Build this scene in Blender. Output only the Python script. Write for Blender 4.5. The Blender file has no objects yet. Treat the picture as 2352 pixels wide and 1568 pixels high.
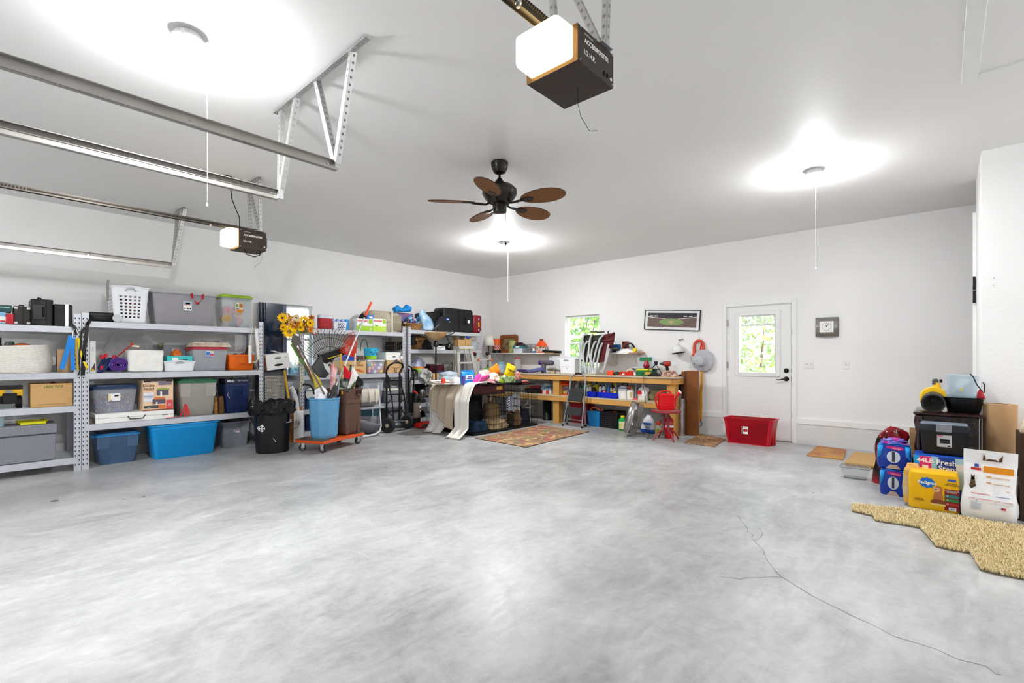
# Residential garage interior: shelving along the left wall, workbench and door on the right wall.
import bpy, math, random
from mathutils import Vector, Matrix, noise as mnoise
random.seed(11)
SC = bpy.context.scene
COL = SC.collection
R = math.radians
PI = math.pi

# ---------------------------------------------------------------- camera
# Room axes: the far corner is the origin, the left (north) wall is y=0, the right (east) wall is x=0, z up, metres.
CF = 1101.0; CCX = 1176.0; CHY = 821.0
CAM = Vector((-7.89, -7.763, 1.235))
FW = Vector((.743, .669, 0)).normalized(); RT = Vector((FW.y, -FW.x, 0))
cam_d = bpy.data.cameras.new('camera'); cam = bpy.data.objects.new('camera', cam_d); COL.objects.link(cam)
cam.location = CAM
cam.rotation_euler = (R(90), 0, math.atan2(FW.y, FW.x) - R(90))
cam_d.sensor_width = 36; cam_d.lens = 36 * CF / 2352; cam_d.shift_y = 37 / 2352; cam_d.clip_start = .05
SC.camera = cam
SC.view_settings.view_transform = 'Standard'; SC.view_settings.look = 'None'
SC.view_settings.gamma = 1; SC.view_settings.use_curve_mapping = False
SC.view_settings.exposure = 0.20
SC.cycles.max_bounces = 7; SC.cycles.diffuse_bounces = 5; SC.cycles.glossy_bounces = 3
SC.cycles.transmission_bounces = 4; SC.cycles.transparent_max_bounces = 12
SC.cycles.caustics_reflective = False; SC.cycles.caustics_refractive = False
SC.cycles.sample_clamp_indirect = 4; SC.cycles.use_adaptive_sampling = True; SC.cycles.adaptive_threshold = .03

# ---------------------------------------------------------------- world, sun, room lamps, added fill lamps
W = bpy.data.worlds.new('sky'); SC.world = W; W.use_nodes = True
nt = W.node_tree; bgn = nt.nodes['Background']
sk = nt.nodes.new('ShaderNodeTexSky'); sk.sky_type = 'NISHITA'; sk.sun_disc = False
sk.sun_elevation = R(55); sk.sun_rotation = R(180); sk.air_density = 1; sk.dust_density = 2
nt.links.new(sk.outputs[0], bgn.inputs[0]); bgn.inputs[1].default_value = 1.3
def add_light(name, kind, loc, energy, color=(1, 1, 1), size=.1, rot=None):
    ld = bpy.data.lights.new(name, kind); o = bpy.data.objects.new(name, ld); COL.objects.link(o)
    o.location = loc; ld.energy = energy; ld.color = color
    if kind == 'POINT': ld.shadow_soft_size = size
    if kind == 'SUN': ld.angle = size
    if rot: o.rotation_euler = rot
    return o
add_light('sunlight', 'SUN', (20, -10, 20), 11.0, (1, .95, .85), R(1), (R(38), 0, R(6)))
LAMP_W = 42           # downward share of each lamp; LAMP_UP is what it throws all round
LAMP_UP = 62
LAMPS = [(-7.11, -4.62), (-2.37, -2.62), (-2.49, -6.83), (-10.4, -2.9), (-6.6, -10.6), (-2.9, -10.8)]  # the last three are out of view, added to brighten the room

# ---------------------------------------------------------------- where the survey of the photograph puts a point
def ray(px, py=CHY):
    a = (px - CCX) / CF
    return Vector((FW.x + a * RT.x, FW.y + a * RT.y, (CHY - py) / CF))
def P(px, py, x=None, y=None, z=None):
    d = ray(px, py)
    t = (x - CAM.x) / d.x if x is not None else (y - CAM.y) / d.y if y is not None else (z - CAM.z) / d.z
    return CAM + d * t

# ---------------------------------------------------------------- materials
MATS = {}
def lin(h):
    if not isinstance(h, str): return tuple(h)
    h = h.lstrip('#'); v = [int(h[i:i + 2], 16) / 255 for i in (0, 2, 4)]
    return tuple(c / 12.92 if c <= .04045 else ((c + .055) / 1.055) ** 2.4 for c in v)
def mat(h, rough=.5, metal=0.0, alpha=1.0, var=.06, scale=14.0, bump=0.0, h2=None, tex='noise', emit=0.0, stretch=(1, 1, 1), coat=0.0):
    """One procedural material: a base colour with a slight noise in it (or a pattern between h and h2)."""
    key = (h, rough, metal, alpha, var, scale, bump, h2, tex, emit, stretch, coat)
    if key in MATS: return MATS[key]
    m = bpy.data.materials.new('surface_' + str(h).strip('#()').replace(', ', '_')[:20]); m.use_nodes = True
    t = m.node_tree; b = t.nodes['Principled BSDF']; L = t.links.new
    c = lin(h)
    tc = t.nodes.new('ShaderNodeTexCoord'); mp = t.nodes.new('ShaderNodeMapping'); mp.inputs['Scale'].default_value = stretch
    L(tc.outputs['Object'], mp.inputs['Vector'])
    if tex == 'wave':
        n = t.nodes.new('ShaderNodeTexWave'); n.inputs['Scale'].default_value = scale; n.inputs['Distortion'].default_value = 3; n.inputs['Detail'].default_value = 3; fac = n.outputs['Fac']
    elif tex == 'voronoi':
        n = t.nodes.new('ShaderNodeTexVoronoi'); n.inputs['Scale'].default_value = scale; fac = n.outputs['Color']
    elif tex == 'check':
        n = t.nodes.new('ShaderNodeTexChecker'); n.inputs['Scale'].default_value = scale; fac = n.outputs['Fac']
    else:
        n = t.nodes.new('ShaderNodeTexNoise'); n.inputs['Scale'].default_value = scale; n.inputs['Detail'].default_value = 4; fac = n.outputs['Fac']
    L(mp.outputs[0], n.inputs['Vector'])
    rp = t.nodes.new('ShaderNodeValToRGB'); e = rp.color_ramp.elements
    if h2 is None:
        e[0].position = .3; e[1].position = .7
        e[0].color = (*[max(0, x * (1 - var)) for x in c], 1); e[1].color = (*[min(1, x * (1 + var)) for x in c], 1)
    else:
        e[0].position = .38; e[1].position = .62
        e[0].color = (*c, 1); e[1].color = (*lin(h2), 1)
    L(fac, rp.inputs[0]); L(rp.outputs[0], b.inputs['Base Color'])
    b.inputs['Roughness'].default_value = rough; b.inputs['Metallic'].default_value = metal; b.inputs['Specular IOR Level'].default_value = .34
    if alpha < 1: b.inputs['Alpha'].default_value = alpha
    if coat: b.inputs['Coat Weight'].default_value = coat
    if emit:
        b.inputs['Emission Color'].default_value = (*c, 1); b.inputs['Emission Strength'].default_value = emit
    if bump:
        bn = t.nodes.new('ShaderNodeBump'); bn.inputs['Strength'].default_value = bump; bn.inputs['Distance'].default_value = .01
        L(fac, bn.inputs['Height']); L(bn.outputs[0], b.inputs['Normal'])
    MATS[key] = m
    return m
def clear(h='#e8eef2', alpha=.28, rough=.12):
    """Thin see-through plastic or glass."""
    return mat(h, rough, alpha=alpha, var=.02)
GALV = mat('#b9bcc0', .38, .75, var=.12, scale=30)
SHELF = mat('#c3c5cc', .38, .35, var=.05, scale=8)
WIRE = mat('#c9d2d4', .35, .6)
BLACK = mat('#0b0b0c', .42, var=.1)
BLACKM = mat('#121315', .35, .3)
WHITE = mat('#eceae6', .5, var=.02)
CHROME = mat('#c8c8c8', .2, .95)
DARK = mat('#050505', .8)
KRAFT = mat('#c9a06a', .8, var=.05, scale=40)
KRAFT2 = mat('#b98a55', .8, var=.06, scale=40)
PINE = mat('#d9a860', .6, h2='#c48d45', tex='wave', scale=3, stretch=(1, 1, 12))
WOOD = mat('#a86c30', .5, h2='#8b5420', tex='wave', scale=4, stretch=(9, 9, .6))
RED = mat('#c4122a', .4, var=.03)
PAPER = mat('#f0efec', .75, var=.02)

# ---------------------------------------------------------------- mesh builder
def rrect(w, d, r, n=3, cx=0, cy=0):
    r = min(r, w / 2 - 1e-4, d / 2 - 1e-4)
    if r <= 1e-4: return [(cx - w/2, cy - d/2), (cx + w/2, cy - d/2), (cx + w/2, cy + d/2), (cx - w/2, cy + d/2)]
    out = []
    for (sx, sy, a0) in ((1, -1, -90), (1, 1, 0), (-1, 1, 90), (-1, -1, 180)):
        for k in range(n + 1):
            a = R(a0 + 90 * k / n)
            out.append((cx + sx * (w/2 - r) + r * math.cos(a), cy + sy * (d/2 - r) + r * math.sin(a)))
    return out
class MB:
    def __init__(s): s.v = []; s.f = []; s.m = []
    def add(s, vs, fs, m=0):
        b = len(s.v); s.v += [tuple(v) for v in vs]
        for f in fs: s.f.append(tuple(b + i for i in f)); s.m.append(m)
        return s
    def box(s, cx, cy, z0, w, d, h, m=0, M=None):
        x0, x1, y0, y1, z1 = cx - w/2, cx + w/2, cy - d/2, cy + d/2, z0 + h
        vs = [(x0, y0, z0), (x1, y0, z0), (x1, y1, z0), (x0, y1, z0), (x0, y0, z1), (x1, y0, z1), (x1, y1, z1), (x0, y1, z1)]
        if M is not None: vs = [M @ Vector(v) for v in vs]
        return s.add(vs, [(3, 2, 1, 0), (4, 5, 6, 7), (0, 1, 5, 4), (1, 2, 6, 5), (2, 3, 7, 6), (3, 0, 4, 7)], m)
    def bx(s, x0, x1, y0, y1, z0, z1, m=0): return s.box((x0+x1)/2, (y0+y1)/2, z0, abs(x1-x0), abs(y1-y0), z1-z0, m)
    def bar(s, a, b, w, t, m=0, up=(0, 0, 1)):
        """A flat bar of width w and thickness t from a to b."""
        a = Vector(a); b = Vector(b); d = (b - a); L = d.length; d.normalize()
        u = Vector(up); sd = d.cross(u)
        if sd.length < 1e-4: sd = d.cross(Vector((0, 1, 0)))
        sd.normalize(); u = sd.cross(d)
        vs = []
        for q in (a, b):
            for (i, j) in ((-1, -1), (1, -1), (1, 1), (-1, 1)): vs.append(q + sd * (i * w/2) + u * (j * t/2))
        return s.add(vs, [(0, 1, 2, 3), (7, 6, 5, 4), (0, 4, 5, 1), (1, 5, 6, 2), (2, 6, 7, 3), (3, 7, 4, 0)], m)
    def loft(s, rings, m=0, cap0=True, cap1=True):
        n = len(rings[0]); vs = [v for r in rings for v in r]; fs = []
        for k in range(len(rings) - 1):
            for i in range(n):
                j = (i + 1) % n
                fs.append((k*n + i, k*n + j, (k+1)*n + j, (k+1)*n + i))
        if cap0: fs.append(tuple(reversed(range(n))))
        if cap1: fs.append(tuple(range((len(rings)-1)*n, len(rings)*n)))
        return s.add(vs, fs, m)
    def rbox(s, cx, cy, prof, r=.02, m=0, n=3, cap0=True, cap1=True):
        """Rounded-rectangle loft; prof = [(z, w, d), ...]."""
        return s.loft([[(x, y, z) for x, y in rrect(w, d, r, n, cx, cy)] for z, w, d in prof], m, cap0, cap1)
    def lathe(s, prof, cx=0, cy=0, n=16, m=0, cap=True, M=None, z0=0):
        rings = []
        for r, z in prof:
            ring = [Vector((cx + max(r, 1e-4) * math.cos(2*PI*i/n), cy + max(r, 1e-4) * math.sin(2*PI*i/n), z + z0)) for i in range(n)]
            rings.append([M @ v for v in ring] if M is not None else ring)
        return s.loft(rings, m, cap, cap)
    def cyl(s, a, b, r0, r1=None, n=10, m=0): return s.tube([a, b], [r0, r0 if r1 is None else r1], n, m)
    def tube(s, pts, r=.01, n=7, m=0, closed=False):
        pts = [Vector(p) for p in pts]; K = len(pts); rings = []; prev = None
        for k, p in enumerate(pts):
            a = pts[k-1] if (k or closed) else p; b = pts[(k+1) % K] if (k < K-1 or closed) else p
            d = (b - a).normalized()
            if prev is None:
                u = d.cross(Vector((0, 0, 1)))
                if u.length < 1e-3: u = d.cross(Vector((0, 1, 0)))
            else:
                u = prev - d * prev.dot(d)
                if u.length < 1e-4: u = d.cross(Vector((0, 0, 1)))
            u.normalize(); prev = u; w = d.cross(u)
            rr = r[k] if isinstance(r, (list, tuple)) else r
            rings.append([p + u * (rr*math.cos(2*PI*i/n)) + w * (rr*math.sin(2*PI*i/n)) for i in range(n)])
        if closed: rings.append(rings[0]); return s.loft(rings, m, False, False)
        return s.loft(rings, m)
    def sph(s, c, r, n=10, m=0):
        rx, ry, rz = r if isinstance(r, (tuple, list)) else (r, r, r); k = max(4, n * 2 // 3)
        rings = [[(c[0] + rx*math.sin(PI*j/k)*math.cos(2*PI*i/n), c[1] + ry*math.sin(PI*j/k)*math.sin(2*PI*i/n), c[2] - rz*math.cos(PI*j/k)) for i in range(n)] for j in range(1, k)]
        s.loft(rings, m, True, True); return s
    def prism(s, poly, t0, t1, axis='y', m=0):
        """A 2D outline extruded from t0 to t1. axis y: outline in xz; z: outline in xy; x: outline in yz."""
        def q(p, t): return (p[0], t, p[1]) if axis == 'y' else (p[0], p[1], t) if axis == 'z' else (t, p[0], p[1])
        return s.loft([[q(p, t0) for p in poly], [q(p, t1) for p in poly]], m)
    def grid(s, fn, nu, nv, m=0, skip=None):
        vs = [fn(i / nu, j / nv) for j in range(nv + 1) for i in range(nu + 1)]
        fs = [(j*(nu+1)+i, j*(nu+1)+i+1, (j+1)*(nu+1)+i+1, (j+1)*(nu+1)+i) for j in range(nv) for i in range(nu) if not (skip and skip(i, j))]
        return s.add(vs, fs, m)
    def xf(s, M):
        s.v = [tuple(M @ Vector(v)) for v in s.v]; return s
    def build(s, name, mats, parent=None, bevel=0, solid=0, sub=0, ang=.6, label=None):
        me = bpy.data.meshes.new(name); me.from_pydata(s.v, [], s.f)
        for mm in (mats if isinstance(mats, (list, tuple)) else [mats]): me.materials.append(mm)
        me.polygons.foreach_set('material_index', s.m)
        me.update()
        import bmesh
        bm = bmesh.new(); bm.from_mesh(me); bmesh.ops.recalc_face_normals(bm, faces=bm.faces); bm.to_mesh(me); bm.free()
        me.shade_smooth(); me.set_sharp_from_angle(angle=ang)
        o = bpy.data.objects.new(name, me); COL.objects.link(o)
        if parent: o.parent = parent
        if solid:
            q = o.modifiers.new('thickness', 'SOLIDIFY'); q.thickness = solid; q.offset = 0
        if bevel:
            q = o.modifiers.new('bevel', 'BEVEL'); q.width = bevel; q.segments = 2; q.limit_method = 'ANGLE'; q.angle_limit = R(40)
        if sub:
            q = o.modifiers.new('smooth', 'SUBSURF'); q.levels = sub; q.render_levels = sub
        if label: o['label'] = label
        return o
def tag(o, label, cat, group=None, kind=None):
    o['label'] = label; o['category'] = cat
    if group: o['group'] = group
    if kind: o['kind'] = kind
    return o
def thing(name, label, cat, loc=(0, 0, 0), rz=0.0, group=None, rx=0.0, ry=0.0):
    o = bpy.data.objects.new(name, None); COL.objects.link(o); o.empty_display_size = .1
    o.location = loc; o.rotation_euler = (rx, ry, rz)
    return tag(o, label, cat, group)
def structure(o): o['kind'] = 'structure'; return o
def copy_tree(o, parent=None):
    c = o.copy(); COL.objects.link(c)
    if parent: c.parent = parent
    for ch in [q for q in o.children]: copy_tree(ch, c)
    return c
FACE_L = 0.0; FACE_R = -PI / 2      # a thing whose front looks away from the left wall / from the right wall
class Site: pass
def site(side, px0, px1, pyt, z0, off):
    """Stance of a thing seen between columns px0 and px1 with its front plane off metres from a wall and its foot at z0."""
    s = Site(); m = (px0 + px1) / 2
    if side == 'L':
        a = P(px0, pyt, y=-off); b = P(px1, pyt, y=-off); s.w = b.x - a.x; s.loc = Vector(((a.x + b.x)/2, -off, z0)); s.rz = FACE_L
        s.h = P(m, pyt, y=-off).z - z0
    else:
        a = P(px0, pyt, x=-off); b = P(px1, pyt, x=-off); s.w = a.y - b.y; s.loc = Vector((-off, (a.y + b.y)/2, z0)); s.rz = FACE_R
        s.h = P(m, pyt, x=-off).z - z0
    return s
def text(body, size, loc, m, parent, name='lettering', rx=PI/2, rz=0.0, ry=0.0, align='CENTER', bold=0.0, shear=0.0, sx=1.0, thick=.0006):
    cu = bpy.data.curves.new(name, 'FONT'); cu.body = body; cu.size = size; cu.align_x = align; cu.align_y = 'CENTER'
    cu.extrude = thick; cu.offset = bold; cu.shear = shear; cu.resolution_u = 3; cu.space_line = .85
    t = bpy.data.objects.new('tmp', cu); COL.objects.link(t)
    dg = bpy.context.evaluated_depsgraph_get(); me = bpy.data.meshes.new_from_object(t.evaluated_get(dg))
    bpy.data.objects.remove(t); bpy.data.curves.remove(cu)
    me.materials.clear(); me.materials.append(m)
    o = bpy.data.objects.new(name, me); COL.objects.link(o); o.parent = parent
    o.location = loc; o.rotation_euler = (rx, ry, rz); o.scale = (sx, 1, 1)
    return o
def sticker(parent, x, z, w, h, m, y=-.0015, name='sticker', t=.0012):
    return MB().bx(x - w/2, x + w/2, y - t, y, z - h/2, z + h/2).build(name, m, parent)
# ================================================================ THE SETTING
def wall_material(name, base, b_strength=.12):
    m = bpy.data.materials.new(name); m.use_nodes = True; t = m.node_tree; b = t.nodes['Principled BSDF']; L = t.links.new
    tc = t.nodes.new('ShaderNodeTexCoord')
    n = t.nodes.new('ShaderNodeTexNoise'); n.inputs['Scale'].default_value = .7; n.inputs['Detail'].default_value = 5
    n2 = t.nodes.new('ShaderNodeTexNoise'); n2.inputs['Scale'].default_value = 45; n2.inputs['Detail'].default_value = 3
    L(tc.outputs['Object'], n.inputs['Vector']); L(tc.outputs['Object'], n2.inputs['Vector'])
    rp = t.nodes.new('ShaderNodeValToRGB'); c = lin(base)
    rp.color_ramp.elements[0].color = (*[x * .965 for x in c], 1); rp.color_ramp.elements[1].color = (*c, 1)
    rp.color_ramp.elements[0].position = .35; rp.color_ramp.elements[1].position = .6
    L(n.outputs['Fac'], rp.inputs[0]); L(rp.outputs[0], b.inputs['Base Color']); b.inputs['Roughness'].default_value = .55
    bn = t.nodes.new('ShaderNodeBump'); bn.inputs['Strength'].default_value = b_strength; bn.inputs['Distance'].default_value = .004
    L(n2.outputs['Fac'], bn.inputs['Height']); L(bn.outputs[0], b.inputs['Normal'])
    return m
M_WALL = wall_material('painted_drywall', '#f0efee'); M_CEIL = wall_material('painted_ceiling', '#f0efee', .06)
M_STEM = wall_material('painted_concrete_stem_wall', '#dddddb', .3)
M_TRIM = mat('#eeeeec', .4, var=.015)
def floor_material():
    m = bpy.data.materials.new('sealed_concrete'); m.use_nodes = True; t = m.node_tree; b = t.nodes['Principled BSDF']; L = t.links.new
    tc = t.nodes.new('ShaderNodeTexCoord')
    def noise(scale, det, dist=0.0, rough=.55):
        n = t.nodes.new('ShaderNodeTexNoise'); n.inputs['Scale'].default_value = scale; n.inputs['Detail'].default_value = det
        n.inputs['Distortion'].default_value = dist; n.inputs['Roughness'].default_value = rough
        L(tc.outputs['Object'], n.inputs['Vector']); return n
    a = noise(.55, 6, .6); c2 = noise(2.3, 9, .7, .72); s = noise(19, 6, .4, .7)
    mp = t.nodes.new('ShaderNodeMapping'); mp.inputs['Rotation'].default_value = (0, 0, R(35)); mp.inputs['Scale'].default_value = (1.0, 4.0, 1)
    L(tc.outputs['Object'], mp.inputs['Vector']); st = t.nodes.new('ShaderNodeTexNoise'); st.inputs['Scale'].default_value = 2.2; st.inputs['Detail'].default_value = 7; st.inputs['Distortion'].default_value = 1.9
    L(mp.outputs[0], st.inputs['Vector'])
    def math_(op, x, y):
        n = t.nodes.new('ShaderNodeMath'); n.operation = op
        for k, v in ((0, x), (1, y)):
            if isinstance(v, (int, float)): n.inputs[k].default_value = v
            else: L(v, n.inputs[k])
        return n.outputs[0]
    f = math_('ADD', math_('MULTIPLY', a.outputs['Fac'], .40), math_('MULTIPLY', c2.outputs['Fac'], .32))
    f = math_('ADD', f, math_('MULTIPLY', st.outputs['Fac'], .15)); f = math_('ADD', f, math_('MULTIPLY', s.outputs['Fac'], .13))
    rp = t.nodes.new('ShaderNodeValToRGB'); e = rp.color_ramp.elements
    e[0].position = .29; e[0].color = (.11, .113, .115, 1); e[1].position = .71; e[1].color = (.70, .70, .695, 1)
    L(f, rp.inputs[0]); L(rp.outputs[0], b.inputs['Base Color'])
    rr = t.nodes.new('ShaderNodeMapRange'); rr.inputs[1].default_value = .1; rr.inputs[2].default_value = .9; rr.inputs[3].default_value = .26; rr.inputs[4].default_value = .52
    L(st.outputs['Fac'], rr.inputs[0]); L(rr.outputs[0], b.inputs['Roughness'])
    b.inputs['Specular IOR Level'].default_value = .5
    bn = t.nodes.new('ShaderNodeBump'); bn.inputs['Strength'].default_value = .10; bn.inputs['Distance'].default_value = .01
    L(s.outputs['Fac'], bn.inputs['Height']); L(bn.outputs[0], b.inputs['Normal'])
    return m
M_FLOOR = floor_material()
ZC = 3.05
fl = structure(MB().bx(-12.6, .3, -12.3, .3, -.15, 0).build('floor', M_FLOOR))
structure(MB().bx(-12.6, .3, -12.3, .3, ZC, ZC + .15).build('ceiling', M_CEIL))
def cut_wall(name, axis, a0, a1, holes, m, t0, t1):
    """A wall along x ('x') or y ('y') with rectangular holes [(a, b, z0, z1)], one mesh."""
    b = MB(); cur = a0
    def put(u0, u1, z0, z1):
        if u1 - u0 < 1e-4 or z1 - z0 < 1e-4: return
        b.bx(u0, u1, t0, t1, z0, z1) if axis == 'x' else b.bx(t0, t1, u0, u1, z0, z1)
    for (p, q, z0, z1) in sorted(holes):
        put(cur, p, 0, ZC); put(p, q, 0, z0); put(p, q, z1, ZC); cur = q
    put(cur, a1, 0, ZC)
    return structure(b.build(name, m))
WLx = (-5.03, -4.19, 1.0, 2.09)            # window opening in the left wall
WRy = (-2.90, -2.09, 1.0, 2.075)           # window opening in the right wall
DRy = (-6.13, -5.22, 0.0, 2.03)            # entry door opening
cut_wall('wall_left', 'x', -12.6, .15, [WLx], M_WALL, 0, .15)
cut_wall('wall_right', 'y', -12.3, 0, [WRy, DRy], M_WALL, 0, .15)
structure(MB().bx(-12.6, .15, -12.3, -12.15, 0, ZC).build('wall_back', M_WALL))
structure(MB().bx(-12.6, -12.45, -12.15, 0, 0, ZC).build('wall_front', M_WALL))
# projecting block on the far right, whose near corner runs floor to ceiling
structure(MB().bx(-1.99, -1.06, -12.15, -8.01, 0, ZC).build('wall_block', wall_material('textured_drywall', '#f0efee', .3)))
structure(MB().bx(-1.075, -1.045, -8.03, -7.985, 0, 2.72).build('trim_block_edge', M_TRIM))
# concrete stem wall and its cap board along the right wall
b = MB()
for y0, y1 in ((-12.1, -6.17), (-5.17, 0)): b.bx(-.012, 0, y0, y1, 0, .285)
structure(b.build('baseboard_right', M_STEM))
b = MB()
for y0, y1 in ((-12.1, -6.19), (-5.19, 0)): b.bx(-.022, 0, y0, y1, .285, .365)
structure(b.build('trim_right', M_TRIM, bevel=.004))
structure(MB().bx(-12.4, 0, -.012, 0, 0, .285).build('baseboard_left', M_STEM))
# hairline cracks and marks in the slab (they follow the slab, lie flush on it)
def ribbon(b, pts, w, z=.0006):
    for k in range(len(pts) - 1):
        a = Vector(pts[k]); c = Vector(pts[k+1]); d = (c - a).normalized(); n = Vector((-d.y, d.x)) * w * random.uniform(.5, 1.2) / 2
        b.add([(a.x - n.x, a.y - n.y, z), (c.x - n.x, c.y - n.y, z), (c.x + n.x, c.y + n.y, z), (a.x + n.x, a.y + n.y, z)], [(0, 1, 2, 3)])
def crack(px_pts, jit=.015):
    src = [P(x, y, z=0) for x, y in px_pts]; out = []
    for k in range(len(src) - 1):
        n = max(3, int((src[k+1] - src[k]).length / .06))
        for i in range(n):
            q = src[k].lerp(src[k+1], i / n); out.append((q.x + random.uniform(-jit, jit), q.y + random.uniform(-jit, jit)))
    return out
b = MB()
for path in ([(1690, 1180), (1712, 1205), (1735, 1245), (1768, 1290), (1790, 1322), (1860, 1365), (1960, 1418), (2100, 1478), (2260, 1530), (2330, 1568)],
             [(1790, 1322), (1700, 1330), (1640, 1322)], [(1735, 1245), (1748, 1225), (1740, 1205)]): ribbon(b, crack(path), .004)
structure(b.build('floor_crack', mat('#6f7071', .8), fl))
b = MB(); ribbon(b, crack([(630, 1257), (760, 1262), (850, 1275), (960, 1290), (1060, 1295)], .03), .010); ribbon(b, crack([(1880, 1262), (1960, 1290), (2060, 1310), (2130, 1340)], .02), .006)
structure(b.build('floor_seam', mat('#bdbebd', .7), fl))
b = MB()
for (px, py, r) in ((126, 1150, .03), (285, 1146, .016), (330, 1140, .014), (1880, 1058, .012), (1868, 1132, .01), (1052, 984, .02)):
    c = P(px, py, z=0); b.add([(c.x + r * random.uniform(.6, 1.3) * math.cos(i * PI / 4), c.y + r * random.uniform(.6, 1.3) * math.sin(i * PI / 4), .0008) for i in range(8)], [tuple(range(8))])
structure(b.build('floor_stain', mat('#5d5b55', .6), fl))
# attic hatch in the ceiling
h0 = P(2248, 165, z=ZC); h1 = P(2215, 200, z=ZC)
b = MB(); hx, hy = h0.x, h0.y
b.bx(hx - 1.25, hx, hy - .75, hy, ZC - .008, ZC)
hp = structure(b.build('trim_attic_hatch', M_CEIL))
b = MB()
for (x0, x1, y0, y1) in ((hx - 1.33, hx + .08, hy, hy + .08), (hx, hx + .08, hy - .83, hy), (hx - 1.33, hx - 1.25, hy - .83, hy)): b.bx(x0, x1, y0, y1, ZC - .016, ZC)
structure(b.build('trim_attic_frame', M_TRIM, bevel=.003))

# ---------------------------------------------------------------- windows
GLASS = clear('#dfeee8', .12, .03)
def window(name, axis, a, bq, z0, z1):
    root = bpy.data.objects.new(name, None); COL.objects.link(root); structure(root)
    def bx(b, u0, u1, t0, t1, q0, q1):
        return b.bx(u0, u1, t0, t1, q0, q1) if axis == 'x' else b.bx(t0, t1, u0, u1, q0, q1)
    fr = MB(); T0, T1 = .06, .13
    bx(fr, a, a + .045, T0, T1, z0, z1); bx(fr, bq - .045, bq, T0, T1, z0, z1); bx(fr, a + .045, bq - .045, T0, T1, z0, z0 + .05); bx(fr, a + .045, bq - .045, T0, T1, z1 - .05, z1)
    mz = (z0 + z1) / 2 - .03; bx(fr, a + .045, bq - .045, T0 + .01, T1 - .01, mz, mz + .035)
    fr.build('window_frame', M_TRIM, root, bevel=.003)
    si = MB(); bx(si, a - .012, bq + .012, -.015, .06, z0 - .03, z0); si.build('window_sill', M_TRIM, root, bevel=.004)
    jb = MB()
    bx(jb, a - .004, a + .008, -.006, .06, z0, z1); bx(jb, bq - .008, bq + .004, -.006, .06, z0, z1); bx(jb, a + .008, bq - .008, -.006, .06, z1 - .008, z1 + .004)
    jb.build('window_reveal', M_TRIM, root)
    g = MB(); bx(g, a + .045, bq - .045, .095, .099, z0 + .05, mz); bx(g, a + .045, bq - .045, .080, .084, mz + .035, z1 - .05); g.build('window_pane', GLASS, root)
    return root
window('window_1', 'x', WLx[0], WLx[1], WLx[2], WLx[3])
window('window_2', 'y', WRy[0], WRy[1], WRy[2], WRy[3])

# ---------------------------------------------------------------- entry door
dr = bpy.data.objects.new('door_1', None); COL.objects.link(dr); structure(dr)
M_DOOR = mat('#e8e8e6', .35, var=.012)
y0, y1, z1 = DRy[0], DRy[1], DRy[3]
b = MB()   # casing and jamb
b.bx(-.018, 0, y1, y1 + .06, 0, z1 + .06); b.bx(-.018, 0, y0 - .06, y0, 0, z1 + .06); b.bx(-.018, 0, y0, y1, z1, z1 + .06)
b.bx(0, .15, y1 - .012, y1, 0, z1); b.bx(0, .15, y0, y0 + .012, 0, z1); b.bx(0, .15, y0, y1, z1 - .012, z1)
structure(b.build('trim_door', M_TRIM, bevel=.003))
wy0, wy1, wz0, wz1 = -5.925, -5.395, 1.0, 1.89
S0, S1 = y0 + .016, y1 - .016
b = MB()
b.bx(.004, .048, S0, wy0, .012, z1 - .016); b.bx(.004, .048, wy1, S1, .012, z1 - .016); b.bx(.004, .048, wy0, wy1, .012, wz0); b.bx(.004, .048, wy0, wy1, wz1, z1 - .016)
b.build('door_panel', M_DOOR, dr)
b = MB()
for (p, q, r, s) in ((wy0 - .05, wy0 + .012, wz0 - .05, wz1 + .05), (wy1 - .012, wy1 + .05, wz0 - .05, wz1 + .05)): b.bx(-.010, .06, p, q, r, s)
for (r, s) in ((wz0 - .05, wz0 + .012), (wz1 - .012, wz1 + .05)): b.bx(-.010, .06, wy0 + .012, wy1 - .012, r, s)
b.build('window_frame', M_DOOR, dr, bevel=.004)
MB().bx(.030, .034, wy0 + .012, wy1 - .012, wz0 + .012, wz1 - .012).build('window_pane', GLASS, dr)
b = MB()   # raised blind, stacked at the top of the light
for k in range(11): b.bx(.010, .026, wy0 + .03, wy1 - .035, wz1 - .03 - .012 * k, wz1 - .024 - .012 * k)
b.bx(.008, .028, wy0 + .03, wy1 - .035, wz1 - .172, wz1 - .152); b.bx(.008, .028, wy0 + .03, wy1 - .035, wz1 - .03, wz1 - .008)
b.build('blind', mat('#dcdcdb', .5), dr)
b = MB(); b.bx(.008, .02, wy0 + .014, wy0 + .026, wz0 + .03, wz1 - .02); b.bx(.002, .02, wy0 + .012, wy0 + .03, wz0 + .20, wz0 + .28); b.bx(.002, .02, wy0 + .012, wy0 + .03, wz1 - .20, wz1 - .17)
b.build('blind_slider', mat('#c9c9c9', .5), dr)
BRZ = mat('#1b1a19', .35, .6)
b = MB(); My = Matrix.Translation((0, -6.055, 1.045)) @ Matrix.Rotation(-PI/2, 4, 'Y'); b.lathe([(.034, -.004), (.034, .008), (.028, .014), (.012, .016), (.012, .024), (.002, .025)], n=20, M=My); b.build('deadbolt', BRZ, dr)
b = MB(); My = Matrix.Translation((0, -6.055, .925)) @ Matrix.Rotation(-PI/2, 4, 'Y'); b.lathe([(.034, -.004), (.034, .008), (.027, .014), (.012, .018), (.012, .045), (.004, .048)], n=20, M=My)
b.tube([(-.045, -6.055, .925), (-.055, -6.03, .922), (-.055, -5.99, .912), (-.052, -5.96, .908), (-.05, -5.935, .914)], [.009, .010, .008, .007, .005], 8); b.build('door_handle', BRZ, dr)
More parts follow.
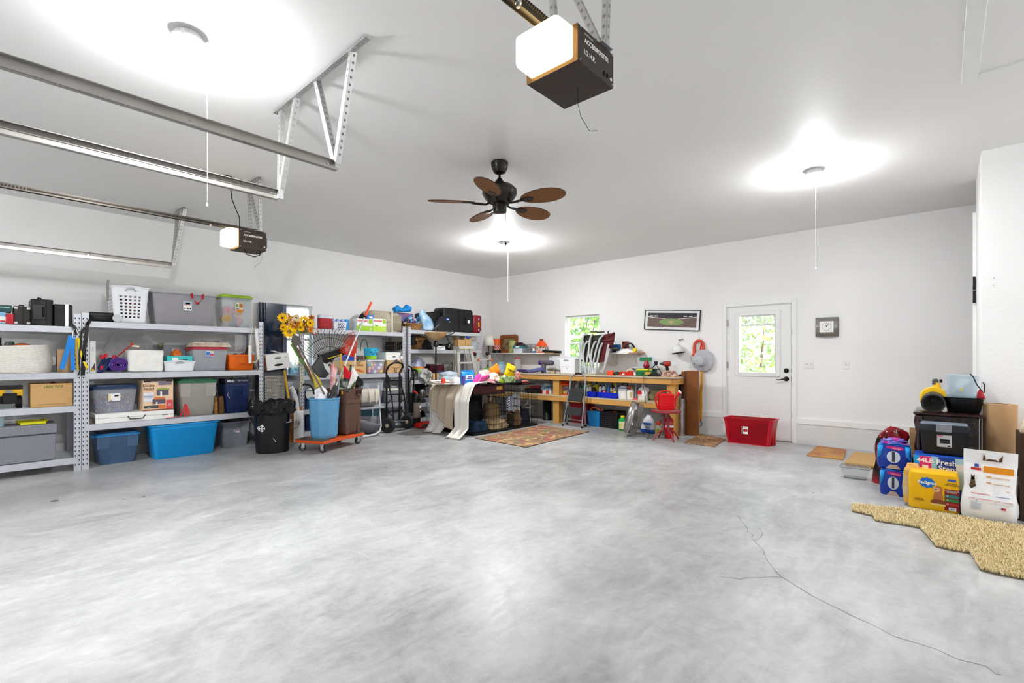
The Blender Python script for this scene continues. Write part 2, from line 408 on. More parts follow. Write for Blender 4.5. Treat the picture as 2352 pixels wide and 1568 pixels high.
HNG = mat('#9a9384', .35, .8)
for z in (.25, 1.12, 1.78): MB().bx(-.012, .004, y1 - .022, y1 - .002, z - .05, z + .05).build('hinge', HNG, dr, bevel=.002)
b = MB(); b.bx(-.003, .01, y0 + .001, y0 + .013, 1.02, 1.075); b.bx(-.003, .01, y0 + .001, y0 + .013, .895, .96); b.build('strike_plate', HNG, dr)
structure(MB().bx(-.01, .15, y0, y1, 0, .011).build('trim_threshold', mat('#8a7a68', .5, .3)))
# things outside the panes: ground and greenery
structure(MB().bx(-30, 30, -30, 30, -.5, -.2).build('ground', mat('#7f8b58', .9, h2='#9a9b70', scale=2)))
def foliage(name, label, cx, cy, cz, rx, ry, rz, n, cols, seed, leaf=.09):
    rnd = random.Random(seed); b = MB()
    for _ in range(n):
        while True:
            p = Vector((rnd.uniform(-1, 1), rnd.uniform(-1, 1), rnd.uniform(-1, 1)))
            if .45 < p.length < 1: break
        q = Vector((cx + p.x * rx, cy + p.y * ry, cz + p.z * rz)); s = leaf * rnd.uniform(.5, 1.3)
        u = Vector((rnd.uniform(-1, 1), rnd.uniform(-1, 1), rnd.uniform(-1, 1))).normalized(); w = u.cross(Vector((rnd.uniform(-1, 1), .3, rnd.uniform(-1, 1)))).normalized()
        b.add([q - u * s, q - w * s * .5, q + u * s, q + w * s * .5], [(0, 1, 2, 3)], rnd.randrange(len(cols)))
    t = thing(name, label, 'shrub', (0, 0, 0)); b.build('foliage', cols, t)
    b = MB()
    for k in range(5):
        a = k * 1.3; b.tube([(cx, cy, -.2), (cx + .3 * rx * math.cos(a), cy + .3 * ry * math.sin(a), cz * .5), (cx + .7 * rx * math.cos(a), cy + .7 * ry * math.sin(a), cz + .5 * rz)], [.05, .035, .01], 5)
    b.build('stem', mat('#6b543c', .8), t); return t
LV = [mat('#a9c950', .5), mat('#7fae3a', .5), mat('#d6e48a', .5), mat('#5f8f30', .5)]
LV2 = [mat('#b7c860', .5), mat('#8fa848', .5), mat('#dfe2a0', .5), mat('#8fb06a', .5), mat('#c9d6c0', .5)]
foliage('leafy_vine', 'broad-leaved green vine growing outside the window above the workbench', 1.9, -1.0, 1.7, 1.0, 2.2, 1.9, 4200, LV, 3, .10)
foliage('evergreen_shrub', 'feathery yellow-green shrub filling the view through the entry door glass', 2.6, -4.9, 1.4, 1.3, 1.9, 1.5, 6500, LV2, 5, .06)
foliage('bare_shrub', 'pale twiggy shrub behind the sunlit left window', -3.0, 3.2, 1.2, 1.5, .9, 1.2, 900, [mat('#cfc6cc', .5), mat('#bfc9b0', .5)], 8, .05)
# ================================================================ OVERHEAD
GLOW=mat('#ffffff',.5,emit=14.0);HOUSE=mat('#e6e6e6',.5)
def ceiling_lamp(i,x,y,label,chain):
    t=thing('ceiling_lamp',label,'ceiling light',(x,y,ZC),group='pull-chain lamps on the ceiling')
    MB().lathe([(.06,-.035),(.065,-.01),(.055,0)],n=20).build('base',HOUSE,t)
    MB().lathe([(.078,-.052),(.084,-.045),(.080,-.033)],n=24).build('collar',HOUSE,t)
    MB().lathe([(.01,-.118),(.035,-.115),(.062,-.102),(.078,-.080),(.080,-.052)],n=26).build('bulb',GLOW,t)
    for k in range(3):
        a=i*.5+k*2*PI/3;MB().box(.088*math.cos(a),.088*math.sin(a),-.06,.012,.012,.03).build('clip',HOUSE,t)
    if chain:
        b=MB();z=-.04;b.tube([(.095,0,-.02),(.095,0,-chain)],.0013,5)
        for k in range(int(chain/.05)): b.sph((.095,0,-.06-k*.05),.0027,6)
        b.lathe([(.002,-.02),(.006,-.016),(.005,0),(.001,.004)],.095,0,8,z0=-chain);b.build('pull_chain',mat('#f4f4f2',.4),t)
    a=add_light('lamp_down','AREA',(x,y,ZC-.135),LAMP_W*(.7 if i== 2 else 1.5 if i== 0 else 1),(.968,.985,1));a.data.shape='DISK';a.data.size=.24
    add_light('lamp_round','POINT',(x,y,ZC-.145),LAMP_UP*(.62 if i== 2 else 1.0 if i== 0 else 2.1 if i== 3 else 1.15 if i== 1 else .65 if i== 4 else .9),(.968,.985,1),.07)
ceiling_lamp(0,-7.11,-4.62,'glaring white pull-chain lamp behind the near door tracks, upper left',.93)
ceiling_lamp(1,-2.37,-2.62,'glaring pull-chain lamp beyond the ceiling fan, nearest the far corner',.90)
ceiling_lamp(2,-2.49,-6.83,'glaring pull-chain lamp in front of the entry door wall',.93)
for k,(x,y) in enumerate(LAMPS[3:]): ceiling_lamp(3+k,x,y,('unseen added pull-chain lamp above the rack cut off at the left','unseen added pull-chain lamp in the middle of the garage behind the viewpoint','unseen added pull-chain lamp behind the white block at the right')[k],.9)  # unseen lamps added as fill light

# ceiling fan
FX,FY=-4.66,-4.70
t=thing('ceiling_fan','dark bronze ceiling fan with five brown woven oval blades','ceiling fan',(FX,FY,ZC))
FB=mat('#1f1c19',.38,.5,coat=.2)
MB().lathe([(.025,-.115),(.055,-.10),(.075,-.055),(.08,-.012),(.07,0)],n=28).build('canopy',FB,t)
MB().lathe([(.012,-.20),(.012,-.10)],n=12).build('downrod',FB,t)
MB().lathe([(.05,-.39),(.10,-.38),(.135,-.345),(.162,-.30),(.160,-.26),(.125,-.225),(.06,-.205),(.03,-.17),(.018,-.15)],n=32).build('motor_housing',FB,t)
MB().lathe([(.045,-.475),(.062,-.468),(.066,-.40),(.06,-.385)],n=24).build('switch_housing',FB,t)
WOV=mat('#8a5a30',.7,h2='#5e3a1c',tex='check',scale=160,bump=.25)
for k in range(5):
    a=R(-152+72*k+3)
    M=Matrix.Rotation(a,4,'Z') @ Matrix.Translation((0,0,-.385)) @ Matrix.Rotation(R(-13),4,'X')
    b=MB();n=26;top=[];
    for i in range(n):
        u=2*PI*i/n;x=.44+.215*math.cos(u);wv=.104*(1+.12*math.cos(u));top.append((x,wv*math.sin(u)))
    b.prism(top,-.004,.004,'z');b.xf(M);bl=b.build('blade',WOV,t)
    e=MB();e.tube([M @ Vector((p[0],p[1],0)) for p in top],.005,5,closed=True);e.build('blade_edge',mat('#4a2d17',.6),bl)
    ir=MB();ir.tube([M @ Vector(p) for p in ((.075,0,.01),(.13,.0,-.012),(.20,0,-.008),(.25,0,-.006))],[.012,.010,.012,.01],8)
    ir.prism([(.225+.055*math.cos(q*PI/8),.038*math.sin(q*PI/8)) for q in range(16)],-.009,-.004,'z');ir2=MB();
    pl=MB();pl.prism([(.29+.06*math.cos(q*PI/8),.036*math.sin(q*PI/8)) for q in range(16)],-.010,-.004,'z');pl.xf(M)
    arm=MB();arm.tube([M @ Vector(p) for p in ((.07,0,.015),(.13,0,-.014),(.19,0,-.010),(.26,0,-.007))],[.012,.010,.012,.009],8);arm.v+= pl.v;off=len(arm.v)-len(pl.v);arm.f+= [tuple(i+off for i in f) for f in pl.f];arm.m+= pl.m
    arm.build('blade_iron',FB,t)
b=MB();b.tube([(.05,-.03,-.46),(.05,-.03,-.74)],.0016,5);b.lathe([(.002,-.035),(.011,-.022),(.009,-.008),(.002,0)],.05,-.03,10,z0=-.74);b.build('pull_chain',mat('#3a3128',.4,.5),t)

# garage door tracks and their hangers
def track(name,label,x_end,y,z,flip,length=6.0):
    t=thing(name,label,'door track',(x_end,y,z),group='steel door tracks hung from the ceiling')
    L0=-length;b=MB();s=flip
    # C channel: vertical web, two flanges, returned lips
    b.bx(L0,0,-.0015,.0015,-.028,.028);b.bx(L0,0,min(0,s*.03),max(0,s*.03),.026,.029);b.bx(L0,0,min(0,s*.032),max(0,s*.032),-.030,-.027);b.bx(L0,0,s*.03-.0015,s*.03+.0015,-.030,-.014)
    b.build('channel',mat('#b9b6b1',.32,.85,var=.12,scale=6),t)
    c=MB();c.bx(L0,0,-.034,-.001,.029,.033) if s>0 else c.bx(L0,0,.001,.034,.029,.033);c.bx(L0,0,-s*.0045-.0015,-s*.0045+.0015,.0,.034);c.build('angle_stiffener',mat('#8f8b86',.4,.8),t)
    for k in range(8): d=MB();d.cyl((-.05-k*.72,-.007,.004),(-.05-k*.72,.007,.004),.008,n=8);d.build('track_bolt',CHROME,t)
    return t
X1=-6.47
track('door_track','long galvanised door track nearest the viewpoint, below the bright lamp',-6.40,-4.93,2.43,-1)
track('door_track','bright galvanised door track second from the viewpoint, ending at the tall bracket',-6.42,-4.12,2.43,1)
track('door_track','lowest door track in view, running close along the left wall',-6.32,-.75,2.36,1)
def perforated(b,a,c,w=.034,pitch=.04,m=0,up=(1,0,0),holes=True):
    """Perforated angle iron as two strips with round dark holes set through the flange."""
    a=Vector(a);c=Vector(c);b.bar(a,c,w,.003,m,up)
    d=(c-a).normalized();u=Vector(up);sd=d.cross(u).normalized();u=sd.cross(d)
    off=sd*(w/2)+u*(w/2);b.bar(a+off,c+off,.003,w,m,up)
    n=int((c-a).length/pitch)
    for k in range(n):
        p=a+d*(pitch*(k+.5))
        for q,ax,sz in ((p,u,1),(p+off,sd,1)):
            e1=d;e2=sd if ax is u else u
            for sg in (-1,1):
                b.add([q+ax*(sg*.0022)+e1*(.0085*math.cos(i*PI/3))+e2*(.0075*math.sin(i*PI/3)) for i in range(6)],[(0,1,2,3,4,5)],m+1)
HOLE=mat('#8d8b88',.6)
PERF=[mat('#c4c4c3',.35,.8),HOLE]
t=thing('track_hanger','tall perforated angle-iron hanger holding both near door tracks','bracket',(0,0,0),group='angle-iron hangers')
b=MB();perforated(b,(-6.43,-5.36,ZC-.019),(-6.43,-4.10,ZC-.019),up=(0,0,1));b.build('ceiling_angle',PERF,t)
for a,c in (((-6.43,-5.17,3.04),(-6.42,-4.96,2.44)),((-6.43,-4.72,3.04),(-6.41,-4.93,2.44)),((-6.43,-4.17,3.04),(-6.43,-4.14,2.40)),((-6.43,-4.42,3.04),(-6.42,-4.12,2.42))):
    b=MB();perforated(b,a,c,up=(1,0,0));b.build('strut',PERF,t)
t=thing('track_hanger','perforated angle-iron hanger holding the door track by the left wall','bracket',(0,0,0),group='angle-iron hangers')
b=MB();perforated(b,(-6.24,-.95,ZC-.019),(-6.24,-.58,ZC-.019),up=(0,0,1));b.build('ceiling_angle',PERF,t)
for a,c in (((-6.24,-.92,3.04),(-6.33,-.80,2.36)),((-6.24,-.60,3.04),(-6.32,-.74,2.36))):
    b=MB();perforated(b,a,c,up=(1,0,0));b.build('strut',PERF,t)

# openers
OPB=mat('#3a3029',.45,.3,var=.08);BRN=mat('#3b312b',.4,.4)
LENS=mat('#ffe2a8',.4,emit=4.5)
def opener(label,x0,x1,yc,z0,z1,railz,ang_y,zt=.0):
    w=.25;t=thing('garage_door_opener',label,'garage door opener',((x0+x1)/2,yc,z0),group='garage door openers')
    L=x1-x0;h=z1-z0
    MB().bx(-L/2,L/2,-w/2,w/2,0,h).build('housing',OPB,t,bevel=.003)
    b=MB();b.bx(-L/2-.002,-L/2,-w/2,w/2,0,h);b.build('lamp_plate',mat('#6b4f2c',.4,.3),t)
    b=MB();b.loft([[(-L/2-q[0],x*q[1],y*q[2]+h*.55) for x,y in rrect(w*.84,h*.90,.012)] for q in ((.003,1,1),(.085,.97,.96),(.10,.92,.89))]);b.build('lens',LENS,t)
    # lettering on the side that faces the viewpoint
    text('ACCESSMASTER',.025,(.0,-w/2-.0008,h*.68),PAPER,t,bold=.0006,sx=.98)
    text('1/2 H.P.',.026,(-L*.20,-w/2-.0008,h*.36),PAPER,t,bold=.0005)
    text('CHAMBERLAIN',.009,(-L*.22,-w/2-.0008,h*.86),mat('#cfc9c2',.6),t)
    b=MB()
    for dx in (.055,.08): b.bx(dx-.004,dx+.004,-w/2-.003,-w/2,h*.17,h*.28)
    b.cyl((.108,-w/2-.002,h*.2),(.108,-w/2,h*.2),.007,n=10,m=1);b.build('control',[DARK,PAPER],t)
    b=MB()
    for sx in (-1,1):
        for zz in (.07,.93): b.cyl((sx*(L/2-.014),-w/2-.003,h*zz),(sx*(L/2-.014),-w/2,h*zz),.004,n=8)
    b.build('screw',CHROME,t)
    MB().bx(L/2,L/2+.03,-.06,.06,h*.25,h*.8).build('end_cover',BLACK,t,bevel=.004)
    # rail with its chain
    b=MB();rz=h+.018;b.bx(-3.9,.10,-.016,.016,rz,rz+.022);b.bx(-3.9,.10,-.018,-.015,rz-.012,rz+.026);b.bx(-3.9,.10,.015,.018,rz-.012,rz+.026)
    b.build('rail',mat('#5c564f',.38,.8),t)
    for s in (-.028,.028):
        b=MB();k=-3.8
        while k<-.02: b.bx(k,k+.009,s-.004,s+.004,rz+.003,rz+.014);k+= .0127 if k>-1.6 else .02
        b.build('chain',mat('#3e3a36',.4,.7),t)
    b=MB();b.cyl((-L/2-.22,-.02,rz-.03),(-L/2-.22,-.02,rz-.008),.008,n=8);b.cyl((-L/2-.22,-.02,rz-.016),(-L/2-.22,-.02,rz-.006),.013,n=6);b.build('rail_bolt',CHROME,t)
    # hanger to the ceiling
    g=MB();perforated(g,(.03,-.21,ZC-z0-.019),(.03,.21,ZC-z0-.019),up=(0,0,1));g.build('ceiling_angle',PERF,t)
    for a,c in (((.04,-.15,ZC-z0-.02),(.06,-.12,h+.01)),((.04,.15,ZC-z0-.02),(.06,.12,h+.01)),((.04,.13,ZC-z0-.02),(.06,-.10,h+.01))):
        g=MB();perforated(g,a,c,w=.024,up=(1,0,0));g.build('strut',PERF,t)
    MB().bx(.02,.10,-.14,.14,h,h+.004).build('mount_strap',GALV,t)
    return t,h,w
t,h,w=opener('large dark garage door opener with glowing lamp at the top of the view',-6.39,-6.13,-6.62,2.35,2.49,0,0)
MB().tube([(.02,-.02,0),(.022,-.022,-.07),(.03,-.03,-.12),(.055,-.05,-.17),(.06,-.055,-.178),(.09,-.07,-.170)],.0012,5).build('antenna_wire',BLACK,t)
t,h,w=opener('far garage door opener with glowing lamp above the plastic bins',-6.17,-5.91,-2.45,2.33,2.52,0,0)
MB().tube([(-.10,-.05,h),(-.10,-.05,h+.12),(-.13,-.04,h+.2),(-.16,-.02,h+.3),(-.17,0,h+.45),(-.18,.02,ZC-2.33)],.005,6).build('power_cord',BLACK,t)
MB().tube([(-.06,-.05,.0),(-.05,-.08,-.05),(.02,-.10,-.07),(.08,-.08,-.04),(.10,-.05,0)],.005,6).build('cord_loop',BLACK,t)
MB().tube([(.11,-.05,0),(.115,-.06,-.06),(.09,-.07,-.11),(.03,-.08,-.17)],.0012,5).build('antenna_wire',BLACK,t)
MB().bx(-.21,-.16,-.02,.05,ZC-2.33-.05,ZC-2.33).build('plug',BLACK,t,bevel=.004)
# two small black sensors on the block edge and hooks in its face
for k,(a,c) in enumerate(((636,665),(667,696))):
    z1=P(2243,a,x=-1.1).z;z0=P(2243,c,x=-1.1).z
    tt=thing('door_control',('upper' if k== 0 else 'lower')+' small black control box on the white corner edge at right','switch',(-1.12,-8.005,z0),group='door controls')
    MB().bx(-.02,.02,0,.022,0,z1-z0).build('body',BLACK,tt,bevel=.003);MB().bx(-.012,.012,.022,.026,.25*(z1-z0),.8*(z1-z0)).build('button',WHITE,tt)
for (px,py,L,lb) in ((2283,639,.16,'longer thin nail with a slanting shadow high on the right block'),(2281,656,.05,'short nail just below the longer one on the right block')):
    p=P(px,py,x=-1.99);o=MB().tube([(0,0,0),(-.02,0,.003)],.002,6).build('nail',DARK);o.location=p;tag(o,lb,'nail')
# ================================================================ BUILDERS FOR STORED GOODS
# every builder works in the thing's own frame: width along x centred on 0, front plane at y=0, depth along +y, foot at z=0
def at(s,name,label,cat,group=None,dz=0.0,turn=0.0): return thing(name,label,cat,s.loc+Vector((0,0,dz)),s.rz+R(turn),group)
def hollow(b,cy,prof,r,th=.004,m=0,n=3):
    """An open-topped rounded vessel: outside, rim, inside, floor."""
    rings=[[(x,y,z) for x,y in rrect(w,d,r,n,0,cy)] for z,w,d in prof]
    rings+= [[(x,y,z) for x,y in rrect(w-2*th,d-2*th,max(r-th,.002),n,0,cy)] for z,w,d in reversed(prof[:])]
    rings[-1]=[(x,y,prof[0][0]+th) for x,y,z in rings[-1]]
    return b.loft(rings,m)
def tote(t,w,d,h,body,lid=None,taper=.84,r=.03,panels=True,lidh=.035,clearb=False,rimc=None,latch=None,bands=0):
    cy=d/2;hb=h-(lidh*.55 if lid else 0);W1,D1=w*.955,d*.93
    b=MB()
    f=lambda q: taper+(1-taper)*q
    if lid and not clearb:
        b.rbox(0,cy,[(0,W1*taper*.97,D1*taper*.97),(.008,W1*taper,D1*taper),(hb*.72,W1*f(.72),D1*f(.72)),(hb*.73,W1*f(.8),D1*f(.8)),(hb,W1,D1)] if panels else [(0,W1*taper*.97,D1*taper*.97),(.008,W1*taper,D1*taper),(hb,W1,D1)],r)
    else:
        pr=[(0,W1*taper*.97,D1*taper*.97),(.008,W1*taper,D1*taper),(hb*.82,W1*f(.82),D1*f(.82))]
        for k in range(bands): pr+= [(hb*(.83+.06*k),W1*f(.83)*(1.012+.012*k),D1*f(.83)*(1.012+.012*k))]
        pr+= [(hb,W1,D1)]
        if not lid: pr[-1:]=[(hb-.02,W1,D1),(hb-.018,w,d),(hb,w,d)]
        hollow(b,cy,pr,r)
    if panels and not clearb:   # raised pads either side of the centre panel, stepping over the taper
        for sx in (-1,1):
            xa,xb=sx*W1*.20,sx*W1*.455;z0,z1=hb*.55,hb-.004
            y0=cy-D1*f(.55)/2;y1=cy-D1/2
            b.loft([[(min(xa,xb),y0-.004,z0),(max(xa,xb),y0-.004,z0),(max(xa,xb),y0+.03,z0),(min(xa,xb),y0+.03,z0)],[(min(xa,xb),y1-.008,z1),(max(xa,xb),y1-.008,z1),(max(xa,xb),y1+.03,z1),(min(xa,xb),y1+.03,z1)]])
            x=sx*W1*taper*.30;yb=cy-D1*taper/2;b.loft([[(x-.003,yb-.003,.02),(x+.003,yb-.003,.02),(x+.003,yb+.02,.02),(x-.003,yb+.02,.02)],[(x-.003,y0-.003,z0),(x+.003,y0-.003,z0),(x+.003,y0+.02,z0),(x-.003,y0+.02,z0)]])
    bo=b.build('body',body,t)
    if lid:
        z=h-lidh;l=MB().rbox(0,cy,[(z,w*.985,d*.985),(z,w,d),(z+lidh*.55,w,d),(z+lidh*.6,w*.97,d*.96),(z+lidh*.6,w*.90,d*.88),(h,w*.885,d*.86)],r+.006);l.build('lid',lid,t)
        for sx in (-1,1):
            MB().box(sx*w*.47,cy,z-.018,w*.08,d*.34,.03).build('lid_grip' if not latch else 'latch',latch or lid,t,bevel=.004)
    return bo
def front_label(t,w,d,h,x,z,lw,lh,base,marks,tilt=0.0,y=None):
    """A printed label on the front, with its coloured marks as one print mesh."""
    yy=0 if y is None else y
    lb=MB().bx(x-lw/2,x+lw/2,yy-.0025,yy-.001,z-lh/2,z+lh/2).build('label',base,t)
    b=MB();mm=[]
    for (c,u0,u1,v0,v1) in marks:
        if c not in mm: mm.append(c)
        b.bx(x-lw/2+u0*lw,x-lw/2+u1*lw,yy-.0034,yy-.0025,z-lh/2+v0*lh,z-lh/2+v1*lh,mm.index(c))
    if marks: b.build('label_print',mm,lb)
    return lb
def carton(t,w,d,h,m,open_top=False,flap=None,side=None,tape=False):
    b=MB()
    if open_top:
        hollow(b,d/2,[(0,w,d),(h,w,d)],.001,.004,n=1)
    else: b.bx(-w/2,w/2,0,d,0,h)
    o=b.build('body',m,t,bevel=0 if open_top else .002)
    if tape: MB().bx(-w*.08,w*.08,-.001,d+.001,h-.01,h+.001).build('tape',mat('#a88a5c',.3),t)
    if flap:
        for (x0,ang) in flap:
            M=Matrix.Translation((x0,d/2,h)) @ Matrix.Rotation(R(ang),4,'Y');MB().box(0,0,0,.004,d*.98,w*.42,M=M).build('flap',m,t)
    return o
def bottle(t,w,h,body,cap,shape='round',lab=None,d=None,capr=.35,handle=False,cy=None,trigger=False):
    d=d or w;cy=d/2 if cy is None else cy;b=MB();r=w/2
    if shape== 'round': b.lathe([(r*.9,0),(r,.01),(r,h*.62),(r*.85,h*.72),(r*capr,h*.85),(r*capr,h*.88)],0,cy,18)
    else: b.rbox(0,cy,[(0,w*.94,d*.94),(.01,w,d),(h*.66,w,d),(h*.76,w*.86,d*.86),(h*.84,w*capr*1.2,w*capr*1.2),(h*.88,w*capr,w*capr)],min(w,d)*.28)
    if handle: b.tube([(w*.30,cy,h*.80),(w*.52,cy,h*.74),(w*.56,cy,h*.6),(w*.46,cy,h*.48)],w*.075,7)
    b.build('body',body,t)
    MB().lathe([(r*capr*1.12,h*.86),(r*capr*1.15,h*.98),(r*capr,h)],0,cy,14).build('cap',cap,t)
    if trigger:
        k=MB();k.bx(-.012,.012,cy-.045,cy+.02,h*.98,h*1.08);k.bx(-.006,.006,cy-.04,cy-.03,h*.88,h*.98);k.build('trigger',cap,t,bevel=.003)
    if lab: MB().rbox(0,cy,[(h*.15,w*1.01,d*1.01),(h*.55,w*1.01,d*1.01)],min(w,d)*.28) .build('label',lab,t) if shape != 'round' else MB().lathe([(r*1.01,h*.15),(r*1.01,h*.55)],0,cy,18).build('label',lab,t)
def flakes(name,label,cat,loc,rz,w,d,h,cols,n,size,seed=1,parent=None):
    rnd=random.Random(seed);b=MB()
    for _ in range(n):
        q=Vector((rnd.uniform(-w/2,w/2),rnd.uniform(0,d),rnd.uniform(0,h)));s=size*rnd.uniform(.5,1.4)
        u=Vector((rnd.uniform(-1,1),rnd.uniform(-1,1),rnd.uniform(-1,1))).normalized();v=u.cross(Vector((rnd.uniform(-1,1),rnd.uniform(-1,1),1))).normalized()
        b.add([q-u*s,q+v*s*.6,q+u*s,q-v*s*.6+u.cross(v)*s*.4],[(0,1,2),(0,2,3),(0,1,3),(1,2,3)],rnd.randrange(len(cols)))
    o=b.build(name,cols);o.location=loc;o.rotation_euler=(0,0,rz);tag(o,label,cat,kind='stuff');return o
def crumple(name,label,cat,loc,rz,w,d,h,m,seed=1,amp=.18,nu=22,nv=12,top=.35,group=None,power=.6):
    """A soft lump (bag, cloth, wrap): a squashed, wrinkled dome standing on its base."""
    b=MB();rings=[]
    for j in range(nv+1):
        v=j/nv;ring=[]
        for i in range(nu):
            a=2*PI*i/nu;k=(1-v*(1-top)) if v<.8 else (1-.8*(1-top))*(1-(v-.8)/.2*.85)
            ca,sa=math.cos(a),math.sin(a);rr=(abs(ca)**4+abs(sa)**4)**-.25*k
            nz=mnoise.noise(Vector((ca*1.6+seed*7,sa*1.6,v*3.1)))*amp+mnoise.noise(Vector((ca*5+seed*3,sa*5,v*8)))*amp*.55
            ring.append((w/2*.86*ca*rr*(1+nz),d/2+d/2*.86*sa*rr*(1+nz),h*(v** power)*(1+(nz*.25 if v>.5 else 0))))
        rings.append(ring)
    b.loft(rings);o=b.build(name,m,ang=1.0);o.location=loc;o.rotation_euler=(0,0,rz);return tag(o,label,cat,group)

SLOT=mat('#26272b',.7)
def rack(label,x0,x1,yf,H,shelves,depth=.61,post=.06,group='steel storage racks along the left wall',low=True):
    t=thing('storage_rack',label,'shelf rack',(x0,yf,0),group=group);w=x1-x0
    for (px,fx) in ((0,1),(w-post,-1)):
        for (py,fy) in ((0,1),(depth-post,-1)):
            b=MB();yo=0 if fy>0 else post
            b.bx(px,px+post,py+yo-.001,py+yo+.001,0,H);xo=0 if fx>0 else post
            b.bx(px+xo-.001,px+xo+.001,py,py+post,0,H)
            z=.05
            while z<H-.03:
                if fy>0:
                    for s in (-1,1):
                        xx=px+post/2+s*.015
                        b.add([(xx-s*.0065,py-.0016,z+.022),(xx+s*.0065,py-.0016,z+.022),(xx+s*.0035,py-.0016,z-.002),(xx+s*.001,py-.0016,z+.002)],[(0,1,2,3)],1)
                z+= .05 if H>1.5 else .05
            b.build('upright',[SHELF,SLOT],t)
    for z in shelves:
        b=MB();bh=.068
        b.bx(post*.5,w-post*.5,-.004,.012,z-bh,z);b.bx(post*.5,w-post*.5,depth-.012,depth+.002,z-bh,z);b.bx(.006,.02,.02,depth-.02,z-bh,z);b.bx(w-.02,w-.006,.02,depth-.02,z-bh,z)
        s=b.build('shelf',SHELF,t,bevel=.002)
        g=MB();y=.03
        while y<depth-.02: g.bx(.02,w-.02,y-.0018,y+.0018,z-.006,z-.002);y+= .035
        for k in range(5): g.bx(.02+(w-.04)*(k+.5)/5-.002,.02+(w-.04)*(k+.5)/5+.002,.01,depth-.01,z-.010,z-.006)
        g.build('wire_deck',WIRE,s)
    return t
# ================================================================ RACKS ALONG THE LEFT WALL
YF=-.72
rack('silver steel rack cut off by the left edge of the view',-9.02,-7.145,YF,1.715,(.145,.71,1.073,1.572))
rack('silver steel rack of plastic bins beside the black trash can',-7.14,-5.245,YF,1.73,(.49,1.062,1.64))
rack('silver steel rack behind the rake and brooms',-4.70,-2.83,-.66,1.785,(.12,.45,.965,1.675))
rack('silver steel rack with suitcases on top, nearest the far corner',-2.77,-.93,-.66,1.785,(.12,.40,.825,1.383,1.735))

def case(t,w,d,h,m,r=.02,seam=None,handle='front',corners=None,band=None):
    MB().rbox(0,d/2,[(0,w*.97,d*.97),(.008,w,d),(h-.008,w,d),(h,w*.97,d*.97)],r).build('shell',m,t)
    if seam: MB().bx(-w/2-.002,w/2+.002,-.002,d+.002,h*seam-.004,h*seam+.004).build('seam',DARK,t)
    if handle== 'front':
        b=MB();b.tube([(-w*.05,0,h*.25),(-w*.05,-.02,h*.28),(-w*.05,-.02,h*.62),(-w*.05,0,h*.66)],.008,6);b.build('handle',DARK,t)
    if handle== 'top':
        b=MB();b.tube([(-w*.14,d*.4,h),(-w*.12,d*.4,h+.02),(w*.12,d*.4,h+.02),(w*.14,d*.4,h)],.007,6);b.build('handle',DARK,t)
    if handle== 'wide':
        b=MB();b.tube([(-w*.14,0,h*.55),(-w*.13,-.03,h*.3),(w*.02,-.035,h*.28),(w*.12,-.03,h*.35),(w*.13,0,h*.6)],.006,6);b.build('handle',DARK,t)
    if corners:
        for sx in (-1,1):
            for z in (.02,h-.02): MB().box(sx*(w/2-.014),.012,z-.012,.028,.03,.024).build('corner_cap',corners,t,bevel=.004)
    if band is not None: MB().bx(band-.012,band+.012,-.004,d+.003,-.0,h+.003).build('metal_band',CHROME,t)
# --- rack at the left edge, top shelf
zT=1.573
s=site('L',-22,13,716,zT,.66);t=at(s,'box','blue and white printed box at the left edge of the top shelf','box');carton(t,s.w,.2,s.h,mat('#7fb8dd',.5));front_label(t,0,0,0,.03,s.h*.4,s.w*.5,s.h*.5,PAPER,[(RED,.2,.9,.1,.35)])
s=site('L',-16,27,702,P(5,716,y=-.66).z+.001,.66);t=at(s,'box','dark teal flat box lying on the blue printed box','box');carton(t,s.w,.2,.07,mat('#1f4a4a',.5));MB().bx(-s.w*.45,s.w*.4,-.002,0,.045,.052).build('stripe',mat('#d0e8e8'),t)
s=site('L',13.5,31.5,720,zT,.68);t=at(s,'case','small red ribbed case between the blue box and dark suitcase','case')
MB().bx(-s.w/2,s.w/2,0,.16,0,s.h).build('shell',RED,t,bevel=.004)
for k in range(4): MB().bx(-s.w/2+s.w*(k+.3)/4,-s.w/2+s.w*(k+.6)/4,-.004,0,.006,s.h-.008).build('rib',RED,t)
s=site('L',32,70,703,zT,.67);t=at(s,'suitcase','old dark olive suitcase with white corner caps','suitcase');case(t,s.w,.42,s.h,mat('#3b3a37',.8,bump=.2,scale=60),.01,corners=mat('#d8d0c8',.5),handle='top');MB().bx(-s.w*.02,s.w*.1,-.002,0,0,s.h).build('strap',mat('#2f2e2c',.8),t)
s=site('L',71,123,687,zT,.70);t=at(s,'equipment_case','tall black moulded equipment case, tallest of the cases on the left','case');case(t,s.w,.40,s.h,BLACK,.03,handle=None)
MB().bx(-s.w*.42,s.w*.14,-.010,0,s.h*.22,s.h*.80).build('front_panel',mat('#1c1c20',.35),t,bevel=.006);b=MB();b.tube([(s.w*.04,-.012,s.h*.35),(s.w*.04,-.035,s.h*.37),(s.w*.04,-.035,s.h*.66),(s.w*.04,-.012,s.h*.68)],.009,6);b.build('handle',DARK,t);MB().tube([(-s.w*.2,.1,s.h),(-s.w*.15,.1,s.h+.02),(0,.1,s.h+.012)],.008,6).build('top_handle',DARK,t)
MB().bx(s.w*.16,s.w*.19,-.003,.38,.02,s.h-.02).build('seam',DARK,t)
s=site('L',124.5,167,699,zT,.69);t=at(s,'equipment_case','short black pebbled case with a bright metal band','case');case(t,s.w,.38,s.h,mat('#19191b',.5,bump=.3,scale=90),.012,handle=None,band=s.w*.18)
